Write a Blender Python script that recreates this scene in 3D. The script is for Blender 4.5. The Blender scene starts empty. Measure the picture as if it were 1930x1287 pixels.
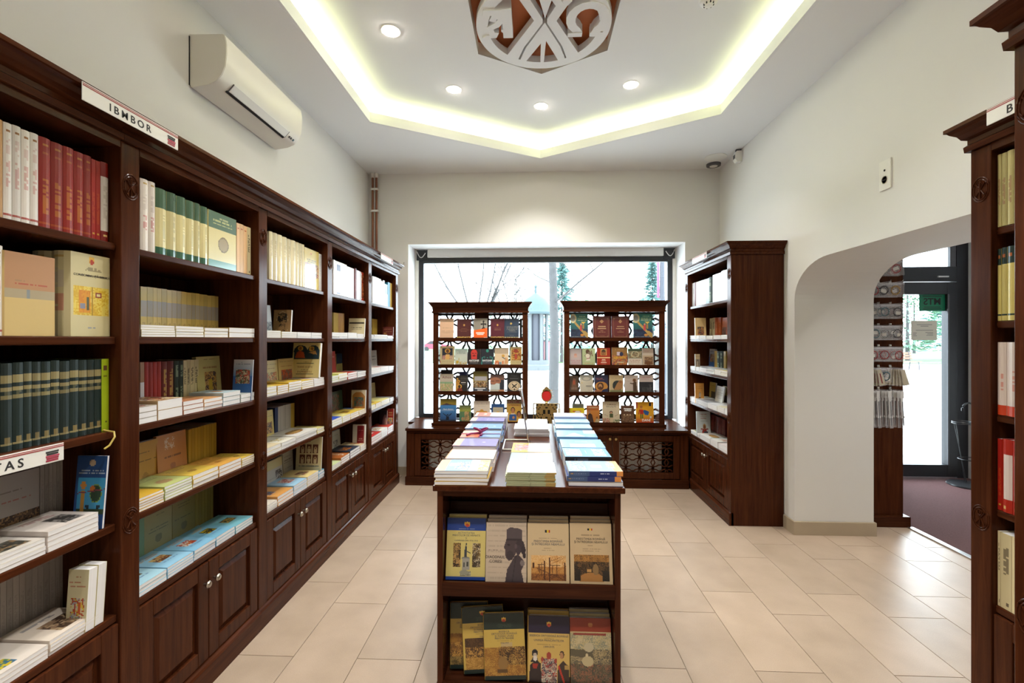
import bpy, bmesh, math, random, re
import numpy as np
from mathutils import Vector, Matrix
random.seed(7)
SC = bpy.context.scene
COL = SC.collection
R = math.radians
PI = math.pi

# ------------------------------------------------------------------ camera, sky, exposure
cam_data = bpy.data.cameras.new('camera')
cam = bpy.data.objects.new('camera', cam_data)
COL.objects.link(cam)
cam.location = (0, 0, 1.5)
cam.rotation_euler = (R(90), 0, math.atan(38 / 858.0))
cam_data.sensor_width = 36
cam_data.lens = 16.0
cam_data.shift_y = -3.5 / 1930
cam_data.clip_start = 0.05
SC.camera = cam

SC.view_settings.view_transform = 'Standard'
SC.view_settings.look = 'None'
SC.view_settings.gamma = 1.0
SC.view_settings.use_curve_mapping = False
SC.view_settings.exposure = 1.68
SKY = 4.6
WARM = (1.0, 0.97, 0.92)
DOWN_W = 22.0
COVE = 10.0

world = bpy.data.worlds.new('overcast_sky')
SC.world = world
world.use_nodes = True
_n = world.node_tree.nodes
_bg = _n['Background']
_bg.inputs['Color'].default_value = (0.80, 0.91, 1.0, 1)
_bg.inputs['Strength'].default_value = SKY
SC.cycles.max_bounces = 10
SC.cycles.diffuse_bounces = 6
SC.cycles.glossy_bounces = 4
SC.cycles.transmission_bounces = 6
SC.cycles.transparent_max_bounces = 24
SC.cycles.sample_clamp_indirect = 6.0
SC.cycles.use_denoising = True
SC.cycles.caustics_reflective = False
SC.cycles.caustics_refractive = False

# ------------------------------------------------------------------ materials
def lin(c):
    c = c / 255.0
    return c / 12.92 if c <= 0.04045 else ((c + 0.055) / 1.055) ** 2.4

def hexc(s):
    return (lin(int(s[0:2], 16)), lin(int(s[2:4], 16)), lin(int(s[4:6], 16)))

def mat(name, color=(0.8, 0.8, 0.8), rough=0.5, metal=0.0, spec=0.5, noise=0.0, nscale=8.0, bump=0.0, bscale=60.0, coat=0.0):
    m = bpy.data.materials.new(name)
    m.use_nodes = True
    nt = m.node_tree
    b = nt.nodes['Principled BSDF']
    b.inputs['Roughness'].default_value = rough
    b.inputs['Metallic'].default_value = metal
    b.inputs['Specular IOR Level'].default_value = spec
    b.inputs['Coat Weight'].default_value = coat
    b.inputs['Base Color'].default_value = (*color, 1)
    tc = nt.nodes.new('ShaderNodeTexCoord')
    if noise > 0:
        nz = nt.nodes.new('ShaderNodeTexNoise')
        nz.inputs['Scale'].default_value = nscale
        nz.inputs['Detail'].default_value = 4
        nt.links.new(tc.outputs['Object'], nz.inputs['Vector'])
        mx = nt.nodes.new('ShaderNodeMix')
        mx.data_type = 'RGBA'
        mx.inputs['A'].default_value = (*[c * (1 - noise) for c in color], 1)
        mx.inputs['B'].default_value = (*[min(1, c * (1 + noise)) for c in color], 1)
        nt.links.new(nz.outputs['Fac'], mx.inputs['Factor'])
        nt.links.new(mx.outputs['Result'], b.inputs['Base Color'])
    if bump > 0:
        nb = nt.nodes.new('ShaderNodeTexNoise')
        nb.inputs['Scale'].default_value = bscale
        nb.inputs['Detail'].default_value = 3
        nt.links.new(tc.outputs['Object'], nb.inputs['Vector'])
        bp = nt.nodes.new('ShaderNodeBump')
        bp.inputs['Strength'].default_value = bump
        bp.inputs['Distance'].default_value = 0.002
        nt.links.new(nb.outputs['Fac'], bp.inputs['Height'])
        nt.links.new(bp.outputs['Normal'], b.inputs['Normal'])
    return m

def wood_mat(name, c0, c1, rough, stretch=(30, 30, 1.6)):
    m = bpy.data.materials.new(name)
    m.use_nodes = True
    nt = m.node_tree
    b = nt.nodes['Principled BSDF']
    tc = nt.nodes.new('ShaderNodeTexCoord')
    mp = nt.nodes.new('ShaderNodeMapping')
    mp.inputs['Scale'].default_value = stretch
    nt.links.new(tc.outputs['Object'], mp.inputs['Vector'])
    nz = nt.nodes.new('ShaderNodeTexNoise')
    nz.inputs['Scale'].default_value = 1.5
    nz.inputs['Detail'].default_value = 6
    nz.inputs['Roughness'].default_value = 0.65
    nz.inputs['Distortion'].default_value = 0.6
    nt.links.new(mp.outputs['Vector'], nz.inputs['Vector'])
    rp = nt.nodes.new('ShaderNodeValToRGB')
    rp.color_ramp.elements[0].position = 0.3
    rp.color_ramp.elements[0].color = (*c0, 1)
    rp.color_ramp.elements[1].position = 0.75
    rp.color_ramp.elements[1].color = (*c1, 1)
    nt.links.new(nz.outputs['Fac'], rp.inputs['Fac'])
    nt.links.new(rp.outputs['Color'], b.inputs['Base Color'])
    b.inputs['Roughness'].default_value = rough
    b.inputs['Specular IOR Level'].default_value = 0.10
    b.inputs['Coat Weight'].default_value = 0.0
    b.inputs['Coat Roughness'].default_value = 0.25
    bp = nt.nodes.new('ShaderNodeBump')
    bp.inputs['Strength'].default_value = 0.08
    bp.inputs['Distance'].default_value = 0.001
    nt.links.new(nz.outputs['Fac'], bp.inputs['Height'])
    nt.links.new(bp.outputs['Normal'], b.inputs['Normal'])
    return m

def emit_mat(name, color, strength):
    m = bpy.data.materials.new(name)
    m.use_nodes = True
    nt = m.node_tree
    nt.nodes.clear()
    o = nt.nodes.new('ShaderNodeOutputMaterial')
    e = nt.nodes.new('ShaderNodeEmission')
    e.inputs['Color'].default_value = (*color, 1)
    e.inputs['Strength'].default_value = strength
    nt.links.new(e.outputs[0], o.inputs['Surface'])
    return m

def clear_mat(name, tint=(1, 1, 1), gloss_rough=0.02, haze=0.0, haze_col=(1, 1, 1), ior=1.45):
    m = bpy.data.materials.new(name)
    m.use_nodes = True
    nt = m.node_tree
    nt.nodes.clear()
    o = nt.nodes.new('ShaderNodeOutputMaterial')
    t = nt.nodes.new('ShaderNodeBsdfTransparent')
    t.inputs['Color'].default_value = (*tint, 1)
    g = nt.nodes.new('ShaderNodeBsdfGlossy')
    g.inputs['Roughness'].default_value = gloss_rough
    # Schlick reflectance from the facing angle, the same from both sides of a thin sheet
    lw = nt.nodes.new('ShaderNodeLayerWeight')
    lw.inputs['Blend'].default_value = 0.5
    pw = nt.nodes.new('ShaderNodeMath'); pw.operation = 'POWER'; pw.inputs[1].default_value = 5.0
    ml = nt.nodes.new('ShaderNodeMath'); ml.operation = 'MULTIPLY_ADD'
    r0 = ((ior - 1) / (ior + 1)) ** 2
    ml.inputs[1].default_value = 1 - r0; ml.inputs[2].default_value = r0
    nt.links.new(lw.outputs['Facing'], pw.inputs[0]); nt.links.new(pw.outputs[0], ml.inputs[0])
    f = ml
    mx = nt.nodes.new('ShaderNodeMixShader')
    nt.links.new(f.outputs[0], mx.inputs[0])
    nt.links.new(t.outputs[0], mx.inputs[1])
    nt.links.new(g.outputs[0], mx.inputs[2])
    last = mx
    if haze > 0:
        d = nt.nodes.new('ShaderNodeBsdfDiffuse')
        d.inputs['Color'].default_value = (*haze_col, 1)
        m2 = nt.nodes.new('ShaderNodeMixShader')
        m2.inputs[0].default_value = haze
        nt.links.new(mx.outputs[0], m2.inputs[1])
        nt.links.new(d.outputs[0], m2.inputs[2])
        last = m2
    nt.links.new(last.outputs[0], o.inputs['Surface'])
    return m

def print_mat(name, rough, coat, bump=0.0):
    m = bpy.data.materials.new(name)
    m.use_nodes = True
    nt = m.node_tree
    b = nt.nodes['Principled BSDF']
    a = nt.nodes.new('ShaderNodeAttribute')
    a.attribute_name = 'Col'
    nt.links.new(a.outputs['Color'], b.inputs['Base Color'])
    b.inputs['Roughness'].default_value = rough
    b.inputs['Coat Weight'].default_value = coat
    b.inputs['Coat Roughness'].default_value = 0.12
    if bump:
        tc = nt.nodes.new('ShaderNodeTexCoord')
        nz = nt.nodes.new('ShaderNodeTexNoise')
        nz.inputs['Scale'].default_value = 55
        nt.links.new(tc.outputs['Object'], nz.inputs['Vector'])
        bp = nt.nodes.new('ShaderNodeBump')
        bp.inputs['Strength'].default_value = bump
        bp.inputs['Distance'].default_value = 0.004
        nt.links.new(nz.outputs['Fac'], bp.inputs['Height'])
        nt.links.new(bp.outputs['Normal'], b.inputs['Normal'])
    return m

def pages_mat():
    m = bpy.data.materials.new('book_pages')
    m.use_nodes = True
    nt = m.node_tree
    b = nt.nodes['Principled BSDF']
    tc = nt.nodes.new('ShaderNodeTexCoord')
    mp = nt.nodes.new('ShaderNodeMapping')
    mp.inputs['Scale'].default_value = (2, 900, 2)
    nt.links.new(tc.outputs['Object'], mp.inputs['Vector'])
    nz = nt.nodes.new('ShaderNodeTexNoise')
    nz.inputs['Scale'].default_value = 1.0
    nt.links.new(mp.outputs['Vector'], nz.inputs['Vector'])
    rp = nt.nodes.new('ShaderNodeValToRGB')
    rp.color_ramp.elements[0].color = (0.62, 0.61, 0.62, 1)
    rp.color_ramp.elements[1].color = (0.92, 0.915, 0.925, 1)
    nt.links.new(nz.outputs['Fac'], rp.inputs['Fac'])
    nt.links.new(rp.outputs['Color'], b.inputs['Base Color'])
    b.inputs['Roughness'].default_value = 0.85
    b.inputs['Specular IOR Level'].default_value = 0.2
    return m

def tile_mat():
    m = bpy.data.materials.new('beige_stone_tile')
    m.use_nodes = True
    nt = m.node_tree
    b = nt.nodes['Principled BSDF']
    oi = nt.nodes.new('ShaderNodeObjectInfo')
    geo = nt.nodes.new('ShaderNodeNewGeometry')
    nz = nt.nodes.new('ShaderNodeTexNoise')
    nz.inputs['Scale'].default_value = 5
    nz.inputs['Detail'].default_value = 5
    nt.links.new(geo.outputs['Position'], nz.inputs['Vector'])
    n2 = nt.nodes.new('ShaderNodeTexNoise')
    n2.inputs['Scale'].default_value = 260
    nt.links.new(geo.outputs['Position'], n2.inputs['Vector'])
    rp = nt.nodes.new('ShaderNodeValToRGB')
    rp.color_ramp.elements[0].position = 0.3
    rp.color_ramp.elements[0].color = (0.455, 0.345, 0.255, 1)
    rp.color_ramp.elements[1].position = 0.72
    rp.color_ramp.elements[1].color = (0.54, 0.415, 0.315, 1)
    nt.links.new(nz.outputs['Fac'], rp.inputs['Fac'])
    hv = nt.nodes.new('ShaderNodeHueSaturation')
    mr = nt.nodes.new('ShaderNodeMapRange')
    mr.inputs['To Min'].default_value = 0.93
    mr.inputs['To Max'].default_value = 1.06
    nt.links.new(oi.outputs['Random'], mr.inputs['Value'])
    nt.links.new(mr.outputs['Result'], hv.inputs['Value'])
    nt.links.new(rp.outputs['Color'], hv.inputs['Color'])
    mx = nt.nodes.new('ShaderNodeMix')
    mx.data_type = 'RGBA'
    mx.blend_type = 'MULTIPLY'
    mx.inputs['Factor'].default_value = 0.25
    nt.links.new(hv.outputs['Color'], mx.inputs['A'])
    nt.links.new(n2.outputs['Fac'], mx.inputs['B'])
    nt.links.new(mx.outputs['Result'], b.inputs['Base Color'])
    b.inputs['Roughness'].default_value = 0.38
    bp = nt.nodes.new('ShaderNodeBump')
    bp.inputs['Strength'].default_value = 0.06
    bp.inputs['Distance'].default_value = 0.001
    nt.links.new(n2.outputs['Fac'], bp.inputs['Height'])
    nt.links.new(bp.outputs['Normal'], b.inputs['Normal'])
    return m

M = dict(
    wood=wood_mat('mahogany_wood', (0.034, 0.0092, 0.0035), (0.094, 0.0265, 0.0096), 0.21),
    woodh=wood_mat('mahogany_wood_lengthwise', (0.034, 0.0092, 0.0035), (0.094, 0.0265, 0.0096), 0.20, (30, 1.6, 30)),
    woodx=wood_mat('mahogany_wood_crosswise', (0.022, 0.006, 0.0024), (0.076, 0.0215, 0.008), 0.22, (1.6, 30, 30)),
    wall=mat('wall_paint', (0.745, 0.735, 0.71), 0.85, noise=0.015, nscale=3, bump=0.05, bscale=180),
    reveal=mat('white_reveal_paint', (0.86, 0.86, 0.86), 0.8),
    ceil=mat('ceiling_paint', (0.77, 0.775, 0.78), 0.9),
    jamb=mat('arch_paint', (0.80, 0.77, 0.73), 0.85, bump=0.05, bscale=180),
    white=mat('white_plastic', (0.80, 0.79, 0.75), 0.4),
    cream=mat('cream_plastic', (0.78, 0.755, 0.68), 0.38),
    black=mat('black_metal', (0.012, 0.012, 0.014), 0.35),
    blackframe=mat('black_frame', (0.014, 0.015, 0.020), 0.4),
    dark=mat('dark_slot', (0.006, 0.006, 0.006), 0.8),
    steel=mat('brushed_steel', (0.62, 0.60, 0.57), 0.28, 1.0),
    knob=mat('pewter_knob', (0.42, 0.38, 0.32), 0.3, 1.0),
    brass=mat('brass', (0.45, 0.31, 0.12), 0.42, 0.8, noise=0.2, nscale=20),
    copper=mat('copper_pipe', (0.22, 0.085, 0.045), 0.38, 0.6, noise=0.3, nscale=9),
    red=mat('red_velvet', (0.62, 0.015, 0.015), 0.7, noise=0.12, nscale=60),
    orange=mat('terracotta_paint', (0.48, 0.145, 0.045), 0.85, noise=0.1, nscale=5),
    gold=mat('emblem_edge', (0.76, 0.70, 0.58), 0.85),
    tile=tile_mat(),
    grout=mat('floor_grout', (0.24, 0.19, 0.13), 0.9),
    skirting=mat('beige_skirting', (0.42, 0.34, 0.24), 0.5, noise=0.06, nscale=9),
    carpet=mat('purple_carpet', (0.105, 0.055, 0.054), 0.95, spec=0.1, noise=0.55, nscale=220, bump=0.8, bscale=350),
    glass=clear_mat('window_glass', (0.97, 0.99, 0.99)),
    acrylic=clear_mat('clear_acrylic', (0.93, 0.95, 0.96), 0.04),
    bag=clear_mat('clear_plastic_bag', (0.96, 0.96, 0.97), 0.14, 0.17, (0.9, 0.9, 0.92), 1.5),
    printm=print_mat('printed_cover', 0.42, 0.15),
    gloss=print_mat('glossy_cover', 0.26, 0.6, 0.12),
    cloth=print_mat('cloth_cover', 0.55, 0.0),
    pages=pages_mat(),
    paper=mat('paper_notice', (0.74, 0.69, 0.58), 0.8),
    ink=mat('dark_ink', (0.02, 0.018, 0.018), 0.7),
    inkgrey=mat('grey_ink', (0.10, 0.10, 0.11), 0.7),
    inkred=mat('red_ink', (0.35, 0.05, 0.05), 0.7),
    inkmaroon=mat('maroon_ink', (0.16, 0.02, 0.02), 0.7),
    inkwhite=mat('white_ink', (0.85, 0.85, 0.85), 0.6),
    inkgold=mat('gold_ink', (0.42, 0.27, 0.10), 0.5),
    inkgreen=mat('green_sign', (0.0, 0.16, 0.075), 0.5),
    lamp=emit_mat('downlight_lens', (1.0, 0.90, 0.76), 40.0),
    led=emit_mat('cove_led', (0.95, 1.0, 0.50), COVE),
    ribbon=mat('purple_ribbon', (0.22, 0.02, 0.10), 0.4),
    ribbongold=mat('gold_ribbon', (0.55, 0.42, 0.10), 0.5),
    pave=mat('pale_pavement', (0.50, 0.49, 0.47), 0.9, noise=0.08, nscale=1.5),
    kerb=mat('stone_kerb', (0.42, 0.42, 0.42), 0.9),
    grass=mat('park_grass', (0.06, 0.11, 0.04), 0.95, noise=0.3, nscale=3),
    bark=mat('grey_bark', (0.045, 0.045, 0.046), 0.95, noise=0.4, nscale=10),
    leaf=mat('evergreen_leaf', (0.10, 0.21, 0.13), 0.8, noise=0.4, nscale=2),
    leafb=mat('blue_spruce_leaf', (0.10, 0.21, 0.20), 0.8, noise=0.4, nscale=2),
    iron=mat('blue_black_iron', (0.022, 0.026, 0.038), 0.5),
    stone=mat('kiosk_stone', (0.075, 0.085, 0.09), 0.8),
    pinkwall=mat('pink_panel', (0.36, 0.15, 0.16), 0.8),
    bench=mat('brown_bench_wood', (0.14, 0.08, 0.05), 0.8),
    flagred=mat('red_flag_cloth', (0.45, 0.05, 0.10), 0.8),
    carred=mat('red_car_paint', (0.35, 0.03, 0.06), 0.3),
    cargrey=mat('grey_car_paint', (0.16, 0.18, 0.22), 0.3),
    beadred=mat('red_beads', (0.30, 0.02, 0.02), 0.4),
    beadblack=mat('black_beads', (0.02, 0.02, 0.022), 0.4),
    beadgold=mat('amber_beads', (0.40, 0.24, 0.06), 0.4),
    beadteal=mat('teal_beads', (0.03, 0.10, 0.12), 0.4),
    beadgrey=mat('grey_beads', (0.25, 0.25, 0.24), 0.4),
    beige=mat('beige_card', (0.55, 0.46, 0.28), 0.7),
)

# ------------------------------------------------------------------ mesh helpers
class MB:
    def __init__(s):
        s.v = []; s.f = []; s.m = []
    def box(s, x0, x1, y0, y1, z0, z1, mi=0):
        b = len(s.v)
        s.v += [(x0, y0, z0), (x1, y0, z0), (x1, y1, z0), (x0, y1, z0), (x0, y0, z1), (x1, y0, z1), (x1, y1, z1), (x0, y1, z1)]
        for q in ((3, 2, 1, 0), (4, 5, 6, 7), (0, 1, 5, 4), (1, 2, 6, 5), (2, 3, 7, 6), (3, 0, 4, 7)):
            s.f.append(tuple(b + i for i in q)); s.m.append(mi)
        return s
    def quad(s, a, b_, c, d, mi=0):
        b = len(s.v); s.v += [a, b_, c, d]; s.f.append((b, b + 1, b + 2, b + 3)); s.m.append(mi); return s
    def prism(s, pts, fn0, fn1, mi=0):
        """pts: 2-D outline; fn0/fn1 map (a,b) to the 3-D ends"""
        n = len(pts); b = len(s.v)
        s.v += [fn0(*p) for p in pts] + [fn1(*p) for p in pts]
        s.f.append(tuple(b + i for i in reversed(range(n)))); s.m.append(mi)
        s.f.append(tuple(b + n + i for i in range(n))); s.m.append(mi)
        for i in range(n):
            j = (i + 1) % n
            s.f.append((b + i, b + j, b + n + j, b + n + i)); s.m.append(mi)
        return s
    def tube(s, pts, r, n=8, closed=False, mi=0, rads=None):
        pts = [Vector(p) for p in pts]; k = len(pts); b = len(s.v)
        for i, p in enumerate(pts):
            if closed: t = pts[(i + 1) % k] - pts[i - 1]
            else: t = pts[min(i + 1, k - 1)] - pts[max(i - 1, 0)]
            t.normalize()
            up = Vector((0, 0, 1)) if abs(t.z) < 0.9 else Vector((1, 0, 0))
            a = t.cross(up).normalized(); c = a.cross(t)
            rr = rads[i] if rads else r
            for j in range(n):
                w = 2 * PI * j / n
                s.v.append(tuple(p + (a * math.cos(w) + c * math.sin(w)) * rr))
        for i in range(k if closed else k - 1):
            i2 = (i + 1) % k
            for j in range(n):
                j2 = (j + 1) % n
                s.f.append((b + i * n + j, b + i * n + j2, b + i2 * n + j2, b + i2 * n + j)); s.m.append(mi)
        if not closed:
            s.f.append(tuple(b + j for j in range(n))); s.m.append(mi)
            s.f.append(tuple(b + (k - 1) * n + j for j in reversed(range(n)))); s.m.append(mi)
        return s
    def lathe(s, prof, n=20, c=(0, 0, 0), axis='z', mi=0):
        b = len(s.v); k = len(prof)
        for r_, h in prof:
            for j in range(n):
                w = 2 * PI * j / n
                x, y = r_ * math.cos(w), r_ * math.sin(w)
                p = {'z': (x, y, h), 'x': (h, x, y), 'y': (x, h, y)}[axis]
                s.v.append((c[0] + p[0], c[1] + p[1], c[2] + p[2]))
        for i in range(k - 1):
            for j in range(n):
                j2 = (j + 1) % n
                s.f.append((b + i * n + j, b + i * n + j2, b + (i + 1) * n + j2, b + (i + 1) * n + j)); s.m.append(mi)
        s.f.append(tuple(b + j for j in reversed(range(n)))); s.m.append(mi)
        s.f.append(tuple(b + (k - 1) * n + j for j in range(n))); s.m.append(mi)
        return s
    def mesh(s, name, mats, smooth=False):
        me = bpy.data.meshes.new(name)
        me.from_pydata(s.v, [], s.f)
        for m in (mats if isinstance(mats, (list, tuple)) else [mats]):
            me.materials.append(m)
        if any(s.m): me.polygons.foreach_set('material_index', s.m)
        bm = bmesh.new(); bm.from_mesh(me)
        bmesh.ops.recalc_face_normals(bm, faces=bm.faces)
        bm.to_mesh(me); bm.free()
        if smooth:
            me.polygons.foreach_set('use_smooth', [True] * len(me.polygons))
            me.set_sharp_from_angle(angle=R(40))
        me.update()
        return me
    def build(s, name, mats, parent=None, smooth=False, bevel=0.0, loc=None):
        return obj(name, s.mesh(name, mats, smooth), parent, bevel, loc)

def obj(name, me, parent=None, bevel=0.0, loc=None):
    o = bpy.data.objects.new(name, me)
    COL.objects.link(o)
    if parent is not None: o.parent = parent
    if loc is not None: o.location = loc
    if bevel > 0:
        b = o.modifiers.new('edge', 'BEVEL')
        b.width = bevel; b.segments = 2; b.limit_method = 'ANGLE'; b.angle_limit = R(40)
    return o

LABELS = {}
def nwords(s):
    return len(re.findall(r"[A-Za-z0-9][A-Za-z0-9'-]*", s))
def label_of(desc, where):
    """a look and a place, kept to sixteen words"""
    while nwords(desc) + nwords(where) > 16:
        for cut in (', ', ' with ', ' and ', ' of ', ' '):
            if cut in desc:
                desc = desc.rsplit(cut, 1)[0]
                break
    return desc + ', ' + where
def tag(o, label, cat, group=None):
    if label in LABELS: print('DUP LABEL', label)
    LABELS[label] = o.name
    n = nwords(label)
    if n < 4 or n > 16: print('LABEL LEN', n, label)
    o['label'] = label; o['category'] = cat
    if group: o['group'] = group
    return o

def empty(name, loc=(0, 0, 0), rz=0.0, label=None, cat=None, group=None):
    o = bpy.data.objects.new(name, None)
    COL.objects.link(o)
    o.location = loc; o.rotation_euler = (0, 0, rz)
    if label: tag(o, label, cat, group)
    return o

def struct(o):
    o['kind'] = 'structure'
    return o

def sweep(prof, path, closed=False):
    """prof: (outward, z) list; path: plan points; outward is to the right of travel"""
    mb = MB(); n = len(path); k = len(prof)
    nrm = []
    for i in range(n):
        def dirn(a, b):
            d = Vector((path[b][0] - path[a][0], path[b][1] - path[a][1])).normalized()
            return Vector((d.y, -d.x))
        if closed or 0 < i < n - 1:
            n1 = dirn((i - 1) % n, i); n2 = dirn(i, (i + 1) % n)
            m_ = (n1 + n2) / (1 + n1.dot(n2))
        elif i == 0: m_ = dirn(0, 1)
        else: m_ = dirn(n - 2, n - 1)
        nrm.append(m_)
    for i in range(n):
        for o_, z_ in prof:
            mb.v.append((path[i][0] + nrm[i].x * o_, path[i][1] + nrm[i].y * o_, z_))
    for i in range(n if closed else n - 1):
        i2 = (i + 1) % n
        for j in range(k):
            j2 = (j + 1) % k
            mb.f.append((i * k + j, i2 * k + j, i2 * k + j2, i * k + j2)); mb.m.append(0)
    if not closed:
        mb.f.append(tuple(range(k))); mb.m.append(0)
        mb.f.append(tuple((n - 1) * k + j for j in reversed(range(k)))); mb.m.append(0)
    return mb

_TXT = {}
def text_mesh(txt, size, extrude=0.0002, align='CENTER', spacing=1.0, bold=0.0):
    key = (txt, size, extrude, align, spacing, bold)
    if key in _TXT: return _TXT[key]
    cu = bpy.data.curves.new('lettering', 'FONT')
    cu.body = txt; cu.size = size; cu.extrude = extrude; cu.align_x = align
    cu.space_character = spacing; cu.offset = bold; cu.resolution_u = 3
    cu.align_y = 'CENTER'
    t = bpy.data.objects.new('lettering_tmp', cu)
    COL.objects.link(t)
    bpy.context.view_layer.update()
    me = bpy.data.meshes.new_from_object(t.evaluated_get(bpy.context.evaluated_depsgraph_get()))
    me.name = 'lettering'
    bpy.data.objects.remove(t)
    _TXT[key] = me
    return me

def lettering(txt, size, material, parent, loc, rot=(0, 0, 0), **kw):
    me = text_mesh(txt, size, **kw).copy()
    me.materials.clear(); me.materials.append(material)
    o = obj('lettering', me, parent)
    o.location = loc; o.rotation_euler = rot
    return o
# ------------------------------------------------------------------ the room
XL, XR, YB, YF, ZC, ZU = -1.82, 2.02, 5.0, -3.2, 3.34, 3.52
# floor slab with single tiles
fl = struct(MB().box(XL - .1, 3.0, YF, YB + .4, -0.06, -0.004).build('floor', M['grout']))
tile_me = MB().box(0, 0.3025, 0, 0.6525, -0.012, 0.0).mesh('tile', M['tile'])
tcache = {}
def put_tile(x0, x1, y0, y1):
    w, l = round(x1 - x0, 3), round(y1 - y0, 3)
    if w < .02 or l < .02: return
    if (w, l) not in tcache:
        tcache[(w, l)] = MB().box(0, w, 0, l, -0.012, 0.0).mesh('tile', M['tile'])
    o = obj('tile', tcache[(w, l)], fl, 0.0008)
    o.location = (x0, y0, 0)
g = 0.0028
for k in range(-11, 6):
    x0 = 1.313 + .305 * k
    x1 = x0 + .305 - g
    off = 2.109 if (k % 2) else 2.55 - .655
    j = -3
    for j in range(-3, 6):
        y0 = off + .655 * j; y1 = y0 + .655 - g
        a, b_ = max(x0, XL - .05), min(x1, 2.995)
        if b_ > a and y1 > 0.2 and y0 < 5.0:
            put_tile(a, b_, y0, min(y1, 5.0))
struct(MB().box(3.0, 5.3, 1.2, 5.20, -0.06, 0.006).build('floor_carpet', M['carpet']))
struct(MB().box(2.985, 3.03, 1.2, 3.76, -0.02, 0.010).build('trim_1', M['steel'], bevel=.003))

# walls
struct(MB().box(XL - .15, XL, YF, YB + .45, 0, ZU + .1).build('wall_left', M['wall']))
struct(MB().box(XL - .15, 2.7, YF - .15, YF, 0, ZU + .1).build('wall_front', M['wall']))
WX0, WX1, WZ0, WZ1 = -1.378, 1.656, 0.0, 2.56
bw = MB()
bw.box(XL - .15, WX0, YB, YB + .42, 0, ZU + .1)
bw.box(WX1, 2.62, YB, YB + .42, 0, ZU + .1)
bw.box(WX0, WX1, YB, YB + .42, WZ1, ZU + .1)
bw.box(WX0, WX1, YB, YB + .42, 0, 0.56)
struct(bw.build('wall_back', M['wall']))
rv = MB()
rv.box(WX0, WX0 + .004, YB - .001, YB + .36, .56, WZ1); rv.box(WX1 - .004, WX1, YB - .001, YB + .36, .56, WZ1)
rv.box(WX0 + .004, WX1 - .004, YB - .001, YB + .36, WZ1 - .004, WZ1)
struct(rv.build('trim_2', M['reveal']))
# right wall with the arch that leads to the entrance
AY0, AY1, AZ = 1.75, 3.60, 2.08
pts = [(YF, 0), (AY0, 0)]
rx, rz = .40, .27
for i in range(13):
    w = PI - i * PI / 24
    pts.append((AY0 + rx + rx * math.cos(w), AZ - rz + rz * math.sin(w)))
for i in range(13):
    w = PI / 2 - i * PI / 24
    pts.append((AY1 - rx + rx * math.cos(w), AZ - rz + rz * math.sin(w)))
pts += [(AY1, 0), (YB, 0), (YB, ZU + .1), (YF, ZU + .1)]
struct(MB().prism(pts, lambda a, b: (XR, a, b), lambda a, b: (2.61, a, b)).build('wall_right', M['wall']))
bb = sweep([(0, 0), (.012, 0), (.012, .10), (.010, .103), (0, .103)], [(XR - .001, 3.735), (XR - .001, AY1 - .001), (2.611, AY1 - .001), (2.611, AY1 + .1)])
# path runs so that its right side is the room
struct(bb.build('baseboard_right', M['skirting']))
struct(sweep([(0, 0), (.012, 0), (.012, .09), (0, .09)], [(-1.81, YB - .001), (2.0, YB - .001)]).build('baseboard_back', M['skirting']))
# entrance lobby shell
ls = MB()
ls.box(4.70, 4.86, 1.2, 5.4, 0, 2.9)
struct(ls.build('wall_lobby_right', M['wall']))
struct(MB().box(2.61, 4.86, 1.04, 1.2, 0, 2.9).build('wall_lobby_front', M['wall']))
struct(MB().box(2.55, 4.9, 1.0, 5.4, 2.80, 2.95).build('ceiling_lobby', M['ceil']))
struct(MB().box(2.62, 3.45, 5.08, 5.42, 0, 2.9).build('wall_lobby_back', M['wall']))
struct(MB().box(4.685, 4.70, 4.3, 5.02, 0, .10).build('baseboard_lobby', M['skirting']))

# ceiling: lower soffit with a hexagonal tray, cove ledge, upper ceiling with hexagonal recess
HC = (0.085, 2.95)
def hexpts(r, c=HC): return [(c[0] + r * math.sin(PI / 3 * i), c[1] + r * math.cos(PI / 3 * i)) for i in range(6)]
RIN, ROUT = 1.70, 2.02
def plate_with_hole(outer, hole, z0, z1):
    """flat ceiling plate round a hexagonal hole, built as a ring of quads out to a rectangle"""
    mb = MB()
    n = len(hole)
    def hit(p):
        d = (p[0] - HC[0], p[1] - HC[1]); x0, x1, y0, y1 = outer
        t = min(((x1 if d[0] > 0 else x0) - HC[0]) / d[0] if abs(d[0]) > 1e-6 else 1e9, ((y1 if d[1] > 0 else y0) - HC[1]) / d[1] if abs(d[1]) > 1e-6 else 1e9)
        return (HC[0] + d[0] * t, HC[1] + d[1] * t)
    cs = [(outer[1], outer[3]), (outer[1], outer[2]), (outer[0], outer[2]), (outer[0], outer[3])]
    ang = lambda p: math.atan2(p[0] - HC[0], p[1] - HC[1]) % (2 * PI)
    for i in range(n):
        a, b = hole[i], hole[(i + 1) % n]
        A, B = hit(a), hit(b)
        t0, t1 = ang(a), ang(b)
        if t1 <= t0 + 1e-9: t1 += 2 * PI
        mid = sorted([(ang(c) if ang(c) > t0 else ang(c) + 2 * PI, c) for c in cs])
        mid = [c for t, c in mid if t0 < t < t1]
        poly = [a, A] + mid + [B, b]
        mb.prism(poly, lambda x, y: (x, y, z0), lambda x, y: (x, y, z1))
    return mb
struct(plate_with_hole((XL, XR, YF, YB), hexpts(RIN), ZC, ZC + .012).build('ceiling', M['ceil']))
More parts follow.
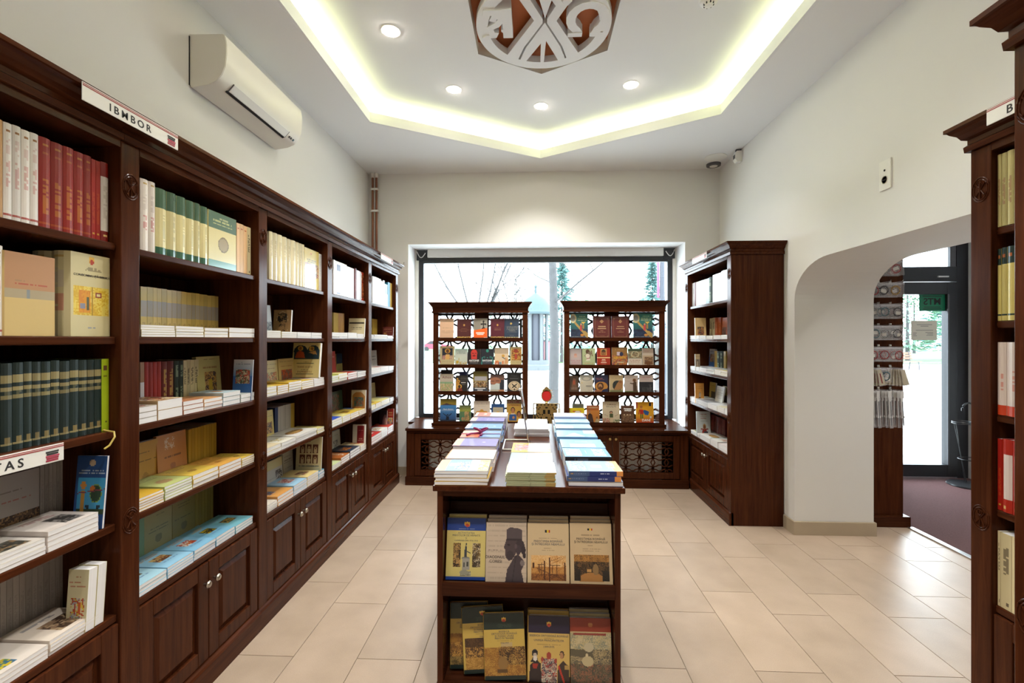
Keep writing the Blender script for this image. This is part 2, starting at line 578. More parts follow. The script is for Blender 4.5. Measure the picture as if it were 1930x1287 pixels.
# upstand lip of the tray and the ledge behind it
lip = sweep([(0, ZC + .001), (.018, ZC + .001), (.018, ZC + .085), (0, ZC + .085)], hexpts(RIN), closed=True)
struct(lip.build('ceiling_lip', M['ceil']))
led = sweep([(-.09, ZC + .050), (-.055, ZC + .050), (-.055, ZC + .056), (-.09, ZC + .056)], hexpts(RIN), closed=True)
lo_ = led.build('cove_light_strip', M['led'])
tag(lo_, 'yellowish LED strip hidden behind the lip of the hexagonal ceiling cove', 'light strip')
struct(sweep([(-.34, ZC + .012), (-.32, ZC + .012), (-.32, ZU), (-.34, ZU)], hexpts(RIN), closed=True).build('ceiling_cove_wall', M['ceil']))
EM = (0.072, 2.945)
hole = [(EM[0] + .523 * math.sin(PI / 3 * i), EM[1] + .523 * math.cos(PI / 3 * i)) for i in range(6)]
up = MB()
big = hexpts(2.10)
for i in range(6):
    j = (i + 1) % 6
    up.prism([hole[i], big[i], big[j], hole[j]], lambda x, y: (x, y, ZU), lambda x, y: (x, y, ZU + .01))
struct(up.build('ceiling_upper', M['ceil']))
rec = MB()
for i in range(6):
    j = (i + 1) % 6
    a, b = hole[i], hole[j]
    rec.quad((*a, ZU), (*b, ZU), (*b, ZU + .085), (*a, ZU + .085), 1)
rec.prism(hole, lambda x, y: (x, y, ZU + .085), lambda x, y: (x, y, ZU + .095), 0)
struct(rec.build('ceiling_recess', [M['orange'], M['gold']]))
struct(MB().box(XL - .1, 2.7, YF, YB + .4, ZU + .11, ZU + .2).build('ceiling_slab', M['ceil']))

# round emblem in the recess
em = empty('ceiling_emblem', (EM[0], EM[1], ZU), 0, 'white round Chi-Rho emblem with alpha and omega over an orange hexagonal recess', 'emblem')
ez0, ez1 = -.012, .035
LAY = [0]
def eplate(name, polys):
    mb = MB()
    for p in polys:
        LAY[0] += 1
        dz = .00025 * (LAY[0] % 40)
        mb.prism([(x - EM[0], y - EM[1]) for x, y in p], lambda x, y: (x, y, ez0 - .0004 - dz), lambda x, y: (x, y, ez1 + dz))
    return mb.build(name, M['ceil'], em)
rg = MB(); ro, ri, n = .432, .357, 72
for i in range(n):
    w0, w1 = 2 * PI * i / n, 2 * PI * (i + 1) / n
    P = lambda r, w: (r * math.sin(w), r * math.cos(w))
    q = [P(ri, w0), P(ro, w0), P(ro, w1), P(ri, w1)]
    b = len(rg.v)
    rg.v += [(*p, ez0) for p in q] + [(*p, ez1) for p in q]
    rg.f += [(b + 3, b + 2, b + 1, b), (b + 4, b + 5, b + 6, b + 7), (b + 1, b + 2, b + 6, b + 5), (b, b + 4, b + 7, b + 3)]
    rg.m += [0] * 4
rg.build('ring', M['ceil'], em)
eplate('chi_stroke', [[(.012, 2.868), (.066, 2.858), (.066, 2.893), (-.055, 3.126), (-.10, 3.26), (-.19, 3.235)], [(.012, 2.868), (-.12, 2.60), (-.062, 2.585), (.066, 2.858)]])
eplate('chi_stroke', [[(.153, 2.876), (.338, 3.235), (.245, 3.26), (.206, 3.128), (.094, 2.893), (.094, 2.858)], [(.153, 2.876), (.094, 2.858), (.205, 2.60), (.27, 2.62)]])
eplate('rho_stem', [[(.022, 2.60), (.138, 2.60), (.080, 2.852)]])
eplate('wedge', [[(.080, 2.888), (.192, 3.128), (.232, 3.262), (.19, 3.29), (.092, 3.062), (.074, 3.062), (-.045, 3.285), (-.085, 3.262), (-.040, 3.128)]])
eplate('stem', [[(.060, 3.04), (.094, 3.04), (.084, 3.31), (.060, 3.31)]])
cc = []
def thick(ptsl, w):
    out_l, out_r = [], []
    for i, p in enumerate(ptsl):
        a = ptsl[max(i - 1, 0)]; b = ptsl[min(i + 1, len(ptsl) - 1)]
        d = Vector((b[0] - a[0], b[1] - a[1])).normalized()
        ww = w[i] if isinstance(w, list) else w
        out_l.append((p[0] - d.y * ww, p[1] + d.x * ww)); out_r.append((p[0] + d.y * ww, p[1] - d.x * ww))
    return [[out_l[i], out_l[i + 1], out_r[i + 1], out_r[i]] for i in range(len(ptsl) - 1)]
om = [(.262, 2.998)] + [(.350 + .108 * math.sin(w), 2.868 - .122 * math.cos(w)) for w in [R(x) for x in range(-142, 143, 20)]] + [(.448, 2.998)]
om = [(.300, 3.0)] + om[1:-1] + [(.410, 3.0)]
eplate('omega', thick(om, .029) + [[(.234, 2.988), (.327, 2.988), (.327, 3.026), (.234, 3.026)], [(.377, 2.988), (.46, 2.988), (.46, 3.026), (.377, 3.026)]])
al = [(-.25, 2.86), (-.235, 2.82), (-.20, 2.822), (-.195, 2.85), (-.225, 2.89), (-.27, 2.92), (-.262, 2.97), (-.225, 2.985)]
eplate('alpha', thick(al, .022) + [[(-.187, 2.752), (-.128, 2.752), (-.126, 3.014), (-.19, 3.014)], [(-.30, 2.757), (-.15, 2.757), (-.15, 2.800), (-.31, 2.805)], [(-.30, 2.985), (-.235, 2.985), (-.235, 3.010), (-.33, 3.010)], [(-.20, 2.93), (-.18, 2.93), (-.18, 2.97), (-.20, 2.95)]])
rb = [(.09 + .0, 2.60)] + [(.12 + .10 * math.cos(w), 2.66 - .09 * math.sin(w)) for w in [R(x) for x in range(-60, 200, 20)]]
eplate('rho_bowl', thick(rb, .024))

# downlights on a circle in the upper ceiling
HID = {2}
names = {0: 'farthest downlight, beyond the emblem near the cove point', 1: 'downlight between the emblem and the cove corner by the arch wall', 7: 'downlight between the emblem and the cove corner by the air conditioner', 6: 'downlight level with the emblem, on the bookcase side', 5: 'downlight behind the viewer on the bookcase side', 4: 'downlight behind the viewer in line with the emblem', 3: 'downlight behind the viewer on the arch side'}
def downlight(x, y, z, label, aim, power=DOWN_W, ring=.062, size=98):
    t = empty('downlight', (x, y, z), 0, label, 'lamp', 'ceiling downlights')
    MB().lathe([(ring * .78, -.004), (ring, -.004), (ring, 0.0), (ring * .78, 0.0)], 24).build('trim_ring', M['white'], t, True)
    e = MB().lathe([(.001, -.010), (ring * .70, -.0095), (ring * .76, -.003), (ring * .76, .0)], 24).build('lens', M['lamp'], t, True)
    e.rotation_euler = (aim[0] * .12, aim[1] * .12, 0)
    MB().lathe([(.001, -.013), (ring * .11, -.0125), (ring * .11, -.0085), (.001, -.0085)], 10).build('clip', M['steel'], t, True, loc=(ring * .62, -ring * .25, 0))
    l = bpy.data.lights.new('downlight_beam', 'SPOT')
    l.energy = power; l.color = WARM; l.spot_size = R(size); l.spot_blend = 0.7; l.shadow_soft_size = 0.045
    lo = bpy.data.objects.new('downlight_beam', l); COL.objects.link(lo)
    lo.location = (x, y, z - .03)
    d = Vector((aim[0], aim[1], -1)).normalized()
    lo.rotation_euler = d.to_track_quat('-Z', 'Y').to_euler()
    return t
for i in range(8):
    if i in HID: continue
    w = PI / 4 * i
    downlight(.075 + 1.0 * math.sin(w), 2.94 + 1.0 * math.cos(w), ZU, 'round white ceiling ' + names[i], (0 if i in (5, 6) else .28 * math.sin(w), 0 if i in (5, 6) else .28 * math.cos(w)), DOWN_W * (1.25 if i in (5, 6) else 2.3 if i == 0 else .7 if i == 3 else 1.15))
for i, (x, y) in enumerate([(-1.1, .6), (.1, .5), (1.2, .6), (-1.1, -1.2), (.1, -1.3), (1.2, -1.2)]):  # unseen lamps added as fill from overhead and behind the camera
    downlight(x, y, ZC, 'round white ceiling downlight out of view, %s' % ['bookcase side overhead', 'centre overhead', 'arch side overhead', 'bookcase side at the rear', 'centre at the rear', 'arch side at the rear'][i], (0, 0.0), [14, 52, 4, 24, 60, 24][i])
downlight(3.9, 3.6, 2.80, 'round white ceiling downlight in the entrance lobby', (0, 0), 24)
downlight(3.3, 2.1, 2.80, 'round white ceiling downlight in the lobby, hidden behind the arch wall', (-.2, .2), 25)  # extra unseen lamp, added to brighten the arch jamb
# ------------------------------------------------------------------ window, niche, entrance door
GY = 5.34
win = struct(empty('window_1', (0, 0, 0)))
MB().box(WX0 + .045, WX0 + .10, GY - .03, GY + .03, .56, 2.46).build('window_frame', M['blackframe'], win, bevel=.003)
MB().box(WX1 - .10, WX1 - .045, GY - .03, GY + .03, .56, 2.46).build('window_frame', M['blackframe'], win, bevel=.003)
MB().box(WX0 + .10, WX1 - .10, GY - .03, GY + .03, 2.40, 2.46).build('window_frame', M['blackframe'], win, bevel=.003)
MB().box(WX0 + .10, WX1 - .10, GY - .03, GY + .03, .56, .63).build('window_frame', M['blackframe'], win, bevel=.003)
MB().box(WX0 + .10, WX1 - .10, GY - .005, GY + .005, .63, 2.40).build('window_pane', M['glass'], win)
for sx in (WX0 + .001, WX1 - .044):
    MB().box(sx, sx + .043, GY - .04, GY + .02, .59, 2.555).build('blind_rail', M['white'], win, bevel=.003)
MB().box(WX0 + .15, WX1 - .15, GY - .055, GY + .02, 2.462, 2.557).build('blind_cassette', M['white'], win, bevel=.006)
for sx in (WX0 + .02, WX1 - .15):
    MB().box(sx, sx + .13, GY - .05, GY + .0, 2.43, 2.55).build('blind_bracket', M['black'], win, bevel=.004)
for s, x in ((1, WX0 + .03), (-1, WX1 - .03)):
    pts = [(x + s * .10 * t, GY - .065, 2.53 - .09 * math.sin(PI * t * .9) * (1 - t * .4)) for t in [i / 12 for i in range(13)]]
    MB().tube(pts, .005, 6).build('blind_cord', M['white'], win, True)
struct(MB().box(WX0, WX1, GY + .03, YB + .42, .54, .56).build('window_sill', M['stone']))
sw = MB().box(WX1 - .008, WX1, 5.14, 5.21, 1.13, 1.27)
sw_ = sw.build('wall_switch', M['white'], bevel=.003)
tag(sw_, 'small white switch plate on the window reveal beside the far bookcase', 'switch')
MB().box(WX1 - .011, WX1 - .008, 5.155, 5.195, 1.17, 1.23).build('rocker', M['cream'], sw_, bevel=.001)

DY = 5.16
door = struct(empty('door_1', (0, 0, 0)))
def dbox(name, x0, x1, z0, z1, m, y0=DY - .04, y1=DY + .04):
    return MB().box(x0, x1, y0, y1, z0, z1).build(name, m, door, bevel=.004)
dbox('door_frame', 4.58, 4.70, 0, 2.8, M['blackframe'])
dbox('door_frame', 3.44, 3.56, 0, 2.8, M['blackframe'])
dbox('door_frame', 3.56, 4.58, 2.52, 2.8, M['blackframe'])
dbox('door_frame', 3.56, 4.58, 2.13, 2.29, M['blackframe'])
leaf = dbox('door_leaf', 3.57, 3.70, .02, 2.12, M['blackframe'], DY - .055, DY + .02)
MB().box(4.47, 4.575, DY - .055, DY + .02, .02, 2.12).build('stile', M['blackframe'], leaf, bevel=.004)
MB().box(3.70, 4.47, DY - .055, DY + .02, 1.99, 2.12).build('rail', M['blackframe'], leaf, bevel=.004)
MB().box(3.70, 4.47, DY - .055, DY + .02, .02, .15).build('rail', M['blackframe'], leaf, bevel=.004)
MB().box(3.70, 4.47, DY - .02, DY - .012, .15, 1.99).build('door_pane', M['glass'], leaf)
MB().box(4.47, 4.485, DY - .06, DY - .05, .15, 1.99).build('glazing_bead', M['inkgrey'], leaf)
MB().box(3.56, 4.52, DY - .01, DY - .002, 2.29, 2.52).build('transom_pane', M['glass'], door)
MB().box(4.52, 4.58, DY - .03, DY + .0, 2.29, 2.52).build('transom_bead', M['inkgrey'], door)
dc = MB().box(4.36, 4.47, DY - .075, DY - .055, 2.17, 2.185).build('door_closer_plate', M['steel'], door, bevel=.002)
# green sign on the glass: read from the street, so mirrored from in here
sg = empty('door_sign', (4.335, DY - .024, 1.905), 0, 'green sign with mirrored MTS lettering stuck on the door glass', 'sign')
MB().box(-.135, .135, -.002, .002, -.095, .085).build('panel', M['inkgreen'], sg)
o = lettering('MTS', .10, M['ink'], sg, (.0, -.0026, .005), (R(90), 0, 0), bold=.002)
o.scale = (-1, 1, 1)
for zz, ww in ((.062, .20), (-.055, .17), (-.075, .19)):
    MB().box(-ww / 2, ww / 2, -.0030, -.0022, zz, zz + .007).build('small_print', M['ink'], sg)
nt_ = empty('door_notice', (4.245, DY - .024, 1.60), 0, 'cream printed notice sheet stuck on the entrance door glass', 'notice')
MB().box(-.13, .14, -.0015, .0015, -.105, .105).build('sheet', M['paper'], nt_)
for zz, x0, x1 in ((.06, -.07, .09), (.045, -.03, .05), (.0, -.08, .10), (-.025, .02, .10), (-.04, .04, .10), (-.055, .03, .10), (-.03, -.11, -.07), (-.045, -.11, -.08), (-.06, -.11, -.07)):
    MB().box(x0, x1, -.0025, -.0015, zz, zz + .004).build('print_line', M['inkgrey'], nt_)

# ------------------------------------------------------------------ bookcases
CORNICE = [(0, 2.185), (.012, 2.185), (.014, 2.205), (.006, 2.212), (.006, 2.228), (.018, 2.234), (.026, 2.250), (.040, 2.262), (.046, 2.270), (.052, 2.272), (.052, 2.285), (0, 2.285)]
def rosette(parent, x, y, z, ry=.031, rz=.044):
    """oval carving on the pilaster front (front faces local +x)"""
    mb = MB()
    for s in (1.0, .80):
        mb.tube([(x - .0008, y + ry * s * math.cos(2 * PI * i / 20), z + rz * s * math.sin(2 * PI * i / 20)) for i in range(20)], .0023, 6, True)
    for a in (45, 135, 225, 315):
        w = R(a)
        mb.tube([(x, y, z), (x + .002, y + ry * .7 * math.cos(w), z + rz * .7 * math.sin(w))], .0024, 5)
    mb.tube([(x + .002, y, z - rz * .7), (x + .002, y, z + rz * .7)], .0024, 5)
    mb.tube([(x + .003, y + ry * .25 * math.cos(2 * PI * i / 10), z + rz * .42 + rz * .22 * math.sin(2 * PI * i / 10)) for i in range(10)], .0020, 5, True)
    mb.build('rosette', M['wood'], parent, True)

def cabinet_door(parent, y0, y1, z0, z1, x, knob_y):
    d = empty('door', (0, 0, 0)); d.parent = parent
    st = .062
    mb = MB()
    mb.box(x - .020, x, y0, y0 + st, z0, z1); mb.box(x - .020, x, y1 - st, y1, z0, z1)
    mb.box(x - .020, x, y0 + st, y1 - st, z0, z0 + st); mb.box(x - .020, x, y0 + st, y1 - st, z1 - st, z1)
    mb.build('door_frame', M['wood'], d, bevel=.003)
    a, b_, c, e = y0 + st, y1 - st, z0 + st, z1 - st
    p = MB(); k = .030
    p.v = [(x - .016, a, c), (x - .016, b_, c), (x - .016, b_, e), (x - .016, a, e), (x - .014, a + .012, c + .012), (x - .014, b_ - .012, c + .012), (x - .014, b_ - .012, e - .012), (x - .014, a + .012, e - .012), (x - .003, a + k, c + k), (x - .003, b_ - k, c + k), (x - .003, b_ - k, e - k), (x - .003, a + k, e - k)]
    for q in range(2):
        for i in range(4):
            j = (i + 1) % 4
            p.f.append((q * 4 + i, q * 4 + j, q * 4 + 4 + j, q * 4 + 4 + i)); p.m.append(0)
    p.f.append((8, 9, 10, 11)); p.m.append(0)
    p.build('raised_panel', M['wood'], d)
    MB().lathe([(.005, 0), (.005, .012), (.013, .016), (.015, .022), (.011, .028), (.002, .030)], 14, (x, knob_y, z1 - .085), 'x').build('knob', M['knob'], d, True)

def bookcase(name, x, y0, W, D, face, label, levels, last=False, first_open=False, ends=(False, False), doors=True, hard=.075, group=None, ztop=0.0):
    """unit with its front at plan x; y0..y0+W is the opening; face=+1 looks to +x"""
    t = empty(name, (x, y0 if face > 0 else y0 + W, 0), 0 if face > 0 else PI, label, 'bookcase', group)
    pw = hard
    ends_ = [(-pw, 0)] + ([(W, W + pw)] if last else [])
    for a, b_ in ends_:
        p = MB().box(-D, 0, a, b_, 0.0, 2.185).build('pilaster', M['wood'], t, bevel=.003)
        for zz in (2.035, .865):
            rosette(p, .001, (a + b_) / 2, zz)
    MB().box(-D, -D + .012, 0, W, .1, 2.185).build('back_panel', M['wood'], t)
    for i, z in enumerate(levels):
        th = .026
        fr = -.012 if i == len(levels) - 1 else -.016
        MB().box(-D + .013, fr, .001, W - .001, z - th, z).build('shelf', M['woodh'], t, bevel=.004)
    MB().box(-D + .013, 0.0, .001, W - .001, 2.160, 2.185).build('top_board', M['woodh'], t)
    a = -pw; b_ = W + (pw if last else 0)
    path = [(0, a), (0, b_)]
    # sweep keeps the aisle on its right: travel towards -y puts +x on the left, so go +y with the profile to the right (+x)
    path = [(0.0, a), (0.0, b_)]
    if ends[0]: path = [(-D, a)] + path
    if ends[1]: path = path + [(-D, b_)]
    sweep(CORNICE, path).build('cornice', M['woodh'], t)
    MB().box(-D, 0.0, a, b_, 2.186, 2.284).build('frieze', M['woodh'], t)
    pb = [(.015, 0.0), (.015, .088), (.009, .098), (.0, .104), (-.02, .104), (-.02, 0.0)]
    ppath = [(0.0, a), (0.0, b_)]
    sweep(pb, ppath).build('plinth', M['woodh'], t)
    if doors:
        zt = levels[-1] - .030
        cabinet_door(t, .003, W / 2 - .0015, .107, zt, -.004, W / 2 - .030)
        cabinet_door(t, W / 2 + .0015, W - .003, .107, zt, -.004, W / 2 + .030)
    return t

LV = [1.83, 1.51, 1.19, .87, .56]
RLV = [1.835, 1.505, 1.19, .87, .545]
FLV = [1.89, 1.565, 1.24, .91, .577]
XF = -1.41
BAY = {1: (.787, 1.500), 2: (1.576, 2.289), 3: (2.365, 3.078), 4: (3.154, 3.867), 5: (3.943, 4.656)}
CASENAME = {1: 'nearest left bookcase', 2: 'second left bookcase', 3: 'third left bookcase', 4: 'fourth left bookcase', 5: 'farthest left bookcase', 6: 'window-side right bookcase', 7: 'near right bookcase'}
blab = {1: 'dark mahogany bookcase holding red and green volumes, nearest of the left row', 2: 'dark mahogany bookcase with pale blue booklets lowest, second of the left row', 3: 'dark mahogany bookcase with leaning yellow book, third of the left row', 4: 'dark mahogany bookcase, narrow in view, fourth of the left row', 5: 'dark mahogany bookcase ending the left row beside the window'}
for k, (a, b_) in BAY.items():
    bookcase('bookcase', XF, a, b_ - a, .405, 1, blab[k], LV, last=(k == 5), ends=(False, k == 5), group='bookcases along the left wall')
bookcase('bookcase', 1.60, 3.815, .95, .415, -1, 'tall dark mahogany bookcase with plain side panel between window and arch', RLV, last=True, ends=(True, True))
bookcase('bookcase', 1.60, .86, .80, .40, -1, 'dark mahogany bookcase with red and cream volumes, cropped at the right edge', FLV, last=True, ends=(True, True))
bookcase('bookcase', 1.13, .215, .83, .38, -1, 'dark bookcase seen only as a black post at the extreme right edge', LV, last=True, ends=(True, True), doors=False)

# ------------------------------------------------------------------ signs on the bookcases
def shelf_sign(x, y0, y1, z, face, text, label, icon=True, sz=.034, hh=.050):
    w = y1 - y0
    t = empty('shelf_sign', (x, y0 if face > 0 else y1, z), PI / 2 if face > 0 else -PI / 2, label, 'sign', 'publisher signs on the bookcases')
    MB().box(0, w, -.003, 0, 0, hh).build('panel', M['white'], t, bevel=.0008)
    for a, b_ in ((hh * .80, hh * .86), (hh * .90, hh * .94)):
        MB().box(.001, w - .001, -.0036, -.003, a, b_).build('red_stripe', M['inkred'], t)
    if text:
        lettering(text, sz, M['ink'], t, (w * .45, -.0033, hh * .38), (R(90), 0, 0), spacing=1.45, extrude=.0003, bold=.0005)
    if icon:
        for i, m in enumerate(('carred', 'carred', 'flagred', 'ink', 'ink')):
            MB().box(w * .865 + .002 * (i % 2), w * .955 + .0015 * (i % 3), -.004, -.003, hh * (.10 + .12 * i), hh * (.19 + .12 * i)).build('book_emblem', M[m], t)
    return t
shelf_sign(XF + .056, 1.31, 1.68, 2.222, 1, 'IBMBOR', 'white IBMBOR sign with red stripes on the left bookcase cornice', sz=.034, hh=.056)
shelf_sign(XF + .003, .93, 1.305, 1.140, 1, 'TRINITAS', 'white sign ending in TAS on the shelf edge under green volumes', hh=.052)
shelf_sign(XF + .056, 4.02, 4.37, 2.225, 1, '', 'small blank-looking white sign on the far end of the left cornice', icon=True, hh=.055)
shelf_sign(1.60 - .056, 4.10, 4.46, 2.225, -1, '', 'glaring white sign on the cornice of the bookcase beside the window', icon=True, hh=.055)
shelf_sign(1.60 - .056, 1.235, 1.615, 2.225, -1, 'BASILICA', 'white sign starting BA on the cornice at the right edge', sz=.038, hh=.056)

# ------------------------------------------------------------------ lattice work
def band(mb, pts, w, y0, y1, closed=False):
    n = len(pts)
    for i in range(n if closed else n - 1):
        a, b_ = Vector(pts[i]), Vector(pts[(i + 1) % n])
        d = (b_ - a)
        if d.length < 1e-6: continue
        d.normalize(); q = Vector((-d.y, d.x)) * w / 2; a = a - d * w * .12; b_ = b_ + d * w * .12
        mb.prism([tuple(a + q), tuple(b_ + q), tuple(b_ - q), tuple(a - q)], lambda x, z: (x, y0, z), lambda x, z: (x, y1, z))
def girih(x0, x1, z0, z1, y0, y1, p, w=.010, seg=28):
    """interlaced rings on a square net joined by diagonal cross bars, clipped to the panel"""
    mb = MB()
    nx = max(1, round((x1 - x0) / p)); px = (x1 - x0) / nx
    nz = max(1, round((z1 - z0) / p)); pz = (z1 - z0) / nz
    ins = lambda q: x0 - 1e-6 <= q[0] <= x1 + 1e-6 and z0 - 1e-6 <= q[1] <= z1 + 1e-6
    for i in range(nx + 1):
        for j in range(nz + 1):
            cx, cz = x0 + i * px, z0 + j * pz
            r = .665 * p
            run = []
            for k in range(seg + 1):
                w_ = 2 * PI * k / seg
                wob = 1 + .06 * math.cos(8 * w_)
                q = (cx + r * wob * math.cos(w_), cz + r * wob * math.sin(w_))
                if ins(q): run.append(q)
                else:
                    if len(run) > 1: band(mb, run, w, y0, y1)
                    run = []
            if len(run) > 1: band(mb, run, w, y0, y1)
            for sx, sz in ((1, 1), (1, -1)):
                a = (cx + sx * px * .40, cz + sz * pz * .40); b2 = (cx + sx * px * .60, cz + sz * pz * .60)
                if ins(a) and ins(b2): band(mb, [a, b2], w, y0, y1)
    for z in (z0 + w / 2, z1 - w / 2):
        band(mb, [(x0, z), (x1, z)], w, y0, y1)
    return mb

# radiator cabinet under the window
CX0, CX1, CY = -1.30, 1.572, 4.655
rc = empty('window_cabinet', (0, 0, 0), 0, 'low dark wooden cabinet with pierced lattice doors under the shop window', 'cabinet')
top = MB().box(CX0 - .005, CX1 + .005, CY - .03, 4.998, .562, .588)
top.box(WX0 + .002, WX1 - .06, 4.998, GY - .045, .562, .588)
top.build('worktop', M['woodx'], rc, bevel=.004)
MB().box(CX0 + .01, CX1 - .01, CY - .002, CY + .02, .535, .561).build('apron', M['woodx'], rc, bevel=.002)
MB().box(CX0 - .008, CX1 + .0, CY - .022, CY + .02, 0, .088).build('plinth', M['woodx'], rc, bevel=.004)
for a, b_ in ((CX0, CX0 + .03), (CX1 - .03, CX1)):
    MB().box(a, b_, CY, 4.98, .0, .56).build('side_panel', M['wood'], rc)
MB().box(CX0 + .03, CX1 - .03, 4.93, 4.945, .05, .55).build('back_panel', M['dark'], rc)
MB().box(CX0 + .03, CX1 - .03, CY + .02, 4.93, .05, .075).build('bottom_board', M['woodx'], rc)
xs = [CX0 + .005, CX0 + .085, -.545, .135, .815, CX1 - .085, CX1 - .005]
MB().box(xs[0], xs[1] - .003, CY - .004, CY + .016, .09, .533).build('stile', M['wood'], rc, bevel=.002)
MB().box(xs[5] + .003, xs[6], CY - .004, CY + .016, .09, .533).build('stile', M['wood'], rc, bevel=.002)
for i in range(1, 5):
    a, b_ = xs[i], xs[i + 1]
    d = empty('door', (0, 0, 0)); d.parent = rc
    st = .065
    mb = MB()
    mb.box(a + .002, a + st, CY - .008, CY + .012, .095, .53); mb.box(b_ - st, b_ - .002, CY - .008, CY + .012, .095, .53)
    mb.box(a + st, b_ - st, CY - .008, CY + .012, .095, .15); mb.box(a + st, b_ - st, CY - .008, CY + .012, .475, .53)
    mb.build('door_frame', M['wood'], d, bevel=.003)
    girih(a + st, b_ - st, .15, .475, CY - .002, CY + .006, .125, .0105, 22).build('lattice_panel', M['wood'], d)
    ky = b_ - .03 if i % 2 == 0 else a + .03
    if i in (1, 3): ky = b_ - .03
    else: ky = a + .03
    MB().lathe([(.004, 0), (.004, -.010), (.012, -.014), (.013, -.020), (.002, -.024)], 12, (ky, CY - .008, .495), 'y').build('knob', M['brass'], d, True)
# white radiator seen through the lattice
rd = empty('radiator', (0, 0, 0), 0, 'white panel radiator half hidden behind the lattice cabinet doors', 'radiator')
MB().box(-1.1, -.1, 4.80, 4.83, .12, .50).build('panel', M['white'], rd, bevel=.01)
MB().box(.3, 1.35, 4.80, 4.83, .12, .50).build('panel', M['white'], rd, bevel=.01)
for k in range(10):
    for xa in (-1.08, .32):
        MB().box(xa + k * .1, xa + k * .1 + .04, 4.785, 4.80, .14, .48).build('rib', M['white'], rd, bevel=.006)
MB().tube([(-.1, 4.815, .16), (.3, 4.815, .16)], .012, 8).build('pipe', M['white'], rd, True)
for xx in (-.9, .9, 1.2): MB().box(xx, xx + .03, 4.79, 4.83, .076, .125).build('foot', M['white'], rd)

# display racks on the cabinet in front of the window
def rack(x0, x1, label, zt):
    t = empty('display_rack', ((x0 + x1) / 2, 4.87, .589), 0, label, 'rack', 'lattice-backed book racks in the window')
    w = (x1 - x0) / 2; H_ = zt - .589; pw = .058
    for s in (-1, 1):
        a, b_ = sorted((s * w, s * (w - pw)))
        MB().box(a, b_, -.07, .10, .0, H_ - .10).build('post', M['wood'], t, bevel=.003)
    pr = [(0, H_ - .115), (.012, H_ - .115), (.012, H_ - .100), (.004, H_ - .095), (.006, H_ - .06), (.018, H_ - .04), (.034, H_ - .018), (.044, H_ - .012), (.044, H_), (0, H_)]
    sweep(pr, [(-w, .10), (-w, -.07), (w, -.07), (w, .10)]).build('cornice', M['woodx'], t)
    MB().box(-w, w, -.07, .10, H_ - .115, H_ - .002).build('top_box', M['woodx'], t)
    MB().box(-w - .014, w + .014, -.084, .11, 0, .030).build('base', M['woodx'], t, bevel=.004)
    for z in (.926, .642, .359, .040):
        MB().box(-w + pw, w - pw, -.066, .075, z - .030, z).build('shelf', M['woodx'], t, bevel=.003)
        MB().box(-w + pw, w - pw, -.074, -.066, z - .034, z + .006).build('shelf_lip', M['woodx'], t, bevel=.002)
    MB().box(-.078, .078, .080, .10, .03, H_ - .115).build('centre_board', M['wood'], t)
    for a, b_ in ((-w + pw, -.078), (.078, w - pw)):
        girih(a, b_, .03, H_ - .115, .084, .093, .190, .0205, 28).build('lattice_panel', M['black'], t)
    return t
rack(-1.055, -.045, 'dark wooden display rack with lattice back, window side near the left bookcases', 1.897)
rack(.334, 1.378, 'dark wooden display rack with lattice back, window side near the arch', 1.905)

# ------------------------------------------------------------------ island display table
isl = empty('display_island', (-.015, 1.70, 0), 0, 'dark wooden island table with slanted book shelves in its end, centre of shop', 'table')
IW, ID = .345, 1.27
MB().box(-.36, .36, 0, ID + .02, .928, .950).build('tabletop', M['woodh'], isl, bevel=.003)
for s in (-1, 1):
    a, b_ = sorted((s * IW, s * (IW - .022)))
    MB().box(a, b_, .012, ID, .0, .927).build('side_panel', M['wood'], isl, bevel=.002)
MB().box(-IW + .022, IW - .022, ID - .02, ID, .0, .927).build('end_panel', M['wood'], isl)
MB().box(-IW + .022, IW - .022, .20, .215, .10, .927).build('back_panel', M['wood'], isl)
MB().box(-IW + .022, IW - .022, .018, .20, .905, .927).build('apron', M['woodx'], isl)
for z in (.572, .195):
    MB().box(-IW + .022, IW - .022, .022, .20, z - .022, z).build('shelf', M['woodx'], isl, bevel=.002)
    MB().box(-IW + .020, IW - .020, .004, .020, z - .040, z + .012).build('shelf_lip', M['woodx'], isl, bevel=.003)
    # slanted back rest
    mb = MB()
    mb.prism([(.105, z + .001), (.12, z + .001), (.185, z + .26), (.170, z + .26)], lambda a, b_: (-IW + .023, a, b_), lambda a, b_: (IW - .023, a, b_))
    mb.build('slanted_rest', M['woodx'], isl)
MB().box(-IW - .014, IW + .014, -.004, ID + .012, 0.0, .16).build('plinth', M['woodx'], isl, bevel=.004)

# ------------------------------------------------------------------ air conditioner
AX, A0, A1 = XL, 2.34, 3.135
ac = empty('air_conditioner', (AX, A0, 2.84), 0, 'cream wall-mounted air conditioner above the left bookcases', 'air conditioner')
L_ = A1 - A0
prof = [(.0, .02), (.012, .0), (.10, .012), (.145, .030), (.178, .065), (.196, .11), (.203, .17), (.203, .225), (.196, .27), (.185, .278), (.0, .282)]
def acx(a, b_, y0, y1, m, name, parent, pr, smooth=True):
    return MB().prism(pr, lambda x, z: (x, y0, z), lambda x, z: (x, y1, z)).build(name, m, parent, smooth)
acx(0, 0, 0.004, L_ - .004, M['cream'], 'body', ac, prof)
acx(0, 0, 0, .004, M['cream'], 'end_cap', ac, [(x * .99, z) for x, z in prof])
acx(0, 0, L_ - .004, L_, M['cream'], 'end_cap', ac, [(x * .99, z) for x, z in prof])
MB().box(0, .004, -.004, L_ + .004, .012, .272).build('mounting_plate', M['dark'], ac)
